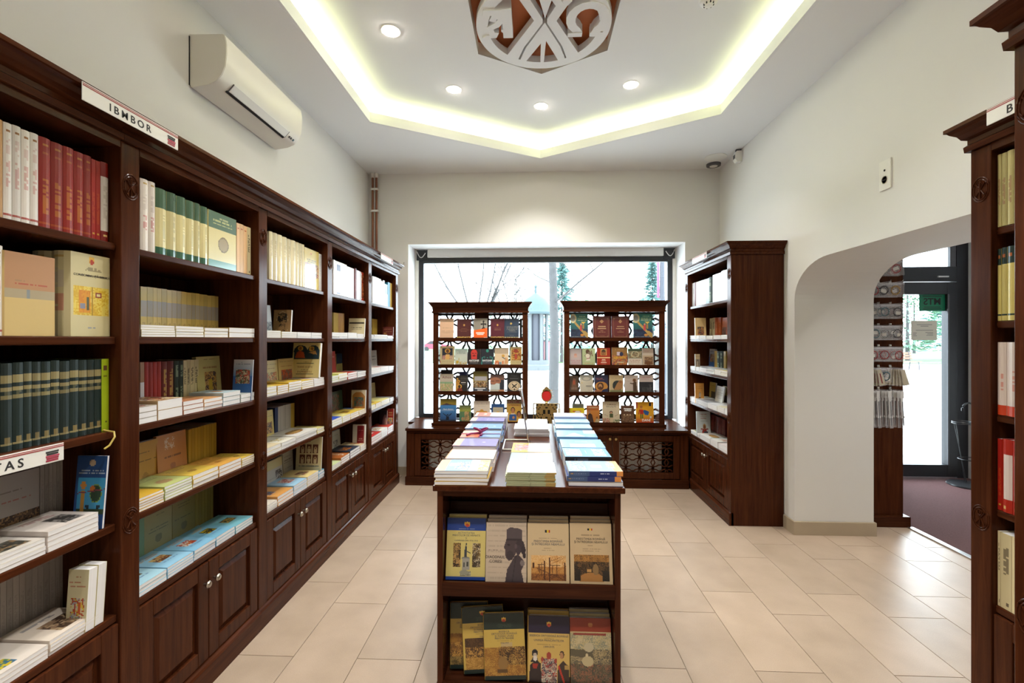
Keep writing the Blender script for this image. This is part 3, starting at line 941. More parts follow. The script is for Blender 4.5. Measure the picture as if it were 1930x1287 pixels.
# front panel, louvre and slot follow the curve of the lower front
MB().prism([(.132, .0225), (.146, .029), (.148, .027), (.134, .0205)], lambda x, z: (x, .09, z), lambda x, z: (x, L_ - .13, z)).build('outlet_slot', M['dark'], ac)
MB().prism([(.147, .030), (.179, .065), (.182, .063), (.150, .028)], lambda x, z: (x, .10, z), lambda x, z: (x, L_ - .13, z)).build('louver', M['white'], ac, bevel=.001)
for y in (.095, L_ - .128):
    MB().prism([(.146, .029), (.179, .066), (.1815, .0635), (.1485, .0265)], lambda x, z: (x, y, z), lambda x, z: (x, y + .003, z)).build('louver_gap', M['inkgrey'], ac)
for i, (a, m) in enumerate(((.0, 'inkgrey'), (.022, 'inkgrey'), (.05, 'beadteal'))):
    MB().prism([(.156, .040), (.166, .051), (.168, .049), (.158, .038)], lambda x, z: (x, L_ - .10 + a, z), lambda x, z: (x, L_ - .088 + a, z)).build('indicator_mark', M[m], ac)

# copper pipes in the corner
pp = empty('heating_pipe', (-1.76, 4.955, 0), 0, 'pair of copper pipes rising in the corner behind the bookcases', 'pipe')
for dx in (0, .042):
    MB().tube([(dx, 0, .0), (dx, 0, 3.30)], .0125, 12).build('pipe', M['copper'], pp, True)
    MB().lathe([(.014, 3.285), (.022, 3.29), (.020, 3.335), (.013, 3.335)], 12, (dx, 0, 0)).build('collar', M['white'], pp, True)
for z in (3.16, 2.92):
    MB().box(-.018, .060, -.016, .030, z - .012, z + .012).build('pipe_clip', M['white'], pp, bevel=.003)

# ceiling speaker, sensor light, motion detector, smoke detector, socket
sp_ = empty('ceiling_speaker', (1.85, 4.68, ZC), 0, 'round grey-mesh speaker set in the ceiling by the arch wall corner', 'speaker')
MB().lathe([(.088, -.006), (.104, -.004), (.106, 0), (.088, 0)], 32).build('rim', M['white'], sp_, True)
MB().lathe([(.001, -.006), (.087, -.005), (.087, -.001), (.001, -.001)], 32).build('grille', mat('grey_mesh', (.30, .29, .26), .8, noise=.3, nscale=500), sp_, True)
el = empty('emergency_light', (1.90, 4.86, ZC), 0, 'small round emergency light with dark rim beside the ceiling speaker', 'lamp')
MB().lathe([(.060, -.024), (.070, -.020), (.072, 0), (.060, 0)], 28).build('rim', M['inkgrey'], el, True)
MB().lathe([(.001, -.026), (.059, -.023), (.059, -.002), (.001, -.002)], 28).build('cover', M['white'], el, True)
md = empty('motion_detector', (2.0, 4.50, 3.27), 0, 'white motion detector in the corner above the arch wall', 'detector')
MB().prism([(-.03, -.055), (.02, -.055), (.02, .05), (-.03, .05), (-.045, .02), (-.045, -.03)], lambda a, b_: (a, -.03, b_), lambda a, b_: (a, .03, b_)).build('body', M['white'], md, bevel=.004)
MB().box(-.047, -.044, -.02, .02, -.02, .015).build('lens', M['inkgrey'], md)
MB().box(-.03, .018, -.012, .012, .05, .069).build('bracket', M['inkgrey'], md)
sd = empty('smoke_detector', (1.045, 2.745, ZU), 0, 'white smoke detector on the ceiling cut by the top edge', 'detector')
MB().lathe([(.001, -.045), (.022, -.043), (.030, -.030), (.048, -.026), (.052, -.010), (.050, 0), (.001, 0)], 28).build('body', M['white'], sd, True)
for i in range(8):
    w = i * PI / 4
    MB().box(-.003, .003, -.003, .003, -.040, -.028).build('vent_slot', M['dark'], sd, loc=(.027 * math.cos(w), .027 * math.sin(w), 0))
so = empty('wall_socket', (XR, 2.69, 2.44), 0, 'white socket plate high on the arch wall', 'socket')
MB().box(-.010, 0, -.043, .043, -.085, .085).build('plate', M['white'], so, bevel=.004)
MB().lathe([(.001, -.0105), (.020, -.0105), (.022, -.0135), (.024, -.0105)], 20, (0, 0, -.028), 'x').build('socket_ring', M['cream'], so, True)
MB().box(-.0135, -.010, -.014, .014, -.031, -.025).build('socket_slot', M['dark'], so)
MB().lathe([(.001, -.012), (.006, -.0115), (.006, -.010), (.001, -.010)], 12, (0, 0, .026), 'x').build('jack_hole', M['dark'], so)
hk = MB().tube([(-1.42 + .0, 4.995, 2.345), (-1.42, 4.97, 2.345), (-1.405, 4.962, 2.350)], .005, 8).build('wall_hook', M['steel'], None, True)
tag(hk, 'tiny metal hook on the back wall beside the window niche', 'hook')

# ------------------------------------------------------------------ where every book stands, in metres
SPINES=[(1, 0, -1.45, 0.27, 0.19, [('tan', 1.1591, 1.1848), ('white_red', 1.1848, 1.2065), ('white_red', 1.2065, 1.2289), ('white_red', 1.2289, 1.2521), ('white_red', 1.2521, 1.2747), ('red_gold', 1.2747, 1.3086), ('red_gold', 1.3086, 1.3443), ('red_gold', 1.3443, 1.3777), ('red_gold', 1.3777, 1.4101), ('red_gold', 1.4101, 1.4358), ('red_thin', 1.4358, 1.4513), ('red_thin', 1.4513, 1.4672), ('red_white', 1.4672, 1.4959)]), (1, 1, -1.45, 0.245, 0.18, [('white_red', 1.1543, 1.1848)]), (1, 2, -1.45, 0.245, 0.19, [('green_gold', 1.1519, 1.1786), ('green_gold', 1.1786, 1.2078), ('green_gold', 1.2078, 1.2356), ('green_gold', 1.2356, 1.2577), ('green_gold', 1.2577, 1.2819), ('green_gold', 1.2819, 1.3086), ('green_gold', 1.3086, 1.3348), ('green_gold', 1.3348, 1.3653), ('green_gold', 1.3653, 1.3937), ('green_gold', 1.3937, 1.4215), ('green_gold', 1.4215, 1.4458), ('green_gold', 1.4458, 1.4709), ('lime', 1.4709, 1.498)]), (1, 3, -1.615, 0.215, 0.15, [('grey_plain', 1.4246, 1.4392), ('grey_plain', 1.4392, 1.4525), ('grey_plain', 1.4525, 1.4643), ('grey_plain', 1.4643, 1.4763), ('grey_plain', 1.4763, 1.4885), ('grey_plain', 1.4885, 1.498)]), (1, 4, -1.615, 0.2, 0.15, [('grey_plain', 1.3127, 1.3295), ('grey_plain', 1.3295, 1.3466), ('grey_plain', 1.3466, 1.3642), ('grey_plain', 1.3642, 1.3823), ('grey_plain', 1.3823, 1.4008), ('grey_plain', 1.4008, 1.4182), ('grey_plain', 1.4182, 1.436), ('grey_plain', 1.436, 1.4542), ('grey_plain', 1.4542, 1.4728), ('grey_plain', 1.4728, 1.4867), ('grey_plain', 1.4867, 1.498)]), (2, 0, -1.45, 0.27, 0.19, [('white_crest', 1.6214, 1.6575), ('white_crest', 1.6575, 1.689)]), (2, 0, -1.45, 0.257, 0.19, [('green_cream', 1.689, 1.7437), ('green_cream', 1.7437, 1.7935), ('green_cream', 1.7935, 1.8447), ('green_cream', 1.8447, 1.8914), ('green_cream', 1.8914, 1.9264), ('green_cream', 1.9264, 1.9726)]), (2, 0, -1.45, 0.245, 0.19, [('peach', 2.1737, 2.1981), ('peach', 2.1981, 2.2272), ('peach', 2.2272, 2.2554), ('cream_text', 2.2554, 2.2855)]), (2, 1, -1.62, 0.212, 0.15, [('yellow_grey', 1.8151, 1.8466), ('yellow_grey', 1.8466, 1.8766), ('yellow_grey', 1.8766, 1.8981), ('yellow_grey', 1.8981, 1.9221), ('yellow_grey', 1.9221, 1.9513), ('yellow_grey', 1.9513, 1.979), ('yellow_grey', 1.979, 2.0078), ('yellow_grey', 2.0078, 2.0346), ('yellow_grey', 2.0346, 2.0672), ('yellow_grey', 2.0672, 2.0982), ('yellow_grey', 2.0982, 2.1221), ('yellow_grey', 2.1221, 2.1494), ('yellow_grey', 2.1494, 2.1774), ('yellow_grey', 2.1774, 2.2031), ('yellow_grey', 2.2031, 2.2321), ('yellow_grey', 2.2321, 2.2564), ('yellow_grey', 2.2564, 2.2828)]), (2, 2, -1.61, 0.215, 0.15, [('tan_label', 1.8016, 1.8221), ('red_cloth', 1.8221, 1.8431), ('red_cloth', 1.8431, 1.8645), ('red_cloth', 1.8645, 1.8858), ('red_cloth', 1.8858, 1.9088), ('maroon_gold', 1.9099, 1.9405), ('maroon_gold', 1.9405, 1.9762), ('dark_green', 1.978, 2.0069), ('dark_green', 2.0069, 2.0338), ('cream_text', 2.0338, 2.0548), ('cream_text', 2.0548, 2.0762), ('cream_text', 2.0762, 2.1015), ('cream_text', 2.1015, 2.1309)]), (2, 3, -1.62, 0.205, 0.15, [('yellow_thin', 2.0775, 2.0975), ('yellow_thin', 2.0975, 2.118), ('yellow_thin', 2.118, 2.1371), ('yellow_thin', 2.1371, 2.1566), ('yellow_thin', 2.1566, 2.1763), ('yellow_thin', 2.1763, 2.1965), ('yellow_thin', 2.1965, 2.2151), ('yellow_thin', 2.2151, 2.234), ('yellow_thin', 2.234, 2.2513), ('yellow_thin', 2.2513, 2.2689)]), (2, 4, -1.62, 0.205, 0.15, [('olive_thin', 2.1215, 2.1424), ('olive_thin', 2.1424, 2.1637), ('olive_thin', 2.1637, 2.1836), ('olive_thin', 2.1836, 2.2039), ('olive_thin', 2.2039, 2.2245), ('olive_thin', 2.2245, 2.2455)]), (3, 0, -1.45, 0.27, 0.19, [('cream_gloss', 2.449, 2.4849), ('cream_gloss', 2.4849, 2.5295), ('cream_gloss', 2.5295, 2.5796), ('cream_gloss', 2.5796, 2.6316), ('cream_gloss', 2.6316, 2.6712), ('cream_gloss', 2.6712, 2.7295), ('cream_gloss', 2.7295, 2.7701), ('cream_gloss', 2.7701, 2.8073), ('cream_gloss', 2.8073, 2.8381)]), (3, 0, -1.45, 0.255, 0.19, [('white_plain', 3.0366, 3.076)]), (3, 3, -1.62, 0.2, 0.15, [('navy_plain', 2.7998, 2.8357), ('white_thin', 2.8357, 2.8541), ('white_thin', 2.8541, 2.8726), ('white_thin', 2.8726, 2.8914), ('white_thin', 2.8914, 2.9104), ('white_thin', 2.9104, 2.9297), ('white_thin', 2.9297, 2.9493), ('white_thin', 2.9493, 2.9691), ('white_thin', 2.9691, 2.9891), ('yellow_thin', 2.9891, 3.0128), ('yellow_thin', 3.0128, 3.0369)]), (4, 0, -1.45, 0.255, 0.19, [('white_plain', 3.2643, 3.2957), ('white_plain', 3.2957, 3.3231), ('navy_white', 3.3231, 3.3547), ('navy_white', 3.3547, 3.384), ('white_plain', 3.384, 3.4129), ('white_plain', 3.4129, 3.4422), ('white_plain', 3.4422, 3.4721), ('white_plain', 3.4721, 3.5034), ('maroon_plain', 3.6513, 3.6961)]), (4, 1, -1.6, 0.21, 0.15, [('yellow_thin', 3.602, 3.6935), ('tan', 3.6935, 3.8114)]), (5, 0, -1.45, 0.25, 0.19, [('white_plain', 4.0771, 4.1329), ('white_plain', 4.1329, 4.1902), ('white_plain', 4.1902, 4.2491), ('grey_plain', 4.2491, 4.3096), ('white_plain', 4.3719, 4.4197), ('blue_plain', 4.5186, 4.5871), ('yellow_thin', 4.5871, 4.654)]), (5, 1, -1.6, 0.2, 0.15, [('yellow_thin', 4.4989, 4.6397)]), (6, 0, 1.645, 0.24, 0.19, [('white_plain', 4.6944, 4.7587), ('maroon_plain', 4.6495, 4.6944), ('cream_text', 4.5538, 4.6495), ('pale_green', 4.462, 4.5538), ('white_plain', 4.391, 4.462), ('teal_plain', 4.3095, 4.391), ('dark_green', 4.2322, 4.3095)]), (6, 0, 1.645, 0.26, 0.19, [('white_plain', 4.0066, 4.0397), ('white_plain', 3.974, 4.0066), ('grey_plain', 3.9157, 3.974)]), (6, 1, 1.8, 0.21, 0.15, [('cream_text', 4.631, 4.7031), ('cream_text', 4.5715, 4.631), ('orange_plain', 4.4946, 4.5715), ('orange_plain', 4.4264, 4.4946)]), (6, 2, 1.8, 0.2, 0.15, [('yellow_thin', 4.5136, 4.5833), ('dark_green', 4.4387, 4.5136), ('dark_green', 4.3662, 4.4387), ('yellow_thin', 4.3193, 4.3662)]), (6, 4, 1.82, 0.2, 0.15, [('maroon_plain', 4.6422, 4.7165), ('maroon_plain', 4.5766, 4.6422), ('maroon_plain', 4.513, 4.5766), ('maroon_plain', 4.4511, 4.513), ('maroon_plain', 4.379, 4.4511)]), (7, 0, 1.618, 0.25, 0.19, [('olive_cream', 1.6434, 1.657), ('olive_cream', 1.6241, 1.6434), ('olive_cream', 1.6036, 1.6241), ('olive_cream', 1.5787, 1.6036)]), (7, 1, 1.618, 0.25, 0.19, [('cream_darkgreen', 1.6434, 1.657), ('cream_darkgreen', 1.6241, 1.6434), ('cream_darkgreen', 1.6002, 1.6241), ('cream_darkgreen', 1.5754, 1.6002)]), (7, 2, 1.618, 0.25, 0.19, [('white_orange', 1.6258, 1.657), ('white_orange', 1.5754, 1.6258)]), (7, 3, 1.618, 0.25, 0.19, [('red_thin', 1.6416, 1.657), ('red_label', 1.6069, 1.6416), ('red_label', 1.5722, 1.6069)]), (7, 4, 1.618, 0.26, 0.19, [('cream_text', 1.6469, 1.657), ('cream_text', 1.6103, 1.6469), ('cream_text', 1.5722, 1.6103)])]
STACKS=[(1, 3, -1.428, 0.165, [(1.1153, 1.2769, 4, 0.047, 'photo_dark'), (1.2814, 1.4397, 4, 0.062, 'photo_grey')]), (1, 4, -1.428, 0.165, [(1.1153, 1.2828, 3, 0.04, 'green_photo'), (1.2873, 1.4508, 4, 0.046, 'photo_sepia')]), (2, 1, -1.428, 0.18, [(1.6031, 1.7621, 5, 0.045, 'cream'), (1.7664, 1.9201, 4, 0.045, 'cream'), (1.9279, 2.0833, 3, 0.042, 'orange_band'), (2.0882, 2.2845, 2, 0.047, 'tan_thick')]), (2, 2, -1.428, 0.165, [(1.5805, 1.6741, 3, 0.062, 'painting_a'), (1.6778, 1.801, 2, 0.075, 'painting_b'), (1.8054, 1.9204, 3, 0.055, 'brown_top'), (1.9247, 2.0428, 3, 0.048, 'orange_top'), (2.0476, 2.1714, 3, 0.062, 'pale_blue'), (2.1764, 2.2845, 2, 0.04, 'pale_grey')]), (2, 3, -1.428, 0.18, [(1.5805, 1.7067, 5, 0.05, 'yellow_plain'), (1.7123, 1.8549, 5, 0.055, 'green_seal'), (1.8594, 2.016, 3, 0.055, 'yellow_seal'), (2.0207, 2.1795, 3, 0.05, 'yellow_orange'), (2.1846, 2.2845, 4, 0.042, 'yellow_seal')]), (2, 4, -1.428, 0.185, [(1.5805, 1.7196, 3, 0.043, 'sky_icon'), (1.7239, 1.8612, 4, 0.045, 'sky_icon_b'), (1.8655, 1.9968, 3, 0.045, 'sky_icon_c'), (2.0015, 2.1314, 3, 0.043, 'sky_icon_d'), (2.1363, 2.2718, 3, 0.038, 'sky_icon_e')]), (3, 1, -1.428, 0.17, [(2.3695, 2.5334, 4, 0.04, 'cream'), (2.5381, 2.7064, 3, 0.036, 'cream'), (2.7113, 2.8863, 3, 0.036, 'white'), (2.8914, 3.0353, 2, 0.036, 'white')]), (3, 2, -1.428, 0.19, [(2.3695, 2.4912, 3, 0.052, 'pale_yellow'), (2.4958, 2.6098, 4, 0.05, 'yellow_red'), (2.6146, 2.7639, 4, 0.058, 'yellow_icon'), (2.7688, 2.9222, 4, 0.05, 'yellow_icon'), (2.9274, 3.0735, 3, 0.052, 'pink_top')]), (3, 3, -1.428, 0.19, [(2.3695, 2.5329, 2, 0.042, 'cream_icon'), (2.5375, 2.6927, 2, 0.04, 'white_gold'), (2.697, 2.9664, 3, 0.043, 'white_oval'), (2.9717, 3.0735, 3, 0.034, 'yellow_pale')]), (3, 4, -1.428, 0.19, [(2.3695, 2.496, 4, 0.042, 'photo_small'), (2.5006, 2.6664, 3, 0.055, 'orange_icon'), (2.6712, 2.8306, 4, 0.062, 'sky_red'), (2.8357, 2.986, 4, 0.065, 'yellow_icon_b'), (2.9913, 3.0735, 3, 0.052, 'blue_top')]), (4, 1, -1.428, 0.17, [(3.1774, 3.3134, 3, 0.042, 'white'), (3.3192, 3.471, 3, 0.042, 'white'), (3.4761, 3.6553, 2, 0.045, 'white'), (3.6696, 3.8325, 2, 0.038, 'white')]), (4, 2, -1.428, 0.18, [(3.1604, 3.3032, 3, 0.05, 'lime_top'), (3.3109, 3.469, 3, 0.056, 'pale_yellow'), (3.4751, 3.661, 3, 0.05, 'red_top'), (3.6674, 3.8549, 3, 0.044, 'grey_top')]), (4, 3, -1.428, 0.19, [(3.1604, 3.3692, 3, 0.052, 'blue_white'), (3.3751, 3.5248, 3, 0.048, 'pale_yellow'), (3.531, 3.701, 3, 0.046, 'yellow_icon'), (3.7075, 3.8625, 3, 0.042, 'yellow_blue')]), (4, 4, -1.428, 0.18, [(3.1604, 3.3453, 3, 0.036, 'pale_green_top'), (3.3512, 3.5143, 3, 0.052, 'brown_icon'), (3.5205, 3.7242, 3, 0.06, 'navy_orange'), (3.7307, 3.8625, 3, 0.056, 'pale_icon')]), (5, 1, -1.428, 0.17, [(3.9765, 4.0617, 3, 0.034, 'dark_top'), (4.0689, 4.4321, 2, 0.036, 'white'), (4.4516, 4.6388, 2, 0.03, 'white')]), (5, 2, -1.428, 0.18, [(3.9765, 4.2352, 3, 0.05, 'photo_small'), (4.2427, 4.482, 3, 0.046, 'pink_top'), (4.4901, 4.6515, 3, 0.04, 'white')]), (5, 3, -1.428, 0.18, [(3.9765, 4.0967, 3, 0.042, 'pale_yellow'), (4.1039, 4.2579, 3, 0.044, 'yellow_icon'), (4.2655, 4.516, 3, 0.045, 'pale_yellow'), (4.5241, 4.6515, 3, 0.04, 'grey_top')]), (5, 4, -1.428, 0.18, [(3.9765, 4.2579, 3, 0.07, 'red_white'), (4.2655, 4.4486, 3, 0.075, 'white_red_top'), (4.4566, 4.6515, 3, 0.07, 'red_top')]), (6, 1, 1.62, 0.17, [(4.5086, 4.7594, 3, 0.036, 'white'), (4.3361, 4.4999, 3, 0.034, 'white'), (4.1694, 4.3214, 3, 0.03, 'cream'), (3.9963, 4.1592, 3, 0.033, 'cream'), (3.8475, 3.9889, 3, 0.035, 'cream')]), (6, 2, 1.62, 0.18, [(4.5086, 4.7515, 4, 0.04, 'white'), (4.3192, 4.4999, 3, 0.042, 'grey_band'), (4.1395, 4.3111, 3, 0.042, 'pale_blue'), (3.9963, 4.1329, 3, 0.043, 'cream'), (3.8475, 3.9889, 4, 0.045, 'yellow_pale')]), (6, 3, 1.62, 0.18, [(4.5571, 4.7594, 4, 0.047, 'white'), (4.2935, 4.5483, 4, 0.045, 'grey_top'), (4.0752, 4.2854, 3, 0.047, 'white'), (3.9247, 4.0676, 3, 0.05, 'cream'), (3.8271, 3.9174, 3, 0.05, 'white')]), (6, 4, 1.62, 0.19, [(4.4945, 4.7281, 4, 0.036, 'green_photo'), (4.2367, 4.4859, 4, 0.045, 'white_oval'), (4.058, 4.2226, 2, 0.06, 'white_teal'), (3.8373, 4.0494, 2, 0.052, 'pink_top')])]
FACES=[(1, 1, 'f', -1.445, 1.1845, 1.3163, 0.235, 0.03, 'f_tan_band', 0.0, 0.0, 1), (1, 1, 'f', -1.445, 1.3639, 1.496, 0.268, 0.062, 'f_concord', 0, 0, 2), (1, 3, 'f', -1.6, 1.287, 1.4098, 0.215, 0.02, 'f_brown_photo', 0.0, 0.0, 1), (1, 3, 'e', 1.46, -1.532, -1.428, 0.238, 0.008, 'f_blue_globe', 5, 0.0, 1), (1, 4, 'e', 1.4, -1.4958, -1.428, 0.195, 0.03, 'f_cream_figures', 4, 0, 2), (2, 0, 'f', -1.45, 1.9793, 2.1697, 0.255, 0.04, 'f_green_seal', 0.0, 0.0, 1), (2, 2, 'f', -1.6, 2.1194, 2.285, 0.225, 0.02, 'f_cream_paint', 4, 0.0, 1), (2, 2, 'e', 2.262, -1.5284, -1.428, 0.207, 0.008, 'f_blue_crowd', 5, 0.0, 1), (2, 3, 'f', -1.61, 1.7865, 1.8906, 0.205, 0.02, 'f_ochre', 0.0, 0.0, 1), (2, 3, 'f', -1.6, 1.883, 2.0485, 0.212, 0.015, 'f_orange_plain', 3, 0.0, 1), (2, 4, 'f', -1.61, 1.7915, 1.8211, 0.2, 0.012, 'f_green', 0.0, 0.0, 1), (2, 4, 'f', -1.61, 1.8221, 1.9671, 0.205, 0.012, 'f_olive_seal', 0.0, 0.0, 1), (2, 4, 'f', -1.61, 1.9701, 2.1066, 0.205, 0.012, 'f_olive_seal_b', 0.0, 0.0, 1), (3, 0, 'f', -1.452, 2.8454, 3.037, 0.262, 0.035, 'f_yellow_crowd', 0.0, 0.0, 1), (3, 1, 'f', -1.6, 2.6529, 2.7449, 0.2, 0.015, 'f_pale_photo', 5, 0.0, 1), (3, 1, 'e', 2.7, -1.5722, -1.4633, 0.17, 0.015, 'f_brown_black', 6, 0.0, 1), (3, 2, 'f', -1.6, 2.6637, 2.8079, 0.18, 0.015, 'f_cream_icon', 3, 0.0, 1), (3, 2, 'f', -1.6, 2.8176, 3.0063, 0.185, 0.015, 'f_cream_red', 3, 0.0, 1), (3, 2, 'e', 3.0, -1.6149, -1.428, 0.234, 0.025, 'f_two_saints', 8, 0.052, 1), (3, 3, 'f', -1.6, 2.6475, 2.7652, 0.195, 0.02, 'f_yellow_icon', 4, 0.0, 1), (3, 4, 'f', -1.6, 2.6801, 2.862, 0.19, 0.015, 'f_white_bush', 3, 0.0, 1), (3, 4, 'f', -1.63, 2.9188, 3.0418, 0.2, 0.015, 'f_grey_text', 2, 0.0, 1), (3, 4, 'e', 3.03, -1.6052, -1.428, 0.225, 0.008, 'f_six_icons', 5, 0.052, 1), (4, 0, 'f', -1.452, 3.5124, 3.6508, 0.245, 0.03, 'f_white_gloss', 0.0, 0.0, 1), (4, 0, 'f', -1.452, 3.7069, 3.863, 0.245, 0.03, 'f_red_gloss', 0.0, 0.0, 1), (4, 1, 'e', 3.82, -1.5654, -1.428, 0.16, 0.02, 'f_cream_blackband', 7, 0.01, 1), (4, 2, 'f', -1.6, 3.5584, 3.6649, 0.215, 0.018, 'f_red_plain', 4, 0.0, 1), (4, 2, 'f', -1.63, 3.7377, 3.853, 0.19, 0.018, 'f_green_blue', 2, 0.0, 1), (4, 3, 'f', -1.61, 3.5615, 3.8166, 0.2, 0.018, 'f_dark_paint', 3, 0.0, 1), (4, 3, 'e', 3.84, -1.5504, -1.428, 0.195, 0.02, 'f_teal_icon', 4, 0.0, 1), (4, 4, 'f', -1.6, 3.5394, 3.75, 0.19, 0.018, 'f_pale_bush', 4, 0.0, 1), (4, 4, 'e', 3.83, -1.5348, -1.428, 0.2, 0.025, 'f_maroon_white', 4, 0.01, 1), (5, 0, 'f', -1.452, 4.3156, 4.3779, 0.235, 0.02, 'f_white_photo', 0.0, 0.0, 1), (5, 0, 'f', -1.452, 4.4258, 4.5249, 0.22, 0.02, 'f_teal_photo', 0.0, 0.0, 1), (5, 1, 'e', 4.62, -1.5378, -1.428, 0.12, 0.015, 'f_maroon_gold', 5, 0.0, 1), (5, 2, 'f', -1.6, 4.4687, 4.6478, 0.2, 0.015, 'f_white_text', 3, 0.0, 1), (5, 3, 'f', -1.6, 4.4687, 4.6077, 0.19, 0.015, 'f_cream_plain', 4, 0.0, 1), (5, 4, 'e', 4.6, -1.5642, -1.4871, 0.21, 0.018, 'f_dark_moon', 6, 0.0, 1), (5, 4, 'e', 4.63, -1.4952, -1.428, 0.225, 0.018, 'f_red_icon', 4, 0.0, 1), (6, 0, 'f', 1.645, 4.0453, 4.2261, 0.25, 0.03, 'f_white_gloss', 0.0, 0.0, 1), (6, 1, 'e', 4.6, 1.62, 1.7259, 0.21, 0.018, 'f_beige_paint', 4, 0.0, 1), (6, 1, 'f', 1.8, 4.2507, 4.4203, 0.2, 0.018, 'f_orange_photo', 3, 0.0, 1), (6, 2, 'e', 4.6, 1.62, 1.6664, 0.165, 0.015, 'f_photo_head', 4, 0.0, 1), (6, 2, 'f', 1.8, 4.5912, 4.7336, 0.215, 0.018, 'f_blue_crowd', 3, 0.0, 1), (6, 3, 'e', 4.6, 1.62, 1.7052, 0.195, 0.02, 'f_orange_man', 4, 0.0, 1), (6, 3, 'f', 1.8, 4.5781, 4.7267, 0.2, 0.015, 'f_yellow_black', 3, 0.0, 1), (6, 3, 'f', 1.74, 4.2789, 4.4445, 0.19, 0.012, 'f_grey_text', 10, 0.0, 1), (6, 3, 'f', 1.8, 4.262, 4.4143, 0.19, 0.015, 'f_yellow_black_b', 3, 0.0, 1), (6, 4, 'e', 4.56, 1.62, 1.7519, 0.245, 0.015, 'f_white_christ', 4, 0.0, 1)]
RACKBOOKS=[('L', 0, -0.986, -0.8384, 0.2085, 'r_beige'), ('L', 0, -0.7987, -0.6516, 0.2025, 'r_maroon'), ('L', 0, -0.6233, -0.4767, 0.2106, 'r_orange_cross'), ('L', 0, -0.4401, -0.2967, 0.2075, 'r_burgundy'), ('L', 0, -0.2922, -0.1398, 0.2072, 'r_navy'), ('L', 1, -0.9832, -0.8299, 0.1972, 'r_icon_cream'), ('L', 1, -0.8242, -0.6911, 0.1688, 'r_palegreen'), ('L', 1, -0.6855, -0.5511, 0.1686, 'r_antonie_red'), ('L', 1, -0.5443, -0.4074, 0.1684, 'r_antonie_teal'), ('L', 1, -0.3979, -0.2518, 0.1794, 'r_cream_line'), ('L', 1, -0.2322, -0.1118, 0.1903, 'r_icon_group'), ('L', 2, -0.986, -0.8412, 0.1832, 'r_athos'), ('L', 2, -0.8157, -0.6883, 0.1688, 'r_black_saints'), ('L', 2, -0.629, -0.4767, 0.2135, 'r_crowd'), ('L', 2, -0.4457, -0.2967, 0.1767, 'r_mask'), ('L', 2, -0.2659, -0.1174, 0.2016, 'r_clock'), ('L', 3, -0.9814, -0.81, 0.2367, 'r_blue_arms'), ('L', 3, -0.776, -0.6516, 0.1688, 'r_green_paint'), ('L', 3, -0.6233, -0.4485, 0.2134, 'r_cream_saints'), ('L', 3, -0.4345, -0.2939, 0.1851, 'r_blue_icon'), ('L', 3, -0.2715, -0.1118, 0.2351, 'r_boy'), ('R', 0, 0.4061, 0.5886, 0.2587, 'r_key'), ('R', 0, 0.6438, 0.8201, 0.2304, 'r_maroon_frame'), ('R', 0, 0.8366, 1.015, 0.23, 'r_maroon_frame_b'), ('R', 0, 1.0615, 1.2582, 0.2599, 'r_key_b'), ('R', 1, 0.3939, 0.5196, 0.1753, 'r_lilac'), ('R', 1, 0.5278, 0.6631, 0.1751, 'r_green_figure'), ('R', 1, 0.6824, 0.8201, 0.1804, 'r_redorange'), ('R', 1, 0.8382, 0.9985, 0.1856, 'r_painting'), ('R', 1, 1.0067, 1.149, 0.1715, 'r_grey_fresco'), ('R', 1, 1.1545, 1.2692, 0.1768, 'r_beige_fresco'), ('R', 2, 0.3939, 0.4891, 0.1698, 'r_brown'), ('R', 2, 0.5041, 0.6411, 0.1779, 'r_halo'), ('R', 2, 0.6565, 0.797, 0.1776, 'r_christ'), ('R', 2, 0.8124, 0.9547, 0.1774, 'r_cave'), ('R', 2, 0.97, 1.1108, 0.1771, 'r_monk'), ('R', 2, 1.1217, 1.2681, 0.1796, 'r_white_dark'), ('R', 3, 0.395, 0.55, 0.1475, 'r_yellow'), ('R', 3, 0.5748, 0.7072, 0.175, 'r_orange_monk'), ('R', 3, 0.7403, 0.919, 0.2163, 'r_girl'), ('R', 3, 0.9327, 1.0697, 0.1772, 'r_brown_title'), ('R', 3, 1.0889, 1.2708, 0.2156, 'r_cape')]
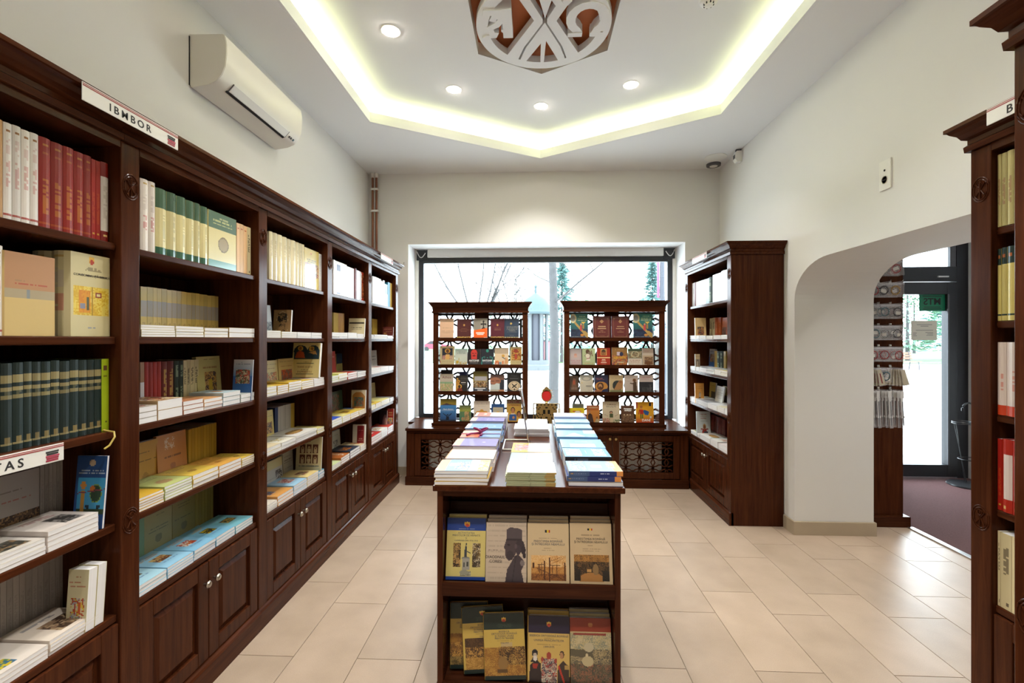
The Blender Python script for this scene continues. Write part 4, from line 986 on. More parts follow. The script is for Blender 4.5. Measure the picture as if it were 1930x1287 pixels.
# ------------------------------------------------------------------ printed covers, painted cell by cell from simple shapes
H_ = lambda s: np.array(hexc(s))
def paint(cols, rows, base, ops, seed=1):
    """cover print as a rows x cols grid of colours; coordinates 0..1 from the lower left corner"""
    rs = np.random.RandomState(seed)
    A = np.empty((rows, cols, 3)); A[:] = H_(base)
    X = (np.arange(cols) + .5) / cols; Y = (np.arange(rows) + .5) / rows
    XX, YY = np.meshgrid(X, Y)
    for op in ops:
        k = op[0]
        if k == 'r':
            x0, y0, x1, y1, c = op[1:]
            A[(XX > x0) & (XX < x1) & (YY > y0) & (YY < y1)] = H_(c)
        elif k == 'e':
            cx, cy, rx, ry, c = op[1:]
            A[((XX - cx) / rx) ** 2 + ((YY - cy) / ry) ** 2 < 1] = H_(c)
        elif k == 'o':      # ring
            cx, cy, rx, ry, wd, c = op[1:]
            d = np.sqrt(((XX - cx) / rx) ** 2 + ((YY - cy) / ry) ** 2)
            A[(d < 1) & (d > 1 - wd)] = H_(c)
        elif k == 'p':
            pts, c = op[1:]
            ins = np.zeros(XX.shape, bool); n = len(pts)
            for i in range(n):
                (xa, ya), (xb, yb) = pts[i], pts[(i + 1) % n]
                if ya == yb: continue
                cr = ((ya > YY) != (yb > YY)) & (XX < (xb - xa) * (YY - ya) / (yb - ya) + xa)
                ins ^= cr
            A[ins] = H_(c)
        elif k == 'l':
            x0, y0, x1, y1, wd, c = op[1:]
            dx, dy = x1 - x0, y1 - y0; L = dx * dx + dy * dy
            t = np.clip(((XX - x0) * dx + (YY - y0) * dy) / L, 0, 1)
            A[(XX - x0 - t * dx) ** 2 + (YY - y0 - t * dy) ** 2 < wd * wd] = H_(c)
        elif k == 't':      # a line of small print
            x0, x1, y, hh, c = op[1:6]; a = op[6] if len(op) > 6 else .7
            msk = (XX > x0) & (XX < x1) & (np.abs(YY - y) < max(hh / 2, .5 / rows))
            word = (rs.rand(cols) < .82)[None, :]
            A[msk & word] = A[msk & word] * (1 - a) + H_(c) * a
        elif k == 'v':      # lettering running up a spine
            x0, x1, y0, y1, c = op[1:6]; a = op[6] if len(op) > 6 else .7
            msk = (XX > x0) & (XX < x1) & (YY > y0) & (YY < y1)
            g_ = rs.rand(rows, cols) < .72
            A[msk & g_] = A[msk & g_] * (1 - a) + H_(c) * a
        elif k == 'n':      # blotchy picture
            x0, y0, x1, y1, cs, cell = op[1:7]
            msk = (XX > x0) & (XX < x1) & (YY > y0) & (YY < y1)
            gx = np.maximum((XX * cols / cell).astype(int), 0); gy = (YY * rows / cell).astype(int)
            tab = rs.randint(0, len(cs), (gy.max() + 2, gx.max() + 2))
            pick = tab[(gy + rs.randint(0, 2, gy.shape)), (gx + rs.randint(0, 2, gx.shape))]
            cols_ = np.array([H_(c) for c in cs])[pick]
            A[msk] = cols_[msk]
        elif k == 'g':
            y0, y1, c0, c1 = op[1:]
            msk = (YY > y0) & (YY <= y1); t = ((YY - y0) / (y1 - y0))[..., None]
            B = H_(c0) * (1 - t) + H_(c1) * t
            A[msk] = B[msk]
    return A

def fig(x, y, s, robe, skin='b98a62', halo=None, hair='3a2a1e'):
    """a standing figure: y is the foot, s the height"""
    o = []
    if halo: o.append(('e', x, y + s * .86, s * .20, s * .15, halo))
    o += [('p', [(x - s * .10, y + s * .72), (x + s * .10, y + s * .72), (x + s * .20, y), (x - s * .20, y)], robe), ('e', x, y + s * .85, s * .10, s * .10, hair), ('e', x, y + s * .83, s * .075, s * .075, skin)]
    return o
CREST = lambda x, y, s=.05: [('e', x, y, s, s * .55, 'c9872e'), ('r', x - s, y, x + s, y + s * .6, 'e0b040'), ('e', x, y - s * .2, s * .7, s * .4, 'b8402a'), ('r', x - s * .15, y + s * .2, x + s * .15, y + s * .75, 'f0d080')]

# ---- spines: key -> (kind, description, material, base, spine ops)
PB, HB, BK = 'paperback_book', 'hardcover_book', 'booklet'  # last kind: thin paperbacks and brochures alike
SPN = {
 'tan': (HB, 'tan hardback', 'b98a52', []),
 'white_red': (HB, 'white hardback with red title', 'e4ded6', [('r', .2, .90, .8, .93, '9a6a3a'), ('v', .2, .8, .34, .62, 'c88078', .55), ('v', .3, .7, .68, .84, 'c8a098', .5), ('r', 0, .055, 1, .065, 'b05a50')]),
 'red_gold': (HB, 'thick red hardback with gold lettering', '8e1c10', [('r', .2, .91, .8, .935, 'b06a24'), ('r', .3, .82, .7, .85, 'a04a1c'), ('v', .25, .75, .16, .55, 'b56a1c', .75), ('r', 0, .05, 1, .062, 'a84a1a')]),
 'red_thin': (PB, 'thin red volume', 'a01c12', [('v', .2, .8, .2, .6, 'b84a1c', .6), ('r', .2, .06, .8, .09, 'c89a3a')]),
 'red_white': (HB, 'red hardback with white spine panel', '7e130c', [('r', 0, .13, 1, .82, 'd8cfc6'), ('v', .3, .7, .3, .7, 'a8988c', .4), ('r', .2, .90, .8, .92, 'b07a40'), ('r', .3, .07, .7, .10, 'd0b070')]),
 'green_gold': (HB, 'dark green cloth volume with gold lettering', '10231f', [('r', .1, .78, .9, .87, '8e8258'), ('r', .1, .69, .9, .72, '8e8258'), ('r', .1, .60, .9, .63, '7c724c'), ('v', .2, .8, .63, .69, '5a5a40', .6), ('r', .15, .10, .85, .15, '7a6a40'), ('r', .05, .07, .95, .08, '8e8258')]),
 'lime': (PB, 'lime green paperback', 'aac020', [('r', .35, .85, .7, .90, '6a4a2a'), ('r', .3, .76, .8, .77, '7a7a20'), ('r', .3, .70, .8, .71, '7a7a20'), ('r', .4, .12, .75, .14, '5a5a20')]),
 'grey_plain': (BK, 'plain grey-white booklet', 'b4aca6', [('v', .3, .7, .2, .7, '8a807c', .3)]),
 'white_crest': (HB, 'tall white hardback with gold crest', 'e6dcd2', [('r', .35, .925, .7, .95, 'c0a060'), ('r', .45, .86, .6, .88, '505050'), ('v', .35, .65, .3, .5, 'c05a58', .6), ('v', .35, .65, .56, .8, 'c0b0a8', .5)]),
 'green_cream': (HB, 'plastic-wrapped volume with green and cream spine', 'd9cd96', [('r', 0, .70, 1, 1, '3c5e44'), ('r', 0, 0, 1, .12, '2f6048'), ('v', .45, .85, .2, .66, '8a8458', .4)]),
 'peach': (PB, 'peach-coloured paperback', 'e2b98a', [('r', .2, .88, .8, .91, 'b8583a'), ('v', .4, .6, .5, .8, 'c89a70', .5)]),
 'cream_text': (PB, 'cream paperback with dark spine text', 'd3c498', [('v', .35, .65, .45, .85, '5a4c38', .75), ('r', .4, .05, .7, .08, '6a5a48')]),
 'yellow_grey': (PB, 'yellow paperback with grey spine band', 'e0c672', [('r', 0, .42, 1, .72, 'b4aca4'), ('v', .3, .7, .05, .3, 'b08a5a', .5), ('r', .4, .80, .6, .83, '7a6a3a')]),
 'tan_label': (PB, 'tan book with white label', 'a06c34', [('r', 0, .30, 1, .62, 'dcd6da')]),
 'red_cloth': (HB, 'bright red cloth volume', 'a52a24', [('v', .4, .6, .1, .5, 'c86a40', .5)]),
 'maroon_gold': (HB, 'maroon volume with gold lettering', '6e1f14', [('v', .35, .65, .3, .85, 'c09a40', .7), ('v', .35, .65, .05, .25, 'b07a40', .6)]),
 'dark_green': (HB, 'dark green volume with pale lettering', '18291c', [('v', .35, .65, .65, .9, '90a080', .7), ('v', .35, .65, .06, .45, '90a080', .6)]),
 'yellow_thin': (BK, 'thin yellow booklet', 'c3a043', []),
 'olive_thin': (BK, 'thin olive booklet', '8c7c3e', []),
 'cream_gloss': (HB, 'plastic-wrapped cream volume', 'ddd2ae', [('v', .3, .7, .5, .85, 'b8aa88', .5)]),
 'white_plain': (PB, 'white-spined book', 'dcdad8', [('v', .3, .7, .4, .8, 'a0a0a4', .4)]),
 'white_thin': (BK, 'thin white brochure', 'c8c4c0', []),
 'navy_plain': (PB, 'navy paperback', '1c2c58', []),
 'navy_white': (PB, 'white book with navy top', 'e0dcd8', [('r', 0, .72, 1, .9, '1e2a60'), ('r', 0, .04, 1, .08, '1e2a60')]),
 'maroon_plain': (HB, 'maroon-spined book', '5e1410', [('v', .35, .65, .3, .7, '8a4a30', .5)]),
 'blue_plain': (PB, 'blue paperback', '2a7a9a', []),
 'teal_plain': (PB, 'teal-spined book', '35626a', []),
 'pale_green': (PB, 'pale green book', 'aecbb8', [('v', .3, .7, .3, .8, '6a8a7a', .5)]),
 'orange_plain': (PB, 'orange paperback', 'a84a1c', [('v', .3, .7, .3, .8, 'd08a50', .5)]),
 'olive_cream': (HB, 'olive-cream hardback with small red lettering', 'b5a96e', [('v', .35, .65, .3, .65, '8a5238', .6)]),
 'cream_darkgreen': (HB, 'cream hardback with dark green head', 'cdbd6e', [('r', 0, .78, 1, 1, '16302a'), ('r', 0, .06, 1, .10, '16302a'), ('r', .3, .86, .7, .91, 'a85a24')]),
 'white_orange': (HB, 'white hardback with orange-red foot', 'd9c8be', [('r', 0, 0, 1, .13, 'c8401c'), ('v', .4, .75, .35, .62, 'c8583a', .6)]),
 'red_label': (HB, 'red hardback with white label', 'a8220e', [('r', .2, .18, 1, .80, 'd8c8c0'), ('r', .3, .05, .6, .09, 'd0b070')]),
}
# ---- stack tops: key -> (description, base, ops)
def tl(c, ys=(.80, .74)): return [('t', .2, .8, y, .03, c) for y in ys]
TOP = {
 'photo_dark': ('book with a dark photo cover', 'd8d2ca', [('n', .1, .1, .9, .55, ['5a5a50', '3a3830', '8a7050'], 2)] + tl('a05050')),
 'photo_grey': ('white book with grey photo and red title', 'd9cfc8', [('n', .45, .1, .85, .6, ['3a3836', '5a5654', '8a8480'], 2)] + tl('b06868', (.8, .72))),
 'green_photo': ('white book with small green and yellow picture', 'dcd2c8', [('n', .1, .1, .6, .4, ['5a8a58', 'c8b030', '3a6a88'], 2)] + tl('707070')),
 'photo_sepia': ('cream book with brown photograph', 'ddd0c2', [('n', .3, .1, .8, .6, ['4a382c', '8a7058', 'b09878'], 2)] + tl('707078')),
 'cream': ('cream booklet', 'd9cfae', tl('8a7a60')), 'white': ('white booklet', 'dcdcdc', tl('909090')),
 'orange_band': ('cream book with orange edge', 'd8c8a0', [('r', 0, 0, .15, 1, 'b8603a')]),
 'tan_thick': ('thick tan book', 'a98a4e', [('r', 0, .3, 1, .5, '8a8078')]),
 'painting_a': ('book with a warm painted cover', 'b0a89a', [('n', .05, .1, .95, .9, ['8a7a68', '5a4a40', 'c0b8a8', '8a3a30'], 2)]),
 'painting_b': ('book with a red and ochre painting', 'b89a70', [('n', .05, .05, .95, .95, ['8a3a2c', 'c89a50', '5a4838', 'd8c8a8'], 2)]),
 'brown_top': ('brown-covered book', 'a86a44', tl('e0c8a0')), 'orange_top': ('pale orange book', 'd09a64', tl('7a4a2a')),
 'pale_blue': ('pale blue book with small orange picture', 'b4c8d0', [('r', .35, .3, .65, .6, 'b87a44')] + tl('607890')),
 'pale_grey': ('pale grey-green book', 'b8c0b8', tl('808880')),
 'yellow_plain': ('ochre yellow booklet', 'cfa52e', tl('6a5420')),
 'green_seal': ('green booklet with reddish seal', 'b3bc74', [('e', .5, .35, .22, .14, 'a88a5c')] + tl('6a7040')),
 'yellow_seal': ('yellow booklet with small seal', 'd2b34c', [('e', .5, .35, .14, .09, 'a07a34')] + tl('6a5424')),
 'yellow_orange': ('orange-yellow booklet', 'd5a04a', [('e', .5, .35, .12, .08, 'a8702c')] + tl('7a5020')),
 'sky_icon': ('sky-blue booklet with brown icon', 'a5cfe0', [('n', .3, .35, .75, .62, ['8a5c28', 'b07a38', '5a4a30'], 2)] + tl('d08a40') + [('t', .3, .8, .25, .03, '5a7ab0')]),
 'sky_icon_b': ('sky-blue booklet with ochre icon', '8fc0dc', [('n', .3, .35, .75, .62, ['a8682c', 'd0b070', '6a3a24'], 2)] + tl('d08a40') + [('t', .3, .8, .25, .03, '5a7ab0')]),
 'sky_icon_c': ('sky-blue booklet with red icon', '7fb6d6', [('n', .3, .35, .75, .62, ['b03a24', 'd07a48', 'e0d8d0'], 2)] + tl('d08a40') + [('t', .3, .8, .25, .03, '5a7ab0')]),
 'sky_icon_d': ('sky-blue booklet with black and yellow icon', '72acc8', [('n', .3, .35, .75, .62, ['2a2420', 'c8b020', '6a5420'], 2)] + tl('d0a040') + [('t', .3, .8, .25, .03, '5a7ab0')]),
 'sky_icon_e': ('teal-blue booklet with dark icon', '72aebc', [('n', .3, .35, .75, .62, ['3a342a', 'a89040', '6a5a3a'], 2)] + tl('90b0c0')),
 'pale_yellow': ('pale yellow booklet', 'd8cc84', tl('9a8a4a')), 'yellow_pale': ('pale yellow booklet', 'd8cc84', tl('9a8a4a')),
 'yellow_red': ('yellow book with red edge', 'd0a83c', [('r', 0, .8, 1, 1, 'b04a2c')]),
 'yellow_icon': ('yellow book with brown picture', 'd4b444', [('n', .25, .25, .75, .6, ['6a5028', 'a8803c', '8a6a30'], 2)]),
 'yellow_icon_b': ('yellow book with dark oval picture', 'dcc486', [('n', .3, .25, .8, .6, ['5a3020', '8a4030', 'd0b890'], 2)]),
 'yellow_blue': ('yellow book with blue corner', 'd4b860', [('r', .6, .5, 1, 1, '3a66b0')]),
 'pink_top': ('white book with pink picture', 'e0d4d0', [('n', .2, .3, .8, .7, ['c07870', 'e0b0a8', 'b05048'], 2)]),
 'cream_icon': ('cream book with round brown icon', 'd8c8a4', [('e', .5, .5, .3, .2, 'a8703c')]),
 'white_gold': ('white book with gold pattern', 'dcd8cc', [('n', .2, .2, .8, .5, ['b09a40', 'dcd8cc', 'dcd8cc'], 2)]),
 'white_oval': ('white book with oval picture', 'd8d4ce', [('e', .5, .45, .32, .2, 'a8783c'), ('e', .5, .45, .22, .14, 'c8a060')]),
 'photo_small': ('white book with small photo', 'd8d0c4', [('n', .2, .3, .7, .6, ['5a6068', '8a8078', 'b0a898'], 2)]),
 'orange_icon': ('orange book with blue picture', 'd89a50', [('n', .1, .3, .5, .7, ['5a78a0', 'b0a890', '8a4a30'], 2)]),
 'sky_red': ('light blue book with red picture', '9cc4de', [('n', .3, .3, .8, .75, ['b03a34', 'd8a8a0', 'e0d8d0'], 2)]),
 'blue_top': ('bright blue book', '4a9ac8', [('n', .1, .2, .5, .7, ['2a4a58', '8a7a50', '4a9ac8'], 2)]),
 'lime_top': ('lime-covered booklet', 'bccb5c', tl('7a8a30')),
 'red_top': ('red-covered booklet', 'b83828', tl('e0b0a0')), 'grey_top': ('grey-covered booklet', '9a9a9c', tl('606064')),
 'blue_white': ('book with a royal blue corner', 'cdd09a', [('r', 0, 0, 1, .5, '2a4ab0'), ('t', .3, .7, .25, .06, 'e0e0e0')]),
 'pale_green_top': ('pale green booklet', 'c4cf9a', tl('8a9a60')),
 'brown_icon': ('orange-brown book with white strip', 'a85a20', [('n', .5, .1, .8, .9, ['e0d8d0', 'a85a20', 'c88a50'], 2)]),
 'navy_orange': ('navy book with orange icon', '2c3444', [('n', .15, .2, .7, .6, ['c07a2c', '8a4420', '2c3444'], 2)]),
 'pale_icon': ('cream book with colourful icon', 'd4c4a0', [('n', .5, .2, .9, .7, ['a86a30', 'b03a24', 'd0a050'], 2)]),
 'dark_top': ('dark-edged book', '3a3a48', []), 'red_white': ('red book with white square', 'b82820', [('r', .2, .3, .8, .8, 'e0dcd0')]),
 'white_red_top': ('white book with red strip', 'e0dad0', [('r', 0, .8, 1, 1, 'c02a24'), ('n', .1, .2, .7, .6, ['c8a850', 'e0dad0', 'a05a30'], 2)]),
 'grey_band': ('white book with grey band', 'd6d6d8', [('r', 0, 0, 1, .2, '707880')]),
 'white_teal': ('thick white book with teal edge', 'dedad2', [('r', 0, 0, .08, 1, '4a9a8a'), ('n', .4, .3, .8, .6, ['c87a50', 'e0c8b0', 'dedad2'], 2)]),
}
# ---- covers shown face on: key -> (kind, description, base, ops)
FAC = {
 'f_tan_band': (HB, 'tan and yellow hardback with red title', 'd4b878', [('r', 0, .56, 1, 1, 'b98a62'), ('r', 0, .46, 1, .56, 'b0a080'), ('r', .42, .46, .5, .56, '8a9090'), ('t', .18, .85, .62, .02, 'b04a38', .8), ('t', .18, .4, .67, .015, 'a08060')]),
 'f_concord': (HB, 'thick cream hardback with open-book picture', 'd3c798', CREST(.52, .92, .07) + [('t', .42, .66, .84, .012, '807050'), ('t', .38, .74, .82, .012, '807050'), ('t', .34, .78, .795, .012, '807050'), ('t', .2, .92, .735, .022, '504030', .8), ('n', .08, .25, .98, .60, ['e2c23c', 'd8b030', 'e8d060'], 3), ('n', .2, .29, .50, .56, ['e09a1c', 'd88a1c'], 2), ('r', .40, .32, .46, .48, '5a5a30'), ('r', .24, .33, .34, .40, '8a8a98'), ('r', .62, .47, .78, .54, '8a3a24'), ('r', .66, .49, .74, .52, 'e0d090'), ('r', .53, .26, .55, .60, 'b08a28'), ('t', .42, .6, .10, .025, '6a7aa0')]),
 'f_brown_photo': (PB, 'grey book with brown landscape photograph', 'a39c98', [('n', 0, 0, 1, .42, ['5a4430', '8a6a44', '3a2a20', '7a5a3c'], 3), ('t', .1, .8, .62, .02, 'a04a40'), ('t', .1, .6, .75, .015, '706860')]),
 'f_blue_globe': (PB, 'blue paperback with globe and haloed figure', '274a80', [('e', .52, .90, .10, .045, 'b09a80'), ('t', .15, .9, .80, .022, 'b8c4d0'), ('t', .1, .95, .755, .022, 'b8c4d0'), ('r', .1, .2, 1, .70, '3f96c4'), ('r', .1, .2, 1, .26, '3a4a30'), ('r', .19, .22, .35, .52, 'b0843a'), ('e', .27, .59, .09, .055, 'c8883a'), ('o', .70, .48, .20, .13, .15, '7a9a50'), ('e', .70, .48, .18, .115, '2c4434'), ('e', .58, .55, .07, .045, 'b86a2c'), ('l', .1, .48, 1, .54, .008, '7a3a4a'), ('e', .45, .30, .07, .03, '20303c'), ('e', .8, .30, .06, .03, '20303c')]),
 'f_cream_figures': (PB, 'cream paperback with red and yellow figures', 'cfc6a0', [('t', .3, .6, .88, .018, 'b06a50'), ('t', .08, .9, .80, .025, 'b05a44'), ('t', .15, .85, .73, .025, 'b05a44'), ('n', .2, .2, .85, .55, ['d0b040', 'cfc6a0', 'b04a2c', '9aa0a8', 'cfc6a0'], 2), ('r', .35, .28, .45, .45, 'b03824'), ('r', .58, .3, .68, .48, 'c85a2c'), ('e', .55, .12, .3, .12, '7a8a78'), ('e', .55, .05, .1, .06, '303438')]),
 'f_green_seal': (HB, 'green and cream wrapped volume with round seal, face out', 'd8cc94', [('r', 0, .70, 1, 1, '53705a'), ('r', 0, 0, 1, .13, '4e8a78'), ('t', .35, .7, .90, .015, 'b8c090'), ('t', .15, .85, .85, .03, 'c8cc90'), ('t', .15, .85, .79, .03, 'c8cc90'), ('e', .52, .44, .19, .14, 'a0906c'), ('o', .52, .44, .19, .14, .15, '7a6a4c')]),
 'f_cream_paint': (PB, 'cream book with painted figures', 'c8b878', [('t', .3, .8, .93, .02, '8a6a4a'), ('t', .25, .85, .76, .03, '9a6040'), ('n', .3, .08, .80, .66, ['6a4a34', 'b8803c', '3a3440', 'c8a060'], 2), ('r', .47, .15, .62, .5, 'c0a038')]),
 'f_blue_crowd': (PB, 'blue paperback with painted crowd', '2c5a94', [('g', .6, 1, '5a80a8', 'c0bcb8'), ('t', .4, .6, .92, .015, '505868'), ('t', .15, .85, .885, .025, '505868'), ('n', .15, .40, .85, .76, ['8a8a70', '5a5038', 'b8a888', 'a03a28', '3a4430'], 2), ('t', .25, .75, .17, .035, 'b0c0d8'), ('t', .25, .75, .1, .035, 'b0c0d8')]),
 'f_ochre': (PB, 'ochre booklet with dark title, face out', 'b98a3a', [('t', .1, .9, .62, .03, '4a3820'), ('t', .1, .6, .78, .02, '5a4828'), ('e', .4, .28, .14, .1, 'a0762e')]),
 'f_orange_plain': (PB, 'orange-brown booklet with small seal, face out', 'b97a3c', [('t', .25, .75, .58, .02, '5a3a20'), ('t', .2, .8, .52, .03, '4a2c18'), ('e', .5, .32, .1, .07, '9a5c2c'), ('n', .25, .68, .6, .92, ['d0b8a0', 'c08a58', 'b97a3c'], 2)]),
 'f_green': (PB, 'green-edged booklet', '6a8a64', []),
 'f_olive_seal': (PB, 'olive booklet with seal, face out', '8e8350', [('t', .3, .7, .9, .02, '5a5230'), ('t', .2, .85, .66, .025, '4a4228'), ('t', .15, .85, .60, .025, '4a4228'), ('e', .5, .42, .13, .09, '6a6038'), ('t', .3, .75, .2, .02, '5a5230')]),
 'f_olive_seal_b': (PB, 'darker olive booklet with seal, face out', '7c6e38', [('t', .2, .8, .9, .02, '4a4020'), ('t', .25, .75, .85, .02, '4a4020'), ('t', .1, .9, .6, .025, '3e361c'), ('e', .5, .4, .13, .09, '5a5028'), ('t', .3, .75, .2, .02, '4a4020')]),
 'f_yellow_crowd': (HB, 'yellow hardback with painted church scene, face out', 'd6c070', CREST(.45, .90, .05) + [('t', .15, .8, .73, .03, '4a4430'), ('t', .2, .8, .68, .03, '4a4430'), ('n', .02, .30, .98, .64, ['a03828', 'd8c8a0', '8a6a48', 'b08a50', '5a5860'], 2), ('e', .5, .48, .14, .12, 'd8b890')]),
 'f_pale_photo': (PB, 'pale book with dark photo', 'b0a8a0', [('n', 0, .05, 1, .5, ['5a5650', '8a8478', '3a3a34'], 2)]),
 'f_brown_black': (PB, 'brown book with black patterned arch', '8a6c48', [('o', .5, .45, .36, .5, .06, 'b0a080'), ('n', .25, .55, .78, .88, ['1c1814', '8a6c48', '1c1814'], 2), ('n', .32, .22, .7, .5, ['241c16', '8a6c48', '8a6c48'], 2), ('t', .2, .8, .1, .02, 'b09870')]),
 'f_cream_icon': (PB, 'cream booklet with orange icon', 'c6b47c', [('t', .1, .9, .88, .02, '7a6a48'), ('t', .1, .8, .72, .025, '8a5a3c'), ('n', .1, .05, .9, .6, ['a86a3c', '7a7a60', 'b84a24', 'c6b47c'], 2)]),
 'f_cream_red': (PB, 'cream booklet with red picture', 'bfa870', [('t', .1, .9, .9, .02, '7a6a48'), ('t', .15, .85, .74, .025, '8a5a3c'), ('n', .15, .05, .85, .62, ['5a4a48', '8a2a1c', 'b84a24', '6a6060'], 2)]),
 'f_two_saints': (PB, 'large yellow-cream paperback with two haloed saints in arches', 'd2c184', [('e', .28, .76, .25, .17, '1f3540'), ('e', .75, .76, .22, .17, '1f3540'), ('r', .05, .54, .97, .78, '1f3540'), ('r', .04, .53, .98, .545, '3a3a34'), ('e', .27, .84, .10, .07, 'd0a848'), ('e', .27, .84, .055, .045, '8a5a34'), ('p', [(.08, .56), (.46, .56), (.40, .72), (.27, .78), (.14, .72)], 'b0502a'), ('e', .68, .83, .10, .07, 'd0a848'), ('e', .70, .83, .055, .045, '8a5a34'), ('p', [(.58, .72), (.82, .78), (.90, .66), (.74, .68)], 'b88a50'), ('t', .4, .62, .45, .015, '505040'), ('r', .15, .405, .8, .415, '505040'), ('t', .35, .6, .23, .015, '505040'), ('r', .15, .095, .8, .105, '505040')]),
 'f_yellow_icon': (PB, 'pale yellow book with framed icon', 'cdb65c', [('t', .2, .9, .82, .02, '7a6a38'), ('n', .15, .28, .85, .62, ['5a4428', 'a8742c', '3a3a38', 'c89a4c'], 2), ('t', .2, .8, .15, .02, '8a7438')]),
 'f_white_bush': (PB, 'whitish book with dark bush photo', 'bcb8b4', [('r', 0, .72, 1, 1, 'c8bc88'), ('n', .55, .2, .95, .62, ['3a3438', '6a6468', 'bcb8b4'], 2), ('t', .05, .6, .4, .02, '8a8680')]),
 'f_grey_text': (PB, 'grey-white booklet with lines of text', 'b8b2a4', [('t', .1, .8, .8, .02, '6a6258'), ('t', .1, .9, .68, .025, '5a5048'), ('t', .1, .9, .6, .02, '6a6258'), ('t', .15, .85, .42, .02, '6a6258')]),
 'f_six_icons': (PB, 'cream paperback with six small brown icons', 'd0c294', sum([[('r', .15 + .25 * i, .50 - .30 * j, .35 + .25 * i, .77 - .30 * j, '5a2c1c'), ('e', .25 + .25 * i, .60 - .30 * j, .065, .11, 'c8b48c'), ('e', .25 + .25 * i, .66 - .30 * j, .03, .03, '8a5a3c')] for i in range(3) for j in range(2)], []) + [('t', .12, .9, .13, .03, '50606a'), ('e', .5, .88, .05, .035, '6a5a40'), ('t', .8, .92, .04, .015, '6a8aa0')]),
 'f_white_gloss': (HB, 'glossy white volume, face out', 'dfe3e6', [('n', .05, .05, .95, .35, ['c8d8d8', 'dfe3e6', 'b0c8cc'], 3)]),
 'f_red_gloss': (HB, 'glossy red and white volume, face out', 'a03420', [('e', .5, .5, .45, .5, 'd8d4d4'), ('n', .7, .1, 1, .9, ['8a2414', '4a2018', 'b0683c'], 3), ('r', 0, 0, .15, 1, '5a1420')]),
 'f_cream_blackband': (PB, 'cream book with black band and title', 'cfc29c', [('r', .02, .72, .98, .80, '2a2018'), ('t', .15, .85, .5, .04, '5a5248'), ('t', .2, .8, .42, .02, '7a7060')]),
 'f_red_plain': (PB, 'red paperback with white title', 'a8351c', [('t', .1, .8, .78, .03, 'e0c0b0')]),
 'f_green_blue': (PB, 'cream and navy book', 'a89a5c', [('r', 0, .55, 1, 1, '1c3044'), ('t', .2, .7, .3, .02, '6a6040')]),
 'f_dark_paint': (PB, 'dark green book with painted scene', '2c4438', [('n', .1, .1, .75, .9, ['3a3430', '6a6a5c', '8a4034', '2c4438'], 2)]),
 'f_teal_icon': (PB, 'book with teal spine and framed icon', 'd0c4a8', [('r', .08, .1, .95, .75, 'a5723c'), ('e', .5, .72, .42, .2, 'a5723c'), ('n', .2, .28, .85, .7, ['2c5a58', '8a4a38', '3a6a60', '4a4438'], 2), ('r', .1, .04, .95, .18, '20385c')]),
 'f_pale_bush': (PB, 'pale booklet with dark figure', 'a9a793', [('n', .35, .2, .75, .6, ['3c3c38', 'a9a793', '5a5850'], 2), ('t', .2, .8, .8, .02, '7a7868')]),
 'f_maroon_white': (HB, 'white book with maroon cover panel', 'd4ccc0', [('r', .34, .02, .94, .96, '7c141c'), ('t', .45, .85, .75, .02, 'b07a70'), ('t', .5, .8, .4, .03, 'c8a090'), ('t', .45, .85, .33, .03, 'c8a090')]),
 'f_white_photo': (HB, 'white book with grey figure photo, face out', 'd8dadc', [('n', .25, .2, .75, .65, ['8a8078', '6a5a58', 'b8b4b0'], 2)]),
 'f_teal_photo': (HB, 'white and teal book, face out', 'd4dade', [('r', 0, .55, 1, 1, '5a8a90'), ('n', .2, .2, .8, .5, ['2c6a78', '8aa8b0', 'd4dade'], 2)]),
 'f_maroon_gold': (PB, 'small maroon book with gold text', '5c1e18', [('t', .1, .9, .8, .05, 'b08a60'), ('t', .3, .9, .6, .05, 'b08a60'), ('n', .1, .1, .4, .5, ['a8803c', '5c1e18', '8a5a30'], 2)]),
 'f_white_text': (PB, 'white booklet with dark text blocks', 'c8c6c2', [('t', .2, .8, .7, .06, '505050'), ('t', .2, .8, .55, .06, '505050'), ('n', .1, .05, .9, .35, ['8a8480', 'c8c6c2', 'b0aca8'], 2)]),
 'f_cream_plain': (PB, 'cream booklet leaning in shadow', 'c4b88c', []),
 'f_dark_moon': (PB, 'dark purple book with glowing moon picture', '2c1c26', [('e', .75, .45, .3, .35, '6a4a4c'), ('e', .85, .45, .15, .22, 'a88a80')]),
 'f_red_icon': (PB, 'red book with gold icon picture', '8c1f18', [('t', .25, .8, .82, .05, 'd0a060'), ('t', .2, .85, .72, .05, 'd0a060'), ('n', .15, .15, .88, .6, ['d8b040', '8a4a30', '4a6a90', 'd0c080'], 2)]),
 'f_beige_paint': (PB, 'beige book with framed painting', 'c9ac78', [('t', .2, .8, .92, .02, '8a7448'), ('n', .2, .18, .82, .58, ['4a3c38', 'a8643c', '3a4440', 'b88a50'], 2)]),
 'f_orange_photo': (PB, 'orange book with dark photo', 'a4522c', [('n', .05, .05, .6, .55, ['4a2c24', '7a4a3c', '2c2020'], 2), ('r', .15, .05, .4, .2, 'c8a890')]),
 'f_photo_head': (PB, 'grey book with portrait photograph', '8c7e6c', [('r', 0, .7, 1, 1, 'b8a078'), ('t', .1, .9, .86, .02, '6a5a40'), ('e', .5, .42, .28, .26, '5a5248'), ('e', .48, .40, .19, .2, 'a4927c'), ('r', .2, 0, .85, .16, '3a342c')]),
 'f_orange_man': (PB, 'orange book with man in black', 'c88c40', [('t', .15, .9, .82, .02, '7a5424'), ('t', .15, .9, .72, .02, '7a5424'), ('p', [(.22, 0), (.80, 0), (.76, .2), (.5, .32), (.28, .2)], '241e1a'), ('e', .53, .42, .14, .13, '8a7a68'), ('e', .53, .40, .11, .11, 'b09a84')]),
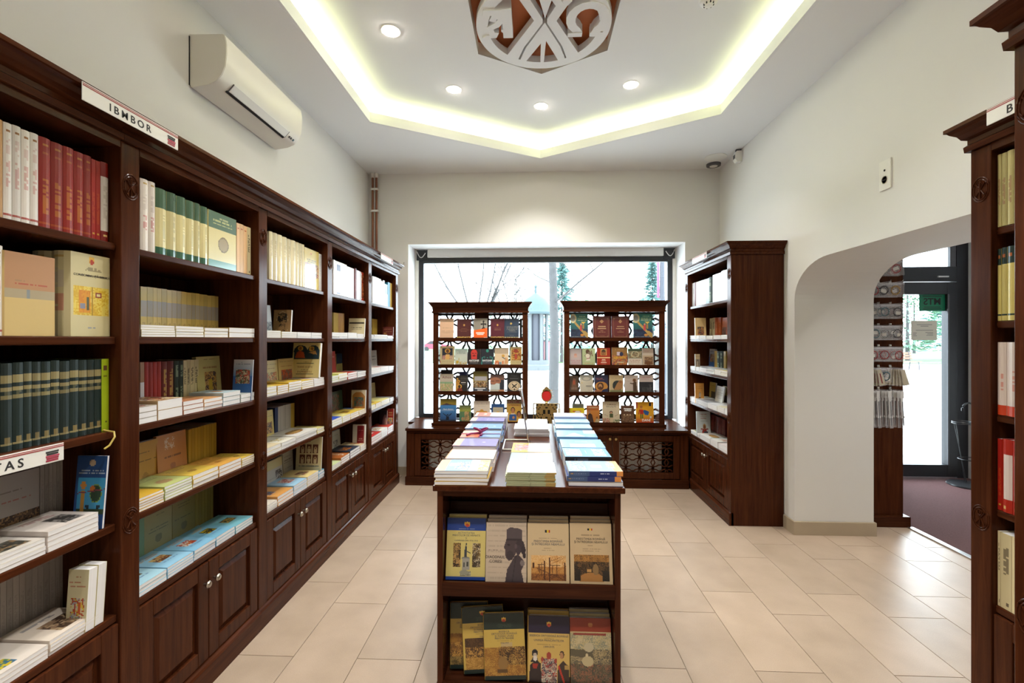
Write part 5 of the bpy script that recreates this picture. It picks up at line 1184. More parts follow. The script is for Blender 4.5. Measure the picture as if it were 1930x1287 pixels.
 'f_yellow_black_b': (PB, 'second yellow book with dark photo, nearer the viewer', 'c4ae5c', [('n', .3, .1, 1, .55, ['2c2620', '6a5a3c', '3a342a'], 2), ('t', .1, .9, .85, .02, '7a6a38')]),
 'f_yellow_black': (PB, 'yellow book with black photo', 'c4ae5c', [('n', .3, .1, 1, .55, ['2c2620', '6a5a3c', '3a342a'], 2), ('t', .1, .9, .85, .02, '7a6a38')]),
 'f_white_christ': (PB, 'white booklet with red-robed Christ figure', 'bcc4c4', [('t', .25, .75, .88, .03, 'a06060'), ('t', .25, .75, .80, .03, 'a06060'), ('t', .3, .7, .73, .03, 'a06060'), ('t', .3, .8, .62, .015, '707880'), ('p', [(.32, 0), (.80, 0), (.70, .30), (.58, .36), (.42, .30)], '8a2a24'), ('r', .52, 0, .80, .2, '2c3848'), ('e', .56, .40, .12, .11, 'b08a50'), ('e', .56, .38, .08, .08, '7a4a34'), ('r', .3, .28, .42, .33, '8a3a2c'), ('r', .72, .28, .84, .33, '8a3a2c')]),
 # window racks
 'r_beige': (PB, 'plain beige booklet with thin lines of text', 'dcb494', [('r', 0, .82, 1, 1, 'b8997c'), ('t', .18, .8, .52, .025, '8a6a54'), ('t', .1, .95, .36, .02, '9a7a60'), ('t', .1, .95, .30, .02, '9a7a60'), ('t', .2, .8, .25, .02, '9a7a60')]),
 'r_maroon': (HB, 'maroon volume with gold crest and patterned foot', '4e1e1e', [('e', .5, .68, .07, .055, 'c09048'), ('t', .3, .7, .49, .03, '9a6a4a'), ('t', .1, .9, .42, .03, '9a6a4a'), ('t', .25, .75, .35, .03, '9a6a4a'), ('n', 0, 0, 1, .07, ['c89a40', '6a3a20', 'e0c070'], 1)]),
 'r_orange_cross': (PB, 'grey book with black cross and slanted orange lower half', '8f887c', [('r', .5, .46, .98, .92, 'a49c8e'), ('l', .72, .50, .72, .86, .035, '1e1a18'), ('l', .55, .70, .90, .70, .035, '1e1a18'), ('e', .72, .84, .07, .04, '1e1a18'), ('e', .56, .70, .05, .05, '1e1a18'), ('e', .88, .70, .05, .05, '1e1a18'), ('p', [(.55, .45), (.72, .58), (.92, .45)], '1e1a18'), ('p', [(0, 0), (1, 0), (1, .51), (0, .39)], 'f5651a'), ('r', .17, .23, .80, .30, 'f0dcd0'), ('r', .25, .15, .72, .21, 'f0dcd0'), ('r', .75, .0, 1, .04, 'f0dcd0')]),
 'r_burgundy': (HB, 'burgundy volume with gold crest and patterned foot', '571a2a', [('e', .5, .67, .07, .055, 'c09048'), ('t', .2, .8, .94, .02, '8a5a5a'), ('t', .28, .75, .50, .03, 'a07858'), ('t', .28, .75, .42, .03, 'a07858'), ('n', 0, 0, 1, .07, ['b88a38', '5a3420', 'd8b868'], 1)]),
 'r_navy': (HB, 'slate navy volume with gold crest and patterned foot', '2c3a4e', [('e', .45, .74, .07, .055, 'c0a050'), ('t', .1, .95, .58, .025, '8a8a80'), ('t', .15, .9, .51, .025, '8a8a80'), ('t', .15, .9, .44, .025, '8a8a80'), ('t', .3, .75, .37, .025, '8a8a80'), ('t', .2, .85, .31, .025, '8a8a80'), ('t', .35, .65, .13, .02, '8a8a90'), ('n', 0, 0, 1, .06, ['d0b878', '5a5030', 'e0d8b0'], 1)]),
 'r_icon_cream': (PB, 'cream book with Christ and kneeling crowd icon', 'bfae84', [('r', .15, .27, .88, .88, '2a2e38'), ('e', .52, .74, .19, .13, 'c8923a'), ('e', .52, .73, .11, .10, '5a3a28'), ('p', [(.3, .27), (.75, .27), (.66, .55), (.40, .55)], 'd8a860'), ('n', .16, .28, .38, .50, ['b08078', 'd0a080', '8a5a50'], 2), ('n', .66, .28, .87, .50, ['c8a0a0', 'd0b080', '8a6a60'], 2), ('r', .0, .08, .05, .2, 'a05030'), ('t', .15, .9, .18, .02, '8a7a54')]),
 'r_palegreen': (PB, 'pale green book with golden churches along the foot', 'c3cabb', [('g', .55, 1, 'c8ccc0', '8a9c94'), ('t', .3, .8, .80, .04, '6a7a74'), ('t', .2, .9, .71, .05, '5a7068'), ('n', .05, .02, .95, .20, ['c8a040', 'c3cabb', 'b09a60', 'c3cabb'], 2), ('e', .2, .17, .1, .1, 'c0a030'), ('l', .32, .2, .34, .42, .02, 'b89a58')]),
 'r_antonie_red': (PB, 'black book with red face', '241e20', [('e', .5, .72, .25, .25, 'c83c34'), ('r', .28, .35, .74, .75, 'c83c34'), ('r', .33, .70, .48, .73, '5a1c1c'), ('r', .56, .70, .71, .73, '5a1c1c'), ('e', .5, .57, .13, .05, '6a2020'), ('r', .48, .60, .54, .70, 'a8302c'), ('t', .15, .85, .17, .035, 'a8a0a0'), ('t', .15, .85, .10, .03, '8a8484')]),
 'r_antonie_teal': (PB, 'black book with teal hands and emblem', '23252f', [('e', .5, .88, .11, .10, '2f8a78'), ('l', .06, .02, .10, .45, .035, '3a8a80'), ('l', .94, .02, .88, .45, .035, '3a8a80'), ('l', .10, .45, .28, .52, .02, '3a8a80'), ('l', .88, .45, .70, .52, .02, '3a8a80'), ('p', [(.22, .42), (.34, .52), (.3, .40)], '3a8a80'), ('p', [(.78, .42), (.66, .52), (.7, .40)], '3a8a80'), ('p', [(.45, .42), (.5, .5), (.55, .42)], '3a8a80'), ('t', .15, .85, .17, .035, '8a94a0'), ('t', .15, .85, .10, .03, '6a7484')]),
 'r_cream_line': (PB, 'cream book with orange line drawing of monks', 'dcc4a4', [('r', 0, .66, 1, 1, 'b4a088'), ('e', .62, .53, .11, .09, 'c89a48'), ('l', .55, .45, .9, .28, .03, '6a6a68'), ('p', [(.7, .05), (.98, .08), (.96, .35), (.8, .45)], 'd09a68'), ('r', .05, .0, .30, .22, 'c85a30'), ('r', .12, .02, .22, .12, 'dcc4a4'), ('r', .30, .03, .5, .16, '7a8a94'), ('r', .55, .05, .65, .22, 'd0703c'), ('e', .2, .2, .1, .05, 'd8884c')]),
 'r_icon_group': (PB, 'cream book with crowded golden icon', 'b9a676', [('n', .12, .25, .98, .90, ['a8682c', 'c89a3c', '7a2c20', '6a4a30', 'd0a850'], 2), ('e', .5, .76, .22, .1, '8a3424'), ('r', .4, .3, .6, .6, 'a8402c'), ('t', .1, .9, .14, .02, '8a7a54')]),
 'r_athos': (PB, 'beige book with flowering meadow', 'bdb2a0', [('r', 0, .58, 1, .60, 'a89c8c'), ('n', .02, .02, .95, .54, ['8aa070', 'c8a878', 'b89080', '9aa868', 'd0b898'], 2), ('n', .02, .44, .95, .54, ['8aa888', '7a9a70'], 2), ('t', .15, .9, .62, .02, '9a6a58')]),
 'r_black_saints': (PB, 'black book with golden haloed saints', '26221f', [('e', .22, .62, .15, .10, 'c8923a'), ('e', .22, .60, .07, .06, '6a4428'), ('e', .15, .78, .08, .05, 'c8923a'), ('p', [(.0, .02), (.35, .02), (.3, .55), (.05, .7)], 'b8843a'), ('e', .32, .30, .20, .14, 'd09a40'), ('e', .32, .29, .11, .10, '3a2c24'), ('p', [(.1, .0), (.6, .0), (.5, .2), (.2, .2)], '7a3020'), ('t', .45, .95, .88, .025, '707070'), ('t', .4, .95, .78, .03, '707070'), ('t', .4, .95, .66, .02, '707070'), ('r', .45, .53, .85, .56, 'd8d4d0'), ('t', .5, .85, .42, .02, '909090')]),
 'r_crowd': (PB, 'yellow and black book with crowd photograph', '8a7a28', [('r', .3, .86, .8, .98, '8a8a80'), ('g', .74, 1, '7a7030', '5a4c18'), ('r', .1, .52, .95, .75, 'a8a4a8'), ('r', .0, .0, 1, .50, '4a3a2a'), ('n', .0, .20, 1, .50, ['b08a4c', '4a3424', 'c8b898', '2c2420', '8a5a34'], 2), ('r', 0, 0, 1, .19, '2c3848'), ('r', .12, .12, .88, .17, 'd8d8d8'), ('r', .3, .04, .7, .09, 'd0d0d0'), ('r', 0, 0, 1, .02, 'b89070')]),
 'r_mask': (PB, 'book with photo of a face in a surgical mask', '6a5248', [('r', .68, .12, 1, .85, '30343c'), ('g', .7, 1, '7a5444', '4a3c38'), ('e', .36, .62, .40, .22, 'a06a50'), ('r', .05, .60, .3, .64, '4a3028'), ('r', .4, .62, .65, .66, '4a3028'), ('p', [(0, .12), (.68, .12), (.68, .46), (.45, .50), (.3, .40), (0, .42)], 'c0c8c4'), ('r', 0, .1, .7, .13, 'a8b8b8'), ('r', 0, 0, 1, .11, 'b8ac98'), ('r', .6, 0, 1, .11, 'b07a58')]),
 'r_clock': (PB, 'black book with cream clock face', '201f1e', [('e', .52, .29, .42, .25, 'd0bc9c'), ('o', .52, .29, .36, .215, .12, '8a7454'), ('l', .36, .38, .66, .20, .03, '1a1a1a'), ('l', .68, .38, .38, .20, .03, '1a1a1a'), ('l', .52, .04, .52, .14, .03, '1a1a1a'), ('o', .52, .29, .42, .25, .06, 'e0d0b0'), ('r', .2, .66, .8, .69, '5a5a5a')]),
 'r_blue_arms': (PB, 'blue book with silhouette of raised arms and yellow sky', '2c5c9c', [('g', .0, .70, '24406c', '4080b8'), ('r', 0, .70, 1, 1, 'a08a30'), ('p', [(0, .70), (.4, .80), (.55, .76), (.75, .74), (1, .71)], '4a3844'), ('g', .84, 1, '988630', '5c5420'), ('p', [(.36, 0), (.56, 0), (.54, .22), (.38, .22)], '141c2c'), ('e', .46, .28, .05, .035, '141c2c'), ('l', .42, .22, .18, .34, .02, '141c2c'), ('l', .52, .22, .70, .34, .02, '141c2c'), ('r', 0, 0, 1, .06, '202c3c'), ('r', .02, .47, .9, .49, 'c0d0e0'), ('t', .05, .85, .42, .02, '90b0d0')]),
 'r_green_paint': (PB, 'green book with painted tower and figures', '5c6e44', [('g', .6, 1, '9aa03c', '4a503c'), ('r', .0, .3, 1, .6, '5a7a54'), ('n', .45, .05, .85, .6, ['b08a58', '8a6a44', '6a6a4c', 'c8a070'], 2), ('r', 0, 0, .45, .35, '4a7a5c'), ('t', .2, .8, .84, .04, '7a8460'), ('t', .25, .8, .72, .04, '9a9a6a'), ('e', .3, .15, .12, .12, 'a8845c')]),
 'r_cream_saints': (PB, 'cream book with a row of haloed saints', 'd2c4b4', [('t', .15, .85, .90, .025, '9a8078'), ('t', .12, .88, .84, .03, '8a7068'), ('t', .25, .75, .76, .02, '9a8a80'), ('e', .5, .25, .44, .28, 'b8742c'), ('n', .08, .05, .92, .42, ['c8923c', '8a5a28', 'd8b060', '6a6a58'], 2), ('e', .5, .5, .12, .1, 'c8923c'), ('e', .25, .42, .11, .09, 'c8923c'), ('e', .75, .42, .11, .09, 'c8923c')]),
 'r_blue_icon': (PB, 'blue book with framed yellow icon', '20487c', [('r', .12, .0, .90, .80, 'b4aa94'), ('t', .2, .8, .68, .03, '8a8270'), ('e', .5, .35, .24, .22, 'd8a828'), ('e', .5, .32, .12, .14, '6a4a2c')]),
 'r_boy': (PB, 'yellow-brown book with praying boy', 'b38c40', [('g', .0, .6, 'c89a3c', 'b8903c'), ('g', .8, 1, '7a6444', '6a5840'), ('e', .82, .34, .15, .14, '2a1c1a'), ('e', .83, .30, .11, .12, '9a6444'), ('p', [(.16, .05), (.66, .05), (.66, .30), (.42, .38), (.18, .30)], '32568c'), ('e', .42, .52, .14, .13, '2a1e1a'), ('e', .42, .49, .11, .12, 'a8704c'), ('r', .3, .33, .54, .37, 'd8c8b0'), ('e', .46, .18, .08, .06, 'b07a54'), ('t', .12, .9, .72, .03, '7a3028')]),
 'r_key': (PB, 'teal book with a large golden key, beside the left post', '2c6e68', []), 'r_key_b': (PB, 'teal book with a large golden key, beside the right post', '2c6e68', []),
 'r_maroon_frame': (HB, 'maroon hardback with gold corner frame, first of the pair', '5e2422', []), 'r_maroon_frame_b': (HB, 'maroon hardback with gold corner frame, second of the pair', '5e2422', []),
 'r_lilac': (PB, 'lilac-grey book with pink title', 'b3a5a3', [('g', .6, 1, 'b3a5a3', '8c8280'), ('e', .5, .6, .12, .09, 'c08a74'), ('e', .5, .5, .16, .06, 'c8a090'), ('t', .1, .9, .28, .04, 'b0626c'), ('t', .15, .85, .17, .04, 'b0626c'), ('t', .1, .9, .06, .03, 'b0626c')]),
 'r_green_figure': (PB, 'light green book with seated figure', 'a9b488', [('e', .42, .80, .16, .14, '5a4030'), ('p', [(.15, .55), (.6, .85), (.72, .7), (.6, .4), (.3, .45)], '7a6a58'), ('e', .42, .55, .17, .12, 'd8ccb8'), ('l', .7, .85, .78, .55, .03, '6a4434'), ('p', [(.3, .25), (.6, .28), (.55, .5), (.35, .5)], 'd8d0c0'), ('l', .35, .38, .6, .42, .02, '8a3030'), ('t', .2, .9, .24, .03, 'd0d4b8'), ('t', .15, .85, .10, .05, 'c07a58')]),
 'r_redorange': (PB, 'brick-red book with framed building emblem', '9c2c14', [('r', .27, .55, .73, .95, 'c08a4c'), ('r', .33, .58, .67, .80, '5a3420'), ('p', [(.3, .80), (.7, .80), (.5, .93)], '3a3428'), ('r', .42, .6, .47, .75, 'c08a4c'), ('r', .55, .6, .6, .75, 'c08a4c'), ('r', 0, .40, 1, .46, 'e0c088'), ('r', .37, .29, .63, .34, 'e8d0b8'), ('r', .33, .21, .67, .26, 'e0b898'), ('r', .28, .11, .72, .17, 'e8d0b8'), ('t', .35, .65, .05, .02, 'd09070')]),
 'r_painting': (PB, 'ochre book with folk painting', '8c6434', [('n', 0, 0, 1, .55, ['a83a2c', 'b88434', '6a5a60', 'c8904c', '7a4a34'], 2), ('r', .32, .55, .52, .75, 'b8a8b0'), ('e', .62, .62, .12, .12, '2c304c'), ('n', .1, .35, .9, .5, ['c89a38', 'a8702c'], 2), ('t', .2, .8, .88, .06, 'a8885c'), ('r', .35, .14, .75, .18, 'd8c8a0')]),
 'r_grey_fresco': (PB, 'book with grey fresco above white title panel', '6a6c58', [('n', 0, .44, 1, .86, ['8a8468', '5a5c48', 'a89878', '3a4034', 'a0724c'], 2), ('o', .5, .66, .3, .2, .25, 'b0a888'), ('r', 0, .86, 1, 1, '3c4a34'), ('r', 0, 0, 1, .40, 'cdbfae'), ('t', .12, .9, .29, .04, '8a4a44'), ('t', .15, .85, .19, .04, '8a4a44'), ('t', .1, .9, .07, .02, '7a6a64')]),
 'r_beige_fresco': (PB, 'beige book with brown ship fresco', 'b09a80', [('r', .0, .58, 1, 1, '9a8878'), ('t', .15, .7, .84, .025, '8a4844'), ('t', .2, .6, .78, .02, '8a5850'), ('r', 0, .58, 1, .72, 'b8a898'), ('n', .2, .05, .95, .5, ['6a4c38', '8a6a4c', '4a3a34', 'a88458'], 2), ('e', .55, .12, .38, .1, '6a4428')]),
 'r_brown': (PB, 'brown book with icon-like portrait', '4a3a2c', [('e', .5, .72, .3, .2, '3a2a22'), ('p', [(.15, .1), (.85, .1), (.7, .8), (.4, .85)], '6a4c38'), ('r', .4, .45, .6, .7, '9a4a30'), ('t', .1, .9, .25, .03, '9a9088'), ('t', .15, .85, .18, .03, '9a9088')]),
 'r_halo': (PB, 'cream-white book with a floating ring', 'bdb6a4', [('g', .6, 1, 'c8c0ac', '8a8a80'), ('e', .5, .78, .38, .14, 'b8b0a0'), ('o', .5, .78, .38, .14, .3, '94948c'), ('r', .1, .48, .18, .58, 'd0b878'), ('r', .45, .32, .9, .37, '5a5650'), ('t', .5, .9, .26, .02, '8a8478'), ('t', .6, .9, .09, .03, 'b08a7c')]),
 'r_christ': (PB, 'navy book with Christ portrait icon', '2a2c44', [('t', .1, .6, .80, .03, '9a5a50'), ('t', .15, .75, .72, .03, '9a5a50'), ('e', .5, .32, .47, .28, 'b8803a'), ('e', .44, .34, .24, .22, '4a2e1e'), ('e', .42, .32, .14, .16, 'b08458'), ('e', .42, .24, .12, .09, '5a3824'), ('r', .0, .0, .6, .1, '9a6448'), ('p', [(.5, 0), (1, 0), (.9, .2), (.6, .14)], '242a48')]),
 'r_cave': (PB, 'cream book with rider before a dark cave', 'b8a27c', [('t', .35, .65, .94, .02, '8a7a5c'), ('t', .1, .9, .82, .04, '8a7454'), ('e', .58, .38, .36, .30, '2e3432'), ('p', [(.3, .1), (.55, .5), (.75, .7), (.98, .65), (.95, .25), (.6, .05)], 'a07448'), ('r', 0, 0, 1, .12, '7c7c54'), ('e', .8, .6, .1, .08, '8a5a3a')]),
 'r_monk': (PB, 'pale book with standing monk icon', 'b7a89e', [('t', .1, .5, .86, .02, '7a6a60'), ('t', .1, .4, .80, .02, '7a6a60'), ('t', .1, .45, .64, .02, '8a7a70'), ('r', 0, 0, 1, .06, '6a7a48'), ('e', .72, .70, .13, .10, '8a6034'), ('e', .72, .69, .08, .07, '5a3a26'), ('p', [(.62, .02), (.92, .02), (.86, .6), (.72, .64), (.62, .55)], '4e3a28'), ('l', .68, .48, .42, .52, .03, '4e3a28')]),
 'r_white_dark': (PB, 'book with white top and dark misty photo', '25262a', [('r', 0, .60, 1, 1, 'b8a8a0'), ('t', .12, .8, .86, .04, 'a05854'), ('t', .15, .7, .76, .03, 'a05854'), ('n', .2, .02, 1, .28, ['3a3c3c', '4a4a48', '25262a'], 2), ('l', .78, .05, .78, .4, .02, '5a5a58'), ('r', .66, .40, .88, .43, '5a5a58')]),
 'r_yellow': (PB, 'bright yellow book half hidden by the table stacks', 'd6bf14', [('r', .2, .72, .8, .80, 'c04424'), ('e', .55, .70, .2, .1, 'd8ccc0')]),
 'r_orange_monk': (PB, 'orange book with black-robed monk', 'b87430', [('g', .7, 1, 'a85c24', '8c4420'), ('r', .1, .84, .9, .92, 'b8906c'), ('e', .2, .62, .08, .10, '9a7258'), ('p', [(.05, 0), (.55, 0), (.42, .45), (.25, .55), (.10, .45)], '3c2620'), ('p', [(.62, 0), (.98, 0), (.92, .2), (.75, .2)], 'b8a47c'), ('e', .8, .28, .07, .06, '7a5034')]),
 'r_girl': (PB, 'cream book with girl among flowers', 'c8b89c', [('t', .25, .78, .86, .05, '5a2c28'), ('t', .2, .8, .78, .03, '6a6258'), ('t', .2, .8, .73, .03, '6a6258'), ('t', .22, .78, .64, .02, '9a9080'), ('e', .5, .48, .09, .07, '4a3424'), ('e', .5, .47, .055, .05, 'b88a68'), ('r', .40, .24, .62, .42, '44502c'), ('p', [(.40, 0), (.66, 0), (.62, .24), (.44, .24)], 'c8b08c'), ('n', .0, .0, .42, .2, ['a8402c', '5a6a3c', 'c8b89c', 'd0a090'], 2), ('n', .62, .0, 1, .13, ['4a5c30', '6a7a44', 'c8b89c'], 2), ('l', .12, .38, .3, .3, .01, '8a6a4c'), ('l', .9, .38, .72, .3, .01, '8a6a4c')]),
 'r_brown_title': (PB, 'brown book with white title and old photo', '5c3c28', [('r', .2, .78, .82, .83, 'd8d0c8'), ('r', .25, .68, .78, .73, 'd8d0c8'), ('n', .1, .05, .95, .5, ['6a4a34', '4a3020', '7c5c40', '8c6c4c'], 2), ('e', .25, .45, .05, .04, 'c8b090'), ('e', .48, .45, .05, .04, 'c8b090'), ('e', .70, .45, .05, .04, 'c8b090')]),
 'r_cape': (PB, 'yellow book with boy in a blue cape', 'd69a1a', [('g', 0, .35, 'c03a1c', 'd69a1a'), ('r', 0, .7, .1, 1, 'b0503c'), ('p', [(.36, .58), (.5, .62), (.75, .52), (.68, .35), (.5, .38)], '22508c'), ('r', .22, .4, .42, .62, 'b02418'), ('r', .24, .18, .31, .4, '3c6a34'), ('r', .34, .18, .41, .4, '3c6a34'), ('e', .30, .72, .09, .08, 'c88a4c'), ('e', .30, .76, .09, .06, 'b06a2c'), ('l', .2, .6, .15, .42, .025, 'b02418'), ('r', .73, .80, .86, .96, '22263a'), ('e', .83, .26, .06, .05, 'd8c8c0')]),
}
KEY = [('g', 0, 1, '1f2a44', '2f7a70'), ('n', 0, 0, 1, .35, ['26304a', '2c3c58', '1c2436'], 3), ('e', .14, .80, .20, .19, 'c0b48c'), ('e', .14, .80, .12, .12, '8a8c84'), ('l', .26, .62, .95, .06, .05, 'a8884c'), ('l', .80, .20, .98, .08, .09, 'a8884c'), ('p', [(.6, .66), (.86, .66), (.74, .56)], 'c8a84c'), ('r', .54, .30, .64, .55, 'b83a40'), ('r', .68, .38, .78, .55, '9a7a44'), ('e', .6, .56, .05, .04, 'c09068'), ('t', .5, .85, .88, .035, '9ab08c'), ('t', .4, .95, .80, .035, 'a8b88c'), ('t', .4, .95, .73, .04, 'c8cc9c'), ('t', .05, .9, .05, .02, 'b8b8b0'), ('e', .66, .12, .10, .05, 'b87a34')]
MFR = [('o', .5, .5, .0001, .0001, 1, '5e2422')]
def frame_ops(c):
    return [('r', .10, .035, .13, .93, c), ('r', .87, .035, .90, .93, c), ('r', .10, .90, .90, .925, c), ('r', .10, .035, .90, .06, c), ('e', .14, .89, .05, .035, c), ('e', .86, .89, .05, .035, c), ('e', .14, .07, .05, .035, c), ('e', .86, .07, .05, .035, c), ('p', [(.5, .66), (.62, .755), (.5, .85), (.38, .755)], 'a07850'), ('r', .3, .50, .72, .54, 'a88a68'), ('r', .25, .41, .76, .45, 'a88a68'), ('t', .42, .58, .33, .02, '9a7858'), ('t', .32, .70, .27, .025, '9a7858'), ('t', .35, .68, .1, .02, '8a6848')]
for k_ in ('r_key', 'r_key_b'): FAC[k_] = FAC[k_][:3] + (KEY,)
for k_ in ('r_maroon_frame', 'r_maroon_frame_b'): FAC[k_] = FAC[k_][:3] + (frame_ops('7c5a42'),)

# ------------------------------------------------------------------ a book: cover (boards and spine) with a page block
_BK = {}
def grid_faces(v, f, c, P, A):
    """adds a rows x cols sheet; P(u,v) gives the point; A the colours"""
    rows, cols = A.shape[:2]; b = len(v)
    for j in range(rows + 1):
        for i in range(cols + 1):
            v.append(P(i / cols, j / rows))
    for j in range(rows):
        for i in range(cols):
            a = b + j * (cols + 1) + i
            f.append((a, a + 1, a + cols + 2, a + cols + 1)); c.append(A[j, i])
def book_meshes(w, h, t, kind, base, front, spine, key, mname):
    k = (round(w, 3), round(h, 3), round(t, 4), key)
    if k in _BK: return _BK[k]
    hard = kind == HB
    bt = min(.0028 if hard else .0009, t * .2); ov = .0035 if hard else .0004
    v, f, c = [], [], []
    x0, x1, y0, y1 = -w / 2, w / 2, -t / 2, t / 2
    B = H_(base)
    one = B[None, None, :]
    def sheet(P, A=one): grid_faces(v, f, c, P, A)
    sheet(lambda a, b: (x0 + w * a, y0, h * b), front if front is not None else one)      # front
    sheet(lambda a, b: (x0 + w * a, y1, h * (1 - b)))                                        # back
    sheet(lambda a, b: (x1 - w * a, y0 + bt, h * b)); sheet(lambda a, b: (x1 - w * a, y1 - bt, h * (1 - b)))
    bul = t * .16 if hard else 0.0
    sp = spine if spine is not None else one
    sheet(lambda a, b: (x0 - bul * math.sin(PI * a), y1 - t * a, h * b), sp if spine is not None else np.repeat(one, 4, 1) if hard else one)
    for ya, yb in ((y0, y0 + bt), (y1 - bt, y1)):
        for zz in (0, h): sheet(lambda a, b, ya=ya, yb=yb, zz=zz: (x0 + w * a, ya + (yb - ya) * b, zz))
        sheet(lambda a, b, ya=ya, yb=yb: (x1, ya + (yb - ya) * a, h * b))
    # spine thickness at head and foot
    for zz in (0, h): sheet(lambda a, b, zz=zz: (x0 + bt * 1.5 * b - (bul * math.sin(PI * a) if b == 0 else 0), y0 + t * a, zz), np.repeat(one, 4, 1) if hard else one)
    me = bpy.data.meshes.new('cover'); me.from_pydata(v, [], f)
    at = me.attributes.new('Col', 'FLOAT_COLOR', 'FACE')
    at.data.foreach_set('color', np.concatenate([np.array(c), np.ones((len(c), 1))], 1).astype(np.float32).ravel())
    me.materials.append(M[mname])
    pm = MB().box(x0 + bt, x1 - ov, y0 + bt, y1 - bt, ov, h - ov).mesh('page_block', M['pages'])
    _BK[k] = (me, pm)
    return _BK[k]
GLOSS = {'green_cream', 'cream_gloss', 'f_green_seal', 'f_white_gloss', 'f_red_gloss', 'f_yellow_crowd'}
CLOTH = {'green_gold', 'red_cloth', 'maroon_gold', 'dark_green'}
def put_book(w, h, t, kind, base, key, label, group, front=None, spine=None, loc=(0, 0, 0), mtx=None, pages=True):
    mname = 'gloss' if key[0] in GLOSS else 'cloth' if key[0] in CLOTH else 'printm'
    me, pm = book_meshes(w, h, t, kind, base, front, spine, key, mname)
    o = obj(kind, me); obj('page_block', pm, o)
    m = Matrix.Translation(loc)
    if mtx is not None: m = m @ mtx
    o.matrix_world = m
    tag(o, label, 'book', group)
    return o
RZ = lambda a: Matrix.Rotation(R(a), 4, 'Z')
RX = lambda a: Matrix.Rotation(R(a), 4, 'X')
RYm = lambda a: Matrix.Rotation(R(a), 4, 'Y')

ORD = ['first', 'second', 'third', 'fourth', 'fifth', 'sixth', 'seventh', 'eighth', 'ninth', 'tenth', 'eleventh', 'twelfth', 'thirteenth', 'fourteenth', 'fifteenth', 'sixteenth', 'seventeenth', 'eighteenth']
LVN = ['top shelf', 'second shelf', 'third shelf', 'fourth shelf', 'lowest shelf']
def lvz(case, lv): return (LV if case <= 5 else RLV if case == 6 else FLV)[lv]
_SPC = {}
for case, lv, X, hh, dep, books in SPINES:
    face = 1 if case <= 5 else -1
    cnt = {}
    for st, lo, hi in books:
        kind, desc, base, ops = SPN[st]
        cnt[(case, lv, st)] = _SPC.get((case, lv, st), 0); _SPC[(case, lv, st)] = cnt[(case, lv, st)] + 1
        i = cnt[(case, lv, st)]
        t = hi - lo - .0014
        h = hh * (1 + random.uniform(-.009, .005))
        if st == 'red_thin': h = hh * .985
        rows = 44
        sp = np.clip(paint(4, rows, base, ops, seed=sum(map(ord, st)) + i % 3) * [1.0, .88, 1.06][i % 3], 0, 1)
        lab = label_of(desc, '%s such spine, %s, %s' % (ORD[i], LVN[lv], CASENAME[case]))
        put_book(dep, h, t, kind, base, (st, i % 3), lab, 'books standing on the %s of the %s' % (LVN[lv], CASENAME[case]), None, sp,
                 (X - face * dep / 2, (lo + hi) / 2, lvz(case, lv) + .0006), RZ(180 if face > 0 else 0))

CELL = .0062
for case, lv, X, dep, items in STACKS:
    face = 1 if case <= 5 else -1
    ni = 0
    for lo, hi, n, H0, st in items:
        desc, base, ops = TOP[st]
        w = hi - lo; ni += 1
        t = H0 / n
        z = lvz(case, lv) + .0006
        for k in range(n):
            top = k == n - 1
            d2 = dep * random.uniform(.985, 1.0)
            ww = w - .001
            front = paint(max(6, int(ww / CELL)), max(8, int(d2 / CELL)), base, ops, sum(map(ord, st))) if top else None
            pos = 'topmost' if top else ORD[n - 1 - k] + ' from top'
            lab = label_of(desc, '%s in %s pile, %s, %s' % (pos, ORD[ni - 1], LVN[lv], CASENAME[case]))
            sort = PB if t > .0152 else BK  # split by thickness alone, thin paperbacks included
            # lies flat, spine towards the near side, foot of the book towards the aisle
            mtx = RZ((90 if face > 0 else -90) + random.uniform(-.4, .4)) @ RX(-90)
            put_book(ww, d2, t - .0006, sort, base, (st, 'T' if top else 'U', round(w, 3)), lab, 'books piled on the %s of the %s' % (LVN[lv], CASENAME[case]), front, None,
                     (X + random.uniform(-.004, 0) * face, (lo + hi) / 2, z + t / 2), mtx)
            z += t

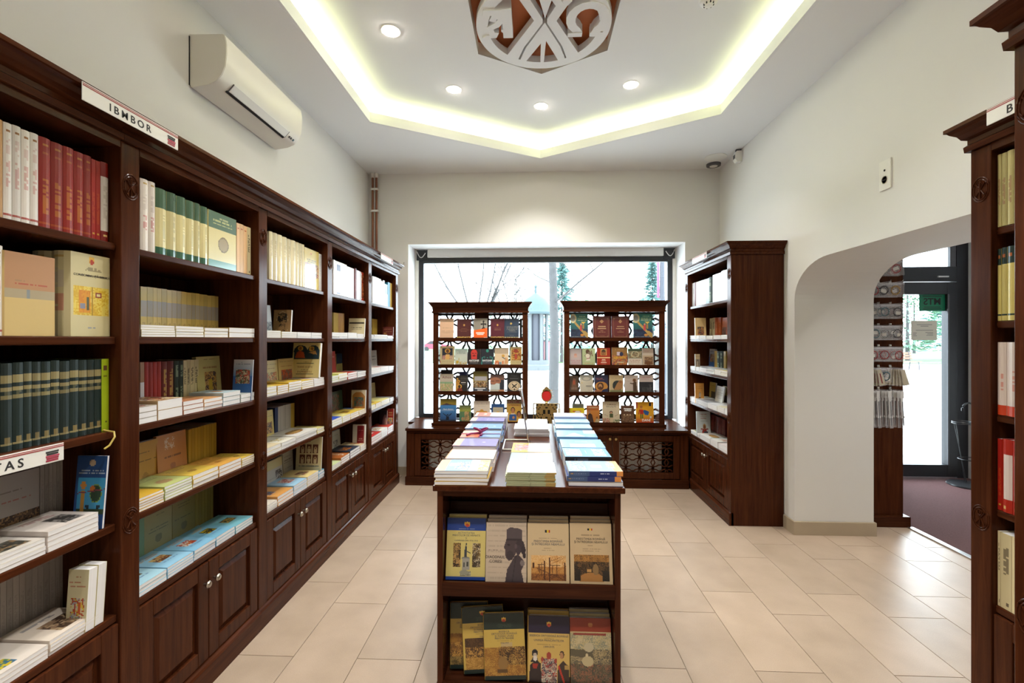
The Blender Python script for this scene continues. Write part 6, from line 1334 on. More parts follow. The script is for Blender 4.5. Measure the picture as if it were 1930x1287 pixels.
for case, lv, pose, P, a, b_, hh, t, st, tilt, lift, n in FACES:
    kind, desc, base, ops = FAC[st]
    w = b_ - a
    face = 1 if case <= 5 else -1
    for k in range(n):
        cw = .0042
        front = paint(int(w / cw), int(hh / cw), base, ops, sum(map(ord, st))) if k == 0 else None
        where = 'facing the aisle' if pose == 'f' else 'turned to the viewer'
        lab = label_of(desc, '%s%s, %s, %s' % ('behind its twin, ' if k else '', where, LVN[lv], CASENAME[case]))
        spn = paint(4, 40, base, SPN['white_crest'][3], 3) if st == 'f_concord' else None
        z = lvz(case, lv) + .0008 + lift
        if pose == 'f':
            mtx = RZ(90 if face > 0 else -90) @ RX(-tilt)
            loc = (P - face * (t / 2 + k * (t + .002)) - face * math.sin(R(tilt)) * t / 2, (a + b_) / 2, z + math.sin(R(tilt)) * t / 2)
        else:
            mtx = RX(-tilt)
            loc = ((a + b_) / 2, P - .0 + t / 2 + k * (t + .002) - hh * math.sin(R(tilt)) * .5, z + math.sin(R(tilt)) * t / 2)
        o = put_book(w, hh, t, kind, base, (st, k), lab, 'books shown face out on the %s of the %s' % (LVN[lv], CASENAME[case]), front, spn, loc, mtx)
        if st == 'f_two_saints':
            lettering('TEAMĂ ȘI SETE', .0155, M['inkmaroon'], o, (-.005, -t / 2 - .0004, hh * .30), (R(90), 0, 0))
            lettering('DUMNEZEU', .0165, M['inkmaroon'], o, (-.005, -t / 2 - .0004, hh * .165), (R(90), 0, 0), spacing=1.2)
        if st == 'f_concord' and k == 0:
            lettering('CONCORDANȚĂ BIBLICĂ', .0105, M['ink'], o, (.004, -t / 2 - .0004, hh * .735), (R(90), 0, 0))
        if st == 'f_six_icons':
            lettering('Catacomba Românească', .0105, M['inkgrey'], o, (0, -t / 2 - .0004, hh * .13), (R(90), 0, 0))
# ribbon marker hanging from the lime book
rb_ = MB().tube([(-1.44, 1.468, 1.196), (-1.405, 1.470, 1.190), (-1.395, 1.462, 1.175), (-1.397, 1.445, 1.150), (-1.40, 1.430, 1.142)], .003, 5).build('bookmark_ribbon', M['ribbongold'])
tag(rb_, 'gold bookmark ribbon hanging over the shelf edge below the lime green books', 'ribbon')

# ---- books in the window racks
RLEV = {0: .926, 1: .642, 2: .359, 3: .040}
ROWN = ['top row', 'second row', 'third row', 'bottom row']
RT = {'r_antonie_red': [('ANTONIE', .024, 'inkwhite', 0, .26, .0007)], 'r_antonie_teal': [('ANTONIE', .024, 'inkwhite', 0, .26, .0007)], 'r_athos': [('Athos', .040, 'inkmaroon', 0, .80, 0)],
      'r_cape': [('DANI', .036, 'inkwhite', .012, .11, .0007)], 'r_boy': [('UN OM', .034, 'inkmaroon', -.004, .875, .001), ('PENTRU NOI', .014, 'inkmaroon', .0, .745, 0)],
      'r_blue_arms': [('Paștele căutare', .0, 'inkwhite', 0, .5, 0)], 'r_brown_title': [('Povestiri', .021, 'inkwhite', 0, .80, .0004), ('de Paști', .021, 'inkwhite', 0, .70, .0004)], 'r_clock': [('Timpul', .022, 'inkgrey', 0, .82, 0)],
      'r_halo': [('Iertarea', .016, 'inkgrey', .03, .345, 0)]}
RT['r_blue_arms'] = [('Noul căutare', .020, 'inkwhite', 0, .53, 0)]
for rk, row, a, b_, hh, st in RACKBOOKS:
    kind, desc, base, ops = FAC[st]
    w = b_ - a; t = .024 if kind == HB else .014
    front = paint(int(w / .0036), int(hh / .0036), base, ops, sum(map(ord, st)))
    z = .589 + RLEV[row] + .001
    tilt = 5
    o = put_book(w, hh, t, kind, base, (st, 0), label_of(desc, '%s, %s window rack' % (ROWN[row], 'left' if rk == 'L' else 'right')), 'books in the window racks', front, None,
             ((a + b_) / 2, 4.818 + t / 2, z + .001), RX(-tilt))
    for txt, sz, mk, dx, fy, bd in RT.get(st, []):
        lettering(txt, sz, M[mk], o, (dx, -t / 2 - .0005, hh * fy), (R(90), 0, 0), bold=bd)
# darker copies standing behind
for i, (a, b_, hh, row, col, rk, nm) in enumerate([(-.985, -.86, .225, 2, '141418', 'left', 'black'), (-.785, -.70, .205, 2, '16245a', 'left', 'navy'), (-.136, -.107, .21, 0, '10141c', 'left', 'dark'), (.42, .56, .17, 1, '1c1c20', 'right', 'black'), (1.14, 1.30, .18, 1, '202024', 'right', 'black-backed'), (.43, .55, .185, 3, '8a8c84', 'right', 'grey')]):
    put_book(b_ - a, hh, .014, PB, col, ('back', i), '%s book standing behind the others, %s of the %s window rack' % (nm + ['', '', ' thin', '', '', ''][i], ROWN[row], rk), 'books in the window racks', None, None, ((a + b_) / 2, 4.885, .589 + RLEV[row] + .001), RX(-3))

# ---- books in the end of the island
ISL = {
 'i_armata': ('yellow-cream paperback with blue head band, soldier statue and photo strips', 'cdbb70', [('r', 0, .80, 1, 1, '1c3c86'), ('r', 0, 0, 1, .05, '1c3c86')] + CREST(.52, .895, .07) + [('t', .3, .72, .825, .012, '8a96b0')] +
   [('r', .17, .20, .37, .59, '6a5430'), ('r', .67, .20, .88, .59, '6a5430'), ('n', .17, .20, .37, .59, ['8a6a38', '4a3820', 'b08a50', '2c2018'], 4), ('n', .67, .20, .88, .59, ['8a7040', '4a3c28', 'c0b090', '30261c'], 4),
    ('e', .50, .34, .10, .035, '7a7a74'), ('r', .42, .16, .60, .34, '9a968a'), ('r', .45, .20, .48, .28, '40403c'), ('r', .53, .22, .57, .29, '40403c'), ('p', [(.455, .37), (.53, .37), (.53, .50), (.50, .57), (.47, .50)], '3a4048'), ('e', .505, .575, .02, .015, '3a4048'), ('l', .52, .46, .62, .43, .008, '3a4048'), ('n', .36, .06, .64, .14, ['8a8674', '6a665a', 'b0a890'], 3), ('e', .47, .12, .12, .04, '94907c')]),
 'i_coresi': ('pale paperback with bronze bust of a bearded man', 'c3b09a', [('t', .04, .98, .95 - .088 * i, .030, 'a89684', .55) for i in range(11)] +
   [('p', [(.71, .44), (.60, .30), (.53, .22), (.48, 0), (.94, 0), (.90, .12), (.87, .20), (.95, .30), (.92, .38), (.80, .47)], '43373b'), ('p', [(.50, .72), (.48, .66), (.44, .585), (.475, .54), (.47, .48), (.50, .40), (.56, .36), (.64, .37), (.71, .44), (.78, .55), (.90, .72)], '4a3c3e'), ('p', [(.50, .71), (.51, .885), (.60, .92), (.78, .91), (.89, .88), (.90, .71)], '524648'), ('r', .50, .70, .90, .725, '352a2d'), ('e', .84, .62, .11, .09, '3a2e32'), ('e', .92, .54, .06, .07, '33282c'), ('e', .95, .45, .04, .05, '33282c'), ('e', .80, .54, .07, .08, '41343a'), ('e', .60, .45, .09, .08, '3c3033'), ('e', .56, .625, .035, .02, '2e2427'), ('e', .74, .60, .035, .04, '5a4a4c'), ('e', .90, .325, .055, .05, '7a6e6c'), ('l', .74, .44, .66, .02, .012, '33292c'), ('t', .06, .42, .535, .012, '6a5c52', .8)]),
 'i_gard': ('cream paperback with sepia barbed-wire fence photograph', 'cdb48c', [('r', .43, .845, .47, .885, '20202c'), ('r', .47, .845, .51, .885, 'd8b830'), ('r', .51, .845, .55, .885, 'b83028'), ('t', .28, .72, .75, .012, '9a8264'), ('t', .40, .58, .58, .012, '8a7458'), ('t', .35, .65, .545, .010, '9a8264')] +
   [('n', .09, .05, .93, .46, ['b07838', 'c08a48', 'a86c30'], 4), ('n', .09, .27, .93, .46, ['d8a868', 'c89050', 'e0b880'], 6), ('n', .09, .05, .93, .16, ['8a5424', '6a3c1c', '9a602c'], 4), ('r', .12, .25, .17, .34, '4a2814')] + [('l', x, yb, x, yt, wd, '4a2410') for x, yb, yt, wd in ((.53, .05, .41, .018), (.41, .08, .36, .013), (.34, .12, .33, .010), (.30, .17, .31, .008), (.27, .20, .31, .006), (.24, .28, .46, .005), (.60, .17, .30, .007), (.70, .13, .31, .010), (.89, .07, .34, .013))] + [('l', .22, .25, .92, .05, .006, '5a3014'), ('l', .25, .31, .92, .29, .004, '5a3418'), ('l', .53, .36, .92, .46, .003, '7a4c24'), ('l', .53, .30, .92, .44, .003, '7a4c24')]),
 'i_multime': ('cream paperback with sepia crowd photograph', 'c9af88', [('r', .43, .875, .47, .915, '20202c'), ('r', .47, .875, .51, .915, 'd8b830'), ('r', .51, .875, .55, .915, 'b83028'), ('t', .28, .72, .80, .012, '8a7458'), ('t', .42, .56, .63, .012, '7a664c'), ('t', .25, .75, .575, .010, '8a7458'), ('t', .3, .7, .54, .010, '8a7458')] +
   [('n', .09, .05, .93, .48, ['3a2a18', '5a4224', '2c2014', '6a4c2c'], 3), ('n', .09, .37, .93, .48, ['b07c3c', '9a6c34', '7a5428'], 3), ('e', .50, .08, .30, .11, 'a8743c'), ('r', .09, .0, .93, .05, 'c9af88'), ('e', .60, .24, .07, .09, '8a6c44'), ('r', .40, .20, .50, .24, 'c09050'), ('n', .12, .05, .25, .25, ['1c1810', '2c241a'], 3), ('n', .75, .05, .93, .22, ['1c1810', '2c241a'], 3)]),
 'i_verde_a': ('green and yellow hardback with sepia soldiers, rearmost of three', 'c3a550', None), 'i_verde_b': ('green and yellow hardback with sepia gathering, middle of three', 'c3a550', None), 'i_verde_c': ('green and yellow hardback with sepia battle photo, front of three', 'c3a550', None),
 'i_mov': ('hardback with dark purple head band, bishop and officer portraits', 'c8a75c', [('r', 0, .74, 1, 1, '231a34')] + CREST(.5, .87, .06) + [('t', .22, .78, .565, .012, '8a7448'), ('t', .38, .62, .655, .010, '8a7040'), ('p', [(.02, 0), (.34, 0), (.30, .28), (.20, .34), (.05, .25)], '2c2020'), ('p', [(.06, .30), (.20, .47), (.24, .28)], '201c22'), ('e', .16, .43, .075, .06, '1c1a20'), ('e', .165, .385, .05, .05, 'b8a894'), ('e', .17, .35, .05, .04, 'd8d0c4'), ('p', [(.10, .27), (.24, .27), (.21, .20), (.12, .20)], '9a3024'), ('n', .32, .0, .70, .36, ['b8a894', '8a6a60', '9a3028', 'c8b8a4', '40404c'], 3), ('e', .50, .40, .06, .05, '9a3c30'), ('e', .34, .34, .03, .04, '9a3c30'), ('e', .66, .32, .03, .04, '9a3c30'), ('p', [(.70, 0), (1, 0), (.98, .25), (.84, .33), (.72, .24)], '3a2c24'), ('e', .815, .42, .055, .055, '3a2c20'), ('e', .805, .405, .042, .05, 'b08058'), ('l', .74, .24, .86, .02, .02, 'b03424'), ('r', .88, .2, .98, .26, 'a8884c')]),
 'i_rosu': ('hardback with brick-red head band and painted battle scene', 'b5a478', [('r', 0, .79, 1, 1, '8a3420')] + [('e', .5, .895, .06, .035, 'b06c3c'), ('r', .44, .89, .56, .92, 'b47a48')] + [('n', 0, 0, 1, .62, ['8a7a58', 'a8946c', '6a6048', '5a5448', '9a8a64'], 4), ('n', 0, .52, 1, .76, ['b5a478', '8a8a74', 'c0b088'], 4), ('n', 0, 0, 1, .30, ['4a4438', '6a5c48', '8a5c44', '5a503c'], 3), ('p', [(0, .52), (0, .42), (.6, .36), (.5, .50)], '5c5440'), ('e', .42, .34, .14, .08, 'b8a880'), ('e', .45, .55, .12, .07, 'b8ac8c'), ('e', .40, .43, .03, .03, 'c8b890'), ('r', .08, .735, .88, .765, '8a4434')]),
}
GREEN = [('r', 0, .76, 1, 1, '1c2a24'), ('r', 0, 0, 1, .06, '15241f')] + CREST(.5, .905, .06) + [('t', .35, .68, .835, .012, '3c4a3a'), ('t', .33, .7, .815, .012, '3c4a3a'), ('t', .35, .68, .795, .012, '3c4a3a'), ('t', .32, .7, .585, .012, '9a8440')]
SEP = ['8a5c24', 'a87834', '5a3c1c', 'c09040', '6a4820']
ISL['i_verde_a'] = ISL['i_verde_a'][:2] + (GREEN + [('n', 0, .06, 1, .53, SEP, 3), ('n', 0, .06, 1, .18, ['7a6434', '9a7c40', '5a4824'], 3), ('n', 0, .40, 1, .52, ['8a5c20', 'a07028'], 3)],)
ISL['i_verde_b'] = ISL['i_verde_b'][:2] + (GREEN + [('n', .04, .06, 1, .53, ['a87c38', 'c09448', '9a7030'], 3), ('n', .04, .38, 1, .53, ['4a3018', '3a2614', '5a3c1c'], 4), ('n', .04, .24, 1, .40, ['4a3018', 'b08440', '6a4820'], 2)],)
ISL['i_verde_c'] = ISL['i_verde_c'][:2] + (GREEN + [('n', 0, .06, 1, .48, ['9a6c2c', 'b08438', '8a5c24'], 4), ('n', .35, .22, 1, .50, ['6a4820', 'b08c48', '3c2814', '8a6430'], 3), ('r', .42, .49, .70, .56, 'b8a070'), ('e', .45, .25, .12, .10, '8a6838'), ('r', .3, .10, .55, .16, '5a4020')],)
def isl_book(key, x0, x1, ybot, zbot, h, t, tilt, rz, label, front=True, hard=False, texts=()):
    desc, base, ops = ISL[key]
    w = x1 - x0
    fr = paint(int(w / .0024), int(h / .0024), base, ops, 11) if front else None
    o = put_book(w, h, t, HB if hard else PB, base, (key, front), label, 'books in the end of the island table', fr, None, (0, 0, 0))
    o.matrix_world = Matrix.Translation(((x0 + x1) / 2, ybot, zbot + .001 + t * math.sin(R(tilt)) + w / 2 * abs(math.sin(R(rz))))) @ RX(-tilt) @ RYm(rz) @ Matrix.Translation((0, t / 2, 0))
    for txt, sz, mk, fy, kw in texts:
        lettering(txt, sz, M[mk], o, (kw.get('dx', 0), -t / 2 - .0004, h * fy), (R(90), 0, 0), spacing=kw.get('sp', 1.0), bold=kw.get('b', 0))
    return o
zz = .573
row1 = [('i_armata', -.333, -.181, .224, [('CONFERINȚA', 0, 'ink', .5, {})], 0), ('i_coresi', -.178, -.022, .214, None, 1), ('i_gard', -.018, .141, .214, None, 2), ('i_multime', .145, .304, .218, None, 3)]
TX = {'i_armata': [('ACTIVITATEA', .0095, 'inkgrey', .755, {'sp': 1.15}), ('PREOȚILOR DE ARMATĂ', .0095, 'inkgrey', .715, {'sp': 1.05}), ('ȘI', .007, 'inkgrey', .67, {}), ('CAMPANIA DIN 1916-1918', .0078, 'inkgrey', .63, {})],
      'i_coresi': [('DIACONUL', .0145, 'ink', .415, {'dx': -.042}), ('CORESI', .0145, 'ink', .345, {'dx': -.040})],
      'i_gard': [('PREOȚIMEA ROMÂNĂ', .0108, 'inkgrey', .695, {'sp': 1.05}), ('ȘI ÎNTREGIREA NEAMULUI', .0108, 'inkgrey', .645, {})],
      'i_multime': [('PREOȚIMEA ROMÂNĂ', .0108, 'ink', .735, {'sp': 1.05}), ('ȘI ÎNTREGIREA NEAMULUI', .0108, 'ink', .685, {})],
      'i_mov': [('BISERICA ORTODOXĂ ROMÂNĂ', .0100, 'inkgrey', .695, {'sp': 1.02}), ('UNIREA PRINCIPATELOR', .0100, 'inkgrey', .625, {'sp': 1.05}), ('(1859-2019)', .0085, 'inkgrey', .53, {})],
      'i_rosu': [('Biserica Ortodoxă Română', .0105, 'inkred', .752, {})],
      'g': [('BISERICA', .0090, 'inkgrey', .725, {'sp': 1.15}), ('ORTODOXĂ ROMÂNĂ', .0090, 'inkgrey', .69, {'sp': 1.1}), ('ȘI MAREA UNIRE', .0090, 'inkgrey', .655, {'sp': 1.1}), ('PREOȚI ÎN TRANȘEE', .0080, 'inkgrey', .62, {}), ('1916-1919', .0075, 'inkgrey', .55, {})]}
IY = 1.70
for key, x0, x1, h, _, i in row1:
    nb = [2, 3, 3, 3][i]; t = [.020, .018, .018, .016][i]
    for k in range(nb):
        dz = -.003 * k if i else 0
        y = IY + .026 + k * (t + .001) / math.cos(R(12)) + (.010 if i == 0 else 0)
        up = 0.0
        lab = label_of(ISL[key][0], '%s, upper island end shelf' % ('front copy' if k == 0 else ORD[k] + ' copy behind'))
        isl_book(key, x0 + .003 * k, x1 + .0005 * k, y, zz + up, h + .006 * k, t, 12, [0, 0, 0, 0][i], lab, k == 0, False, TX[key] if k == 0 else ())
z2 = .197
isl_book('i_verde_a', -.322, -.172, IY + .078, z2 + .003, .236, .022, 12, -2, label_of(ISL['i_verde_a'][0], 'lower island shelf'), True, True, TX['g'])
isl_book('i_verde_b', -.262, -.100, IY + .050, z2 + .004, .232, .024, 12, -4.5, label_of(ISL['i_verde_b'][0], 'lower island shelf'), True, True, TX['g'])
isl_book('i_verde_c', -.178, -.022, IY + .022, z2 + .004, .228, .022, 12, -3, label_of(ISL['i_verde_c'][0], 'lower island shelf'), True, True, TX['g'])
for k in range(2):
    isl_book('i_mov', -.016, .142, IY + .024 + k * .029, z2, .228 + .004 * k, .027, 12, .5, label_of(ISL['i_mov'][0], '%s, lower island end shelf' % ['front copy', 'copy behind'][k]), k == 0, True, TX['i_mov'] if k == 0 else ())
for k in range(3):
    isl_book('i_rosu', .146, .302, IY + .026 + k * .0195, z2, .226 + .005 * k, .018, 12, 0, label_of(ISL['i_rosu'][0], '%s, lower island end shelf' % ['front copy', 'middle copy', 'rear copy'][k]), k == 0, False, TX['i_rosu'] if k == 0 else ())

# ---- piles on the island top: (x0,x1,y0,y1,n,total height, rotation, description, base, top ops, material edge colours)
def strips(cs): return [('r', 0, i / len(cs), 1, (i + 1) / len(cs), c) for i, c in enumerate(cs)]
def sideways(ops): return ops
PIL = [
 ('L', -.370, -.165, 1.705, 1.865, 4, .055, -90, 'blue and yellow patterned paperback with orange end', '7fa0d0', [('r', 0, 0, 1, .18, 'e0a880'), ('r', 0, .18, 1, .62, '7fa6d8'), ('n', .2, .35, .9, .62, ['5a80b8', 'b89878', '8ab0d8'], 2), ('r', 0, .62, 1, .80, 'c8c8d8'), ('r', 0, .80, 1, 1, 'd8c078'), ('n', .1, .8, .9, 1, ['d8c078', 'e0d8b0', 'c0a050'], 2), ('v', .3, .6, .22, .42, 'e8e8f0', .8)]),
 ('L', -.368, -.160, 1.885, 2.045, 3, .054, -90, 'pinkish-white paperback', 'dcc4bc', [('r', 0, 0, 1, .03, 'd89060'), ('t', .2, .8, .5, .02, 'b8a8b0'), ('t', .2, .8, .6, .02, 'b8a8b0')]),
 ('L', -.366, -.160, 2.062, 2.215, 2, .066, -90, 'thick violet book with orange spine end', '7a70a8', [('r', 0, 0, 1, .17, 'dca088'), ('t', .2, .7, .5, .015, 'a8a0c8'), ('e', .5, .68, .06, .04, 'b0a8c8')]),
 ('L', -.362, -.160, 2.232, 2.400, 2, .068, -90, 'blue and coral gift book tied with purple ribbon', '6a8ab8', [('r', 0, 0, 1, .5, 'e0785c'), ('r', 0, 0, .35, .5, 'e0a890')]),
 ('L', -.360, -.158, 2.430, 2.570, 2, .074, -90, 'blue book with pale lettering', '6a94cc', [('t', .15, .85, .5, .02, 'a8c0e0'), ('t', .15, .85, .58, .02, 'a8c0e0'), ('e', .5, .78, .06, .04, 'b8c8e0'), ('r', 0, 0, 1, .12, 'c0b8b8')]),
 ('L', -.356, -.156, 2.590, 2.715, 2, .084, -90, 'violet book with pale coral spine end', '7468a8', [('r', 0, 0, 1, .17, 'd8a898'), ('e', .5, .68, .06, .04, 'b0a8c8'), ('t', .2, .8, .5, .02, 'a098c8')]),
 ('L', -.352, -.150, 2.735, 2.880, 3, .088, -90, 'white book with coral panel', 'd8d8e4', [('r', 0, .08, 1, .48, 'e8705c'), ('v', .2, .7, .25, .35, 'f0d0c8', .8), ('n', .1, .5, .9, .95, ['d8d8e4', 'b8c0e0', 'd8d8e4'], 2)]),
 ('C', -.100, .088, 1.705, 1.850, 7, .052, 90, 'white and pale green paperback', 'dcdedc', [('t', .1, .9, .3, .02, 'b8c8d0'), ('n', .5, .4, .95, .9, ['dcdedc', 'c8d8e0', 'd8d8d0'], 2)]),
 ('C', -.098, .086, 1.862, 2.030, 3, .046, 90, 'turquoise and white paperback', '9cd0cc', [('g', .0, .6, 'd8dce0', 'a8d4d4'), ('n', .1, .1, .6, .4, ['d8c8c8', 'b8c8e0', 'd0dce4'], 2), ('t', .3, .8, .6, .02, '5a9a98')]),
 ('C', -.098, .084, 2.045, 2.230, 3, .044, 90, 'yellow-orange book with red picture', 'dca848', [('n', .15, .55, .85, .95, ['d05038', 'b86a60', 'dca848', '9a90b8'], 2), ('r', .1, .35, .9, .5, 'e8d8b0'), ('n', .1, .0, .9, .3, ['d07a50', '9080b0', 'dca848'], 2)]),
 ('C', -.102, .098, 2.580, 2.750, 5, .044, 90, 'white book with faint lilac picture', 'dcdce0', [('n', .3, .2, .8, .45, ['dcdce0', 'd0c8dc', 'dcdce0'], 2)]),
 ('C', -.090, .096, 2.765, 2.925, 4, .040, 90, 'plain white book at the rear', 'dcdce0', [('t', .3, .7, .5, .02, 'c8c8d0')]),
 ('R', .132, .338, 1.712, 1.860, 3, .057, 90, 'royal blue paperback with orange end and photo panel', '8ab0dc', [('r', 0, .62, 1, 1, '7c94b4'), ('n', 0, .66, 1, .95, ['8a9cb0', 'a8a898', '6a88b0'], 2), ('r', 0, 0, 1, .16, 'e0a068'), ('n', .3, .1, 1, .24, ['e0a068', '8ab0dc'], 3), ('v', .35, .6, .35, .55, 'd8e4f0', .8)]),
 ('R', .136, .332, 1.905, 2.060, 2, .062, 90, 'black and blue book with white etching', '6a9cd4', [('n', .1, .6, .9, .95, ['d0dce8', '6a9cd4', 'b0c8e0'], 2), ('n', .1, .08, .9, .35, ['d0dce8', '6a9cd4', 'b0c8e0'], 2), ('t', .3, .7, .5, .03, 'c8d8ec')]),
 ('R', .130, .332, 2.075, 2.250, 3, .060, 90, 'light blue book with pale pink clouds', '7cb0d8', [('n', .05, .2, .45, .8, ['d8c8d4', 'b8c8dc', '9cc0dc'], 3), ('t', .6, .8, .5, .3, 'a8d0e0', .5)]),
 ('R', .126, .330, 2.265, 2.435, 3, .068, 90, 'blue book with white mountain picture', '6c9cc8', [('p', [(.1, .3), (.6, .55), (.1, .8)], 'd0d8e0'), ('n', .5, .0, 1, .3, ['c8c0d8', 'b0b8d8', 'd8c8cc'], 3), ('t', .4, .6, .6, .2, 'a8c8e0', .6)]),
 ('R', .124, .322, 2.455, 2.575, 3, .074, 90, 'sky-blue and pink paperback', '8cb4d8', [('n', .0, .5, .6, 1, ['d8c0c8', 'e0d0d4', 'b8c4dc'], 3)]),
 ('R', .128, .326, 2.600, 2.715, 2, .078, 90, 'pale blue book with dark edge', '88b8e0', [('t', .3, .7, .4, .2, 'b0d0ec', .6)]),
 ('R', .128, .322, 2.735, 2.880, 2, .088, 90, 'pale blue and maroon-edged book', 'a0b4dc', [('n', .3, .5, .9, .95, ['d8b8d0', 'a0b4dc', 'c0b8e0'], 3), ('r', .0, .0, 1, .05, '6a2040')]),
]
EDGE = {0: 'c8a850', 12: '22306e', 13: '141418', 9: 'a8884c', 7: 'aab08c'}
PNAME = {'L': 'left island row', 'C': 'middle island row', 'R': 'right island row'}
pcount = {}
for pi, (rw, x0, x1, y0, y1, n, H0, rot, desc, base, ops) in enumerate(PIL):
    pcount[rw] = pcount.get(rw, 0) + 1
    w, l = y1 - y0, x1 - x0
    t = H0 / n; z = .9508
    for k in range(n):
        top = k == n - 1
        b0 = base if top else EDGE.get(pi, base)
        fr = paint(int(w / .0032), int(l / .0032), base, ops, 5 + pi) if top else None
        sp = None
        if pi == 12 and k > 0: sp = paint(5, 60, '22306e', [('r', 0, .62, 1, 1, '41577e'), ('r', 0, 0, 1, .11, 'e0924a'), ('v', .3, .7, .25, .42, 'c0c8e0', .8), ('v', .35, .65, .66, .9, '8a96b0', .5), ('r', .3, .92, .7, .97, 'b08850')], 3)
        if pi == 7: sp = paint(5, 40, 'a0a480', [('r', 0, 0, 1, .2, 'a88c50'), ('r', 0, .5, 1, .52, '8a9070')], 3)
        if pi == 9: sp = paint(4, 20, 'a8884c', [], 3)
        if pi == 13: sp = paint(4, 30, '141418', [('v', .3, .7, .5, .8, '5a6a80', .5)], 3)
        rr = rot
        if pi == 12 and k == 0: rr = -90
        pos = 'topmost' if top else (ORD[n - 1 - k] + ' from top')
        rowpos = ['nearest', 'second', 'third', 'fourth', 'fifth', 'sixth', 'seventh'][pcount[rw] - 1]
        lab = label_of(desc, '%s in %s pile, %s' % (pos, rowpos, PNAME[rw]))
        jit = random.uniform(-.004, .004)
        o = put_book(w - .003, l - .004, t - .0006, HB if pi in (2, 4, 5) else PB, b0, ('p%d' % pi, 'T' if top else 'S%d' % (k if pi == 12 else 0)), lab, 'books piled on the island table', fr, sp,
                 (0, 0, 0))
        # lie flat and turn so that the spine or the fore-edge meets the viewer
        m = RZ(rr + random.uniform(-1.2, 1.2)) @ RX(-90) @ Matrix.Translation((0, 0, -(l - .004) / 2))
        o.matrix_world = Matrix.Translation(((x0 + x1) / 2 + jit, (y0 + y1) / 2 + random.uniform(-.002, .002), z + t / 2)) @ m
        z += t
# ribbon round the gift book
rbx, rby, rbz = -.262, 2.316, .9508 + .068
rbn = MB()
rbn.box(-.100, .100, -.004, .004, .0008, .0020)
rbn.box(-.004, .004, -.080, .080, .0008, .0020)
for s in (-1, 1):
    loop = [(s * .045 * math.sin(w) * abs(math.sin(w / 2)), .010 * s * math.cos(w), .012 + .018 * math.sin(w)) for w in [PI * i / 10 for i in range(11)]]
    rbn.tube(loop, .005, 6, True)
    rbn.tube([(0, 0, .006), (s * .03 - .02, -.025, .006), (s * .035 - .03, -.055, .004)], .005, 6)
rbn.tube([(0, -.008, .010), (0, .008, .010)], .009, 8)
ro_ = rbn.build('gift_ribbon', M['ribbon'], None, True, loc=(rbx, rby, rbz))
tag(ro_, 'purple ribbon tied in a bow round the blue and coral gift book', 'ribbon')
# acrylic price stand seen edge on
ps = empty('acrylic_stand', (-.012, 2.365, .951), 0, 'tall clear acrylic sign stand seen edge-on among the island books', 'sign holder')
MB().prism([(-.004, .0), (.004, .0), (-.045, .30), (-.051, .30)], lambda a, b_: (a, -.11, b_), lambda a, b_: (a, .11, b_)).build('panel', M['acrylic'], ps)
for y in (-.11, .11):
    MB().tube([(0, y, .003), (-.048, y, .302)], .0032, 8).build('steel_upright', M['steel'], ps, True)
    MB().tube([(.0, y, .004), (-.135, y, .004)], .0040, 8).build('steel_foot', M['steel'], ps, True)
MB().tube([(-.135, -.11, .004), (-.135, .11, .004)], .0040, 8).build('steel_foot', M['steel'], ps, True)
MB().lathe([(.001, -.006), (.008, -.005), (.008, .006), (.001, .007)], 10, (-.048, -.11, .302)).build('cap', M['white'], ps, True)

# golden pierced stand with red oval medallion
gs = empty('medallion_stand', (.150, 4.80, .589), 0, 'pierced brass stand with red oval medallion and cross between the window racks', 'ornament')
bx = MB()
bx.box(-.105, .105, -.02, .10, .0, .135)
bx.build('lower_box', M['dark'], gs)
gm = MB()
W2 = .140
gm.box(-W2, W2, -.030, -.022, .235, .245); gm.box(-W2, W2, -.030, -.022, .02, .03)
for s in (-1, 1):
    gm.box(min(s * W2, s * (W2 - .010)), max(s * W2, s * (W2 - .010)), -.030, -.022, .02, .245)
    gm.tube([(s * .125, -.026, .225), (s * .105, -.026, .215), (s * .112, -.026, .195), (s * .13, -.026, .19)], .004, 6)
    gm.tube([(s * .13, -.026, .15), (s * .108, -.026, .13), (s * .122, -.026, .11)], .004, 6)
gm.build('pierced_frame', M['brass'], gs, False)
pl = MB()
cols_, rows_ = 18, 14
rsx = np.random.RandomState(4)
holes = rsx.rand(rows_, cols_) < .13
holes = holes | holes[:, ::-1]
for j in range(rows_):
    for i in range(cols_):
        if not holes[j, i]:
            xa = -.112 + .224 * i / cols_; za = .03 + .205 * j / rows_
            pl.box(xa, xa + .224 / cols_, -.029, -.023, za, za + .205 / rows_)
pl.build('pierced_panel', M['brass'], gs)
MB().box(-.11, .11, -.018, -.014, .03, .236).build('backing', M['dark'], gs)
MB().lathe([(.012, .245), (.018, .25), (.010, .262), (.012, .272)], 14, (0, -.02, 0)).build('neck', M['brass'], gs, True)
md_ = MB(); n = 40
for i in range(n):
    w0, w1 = 2 * PI * i / n, 2 * PI * (i + 1) / n
    P = lambda r, w: (r * .90 * math.cos(w), .325 + r * 1.08 * math.sin(w))
    md_.prism([P(.052, w0), P(.062, w0), P(.062, w1), P(.052, w1)], lambda a, b_: (a, -.028, b_), lambda a, b_: (a, -.014, b_))
md_.build('medallion_rim', M['brass'], gs)
MB().prism([(.053 * .9 * math.cos(2 * PI * i / n), .325 + .053 * 1.08 * math.sin(2 * PI * i / n)) for i in range(n)], lambda a, b_: (a, -.024, b_), lambda a, b_: (a, -.017, b_)).build('red_medallion', M['red'], gs)
for i in range(-6, 7):
    w = R(i * 13)
    for s in (-1, 1):
        MB().lathe([(.001, -.004), (.004, 0), (.001, .004)], 8, (s * .066 * math.cos(w), -.02, .325 + .072 * math.sin(w))).build('bead', M['brass'], gs, True) if abs(i) % 2 == 0 else None
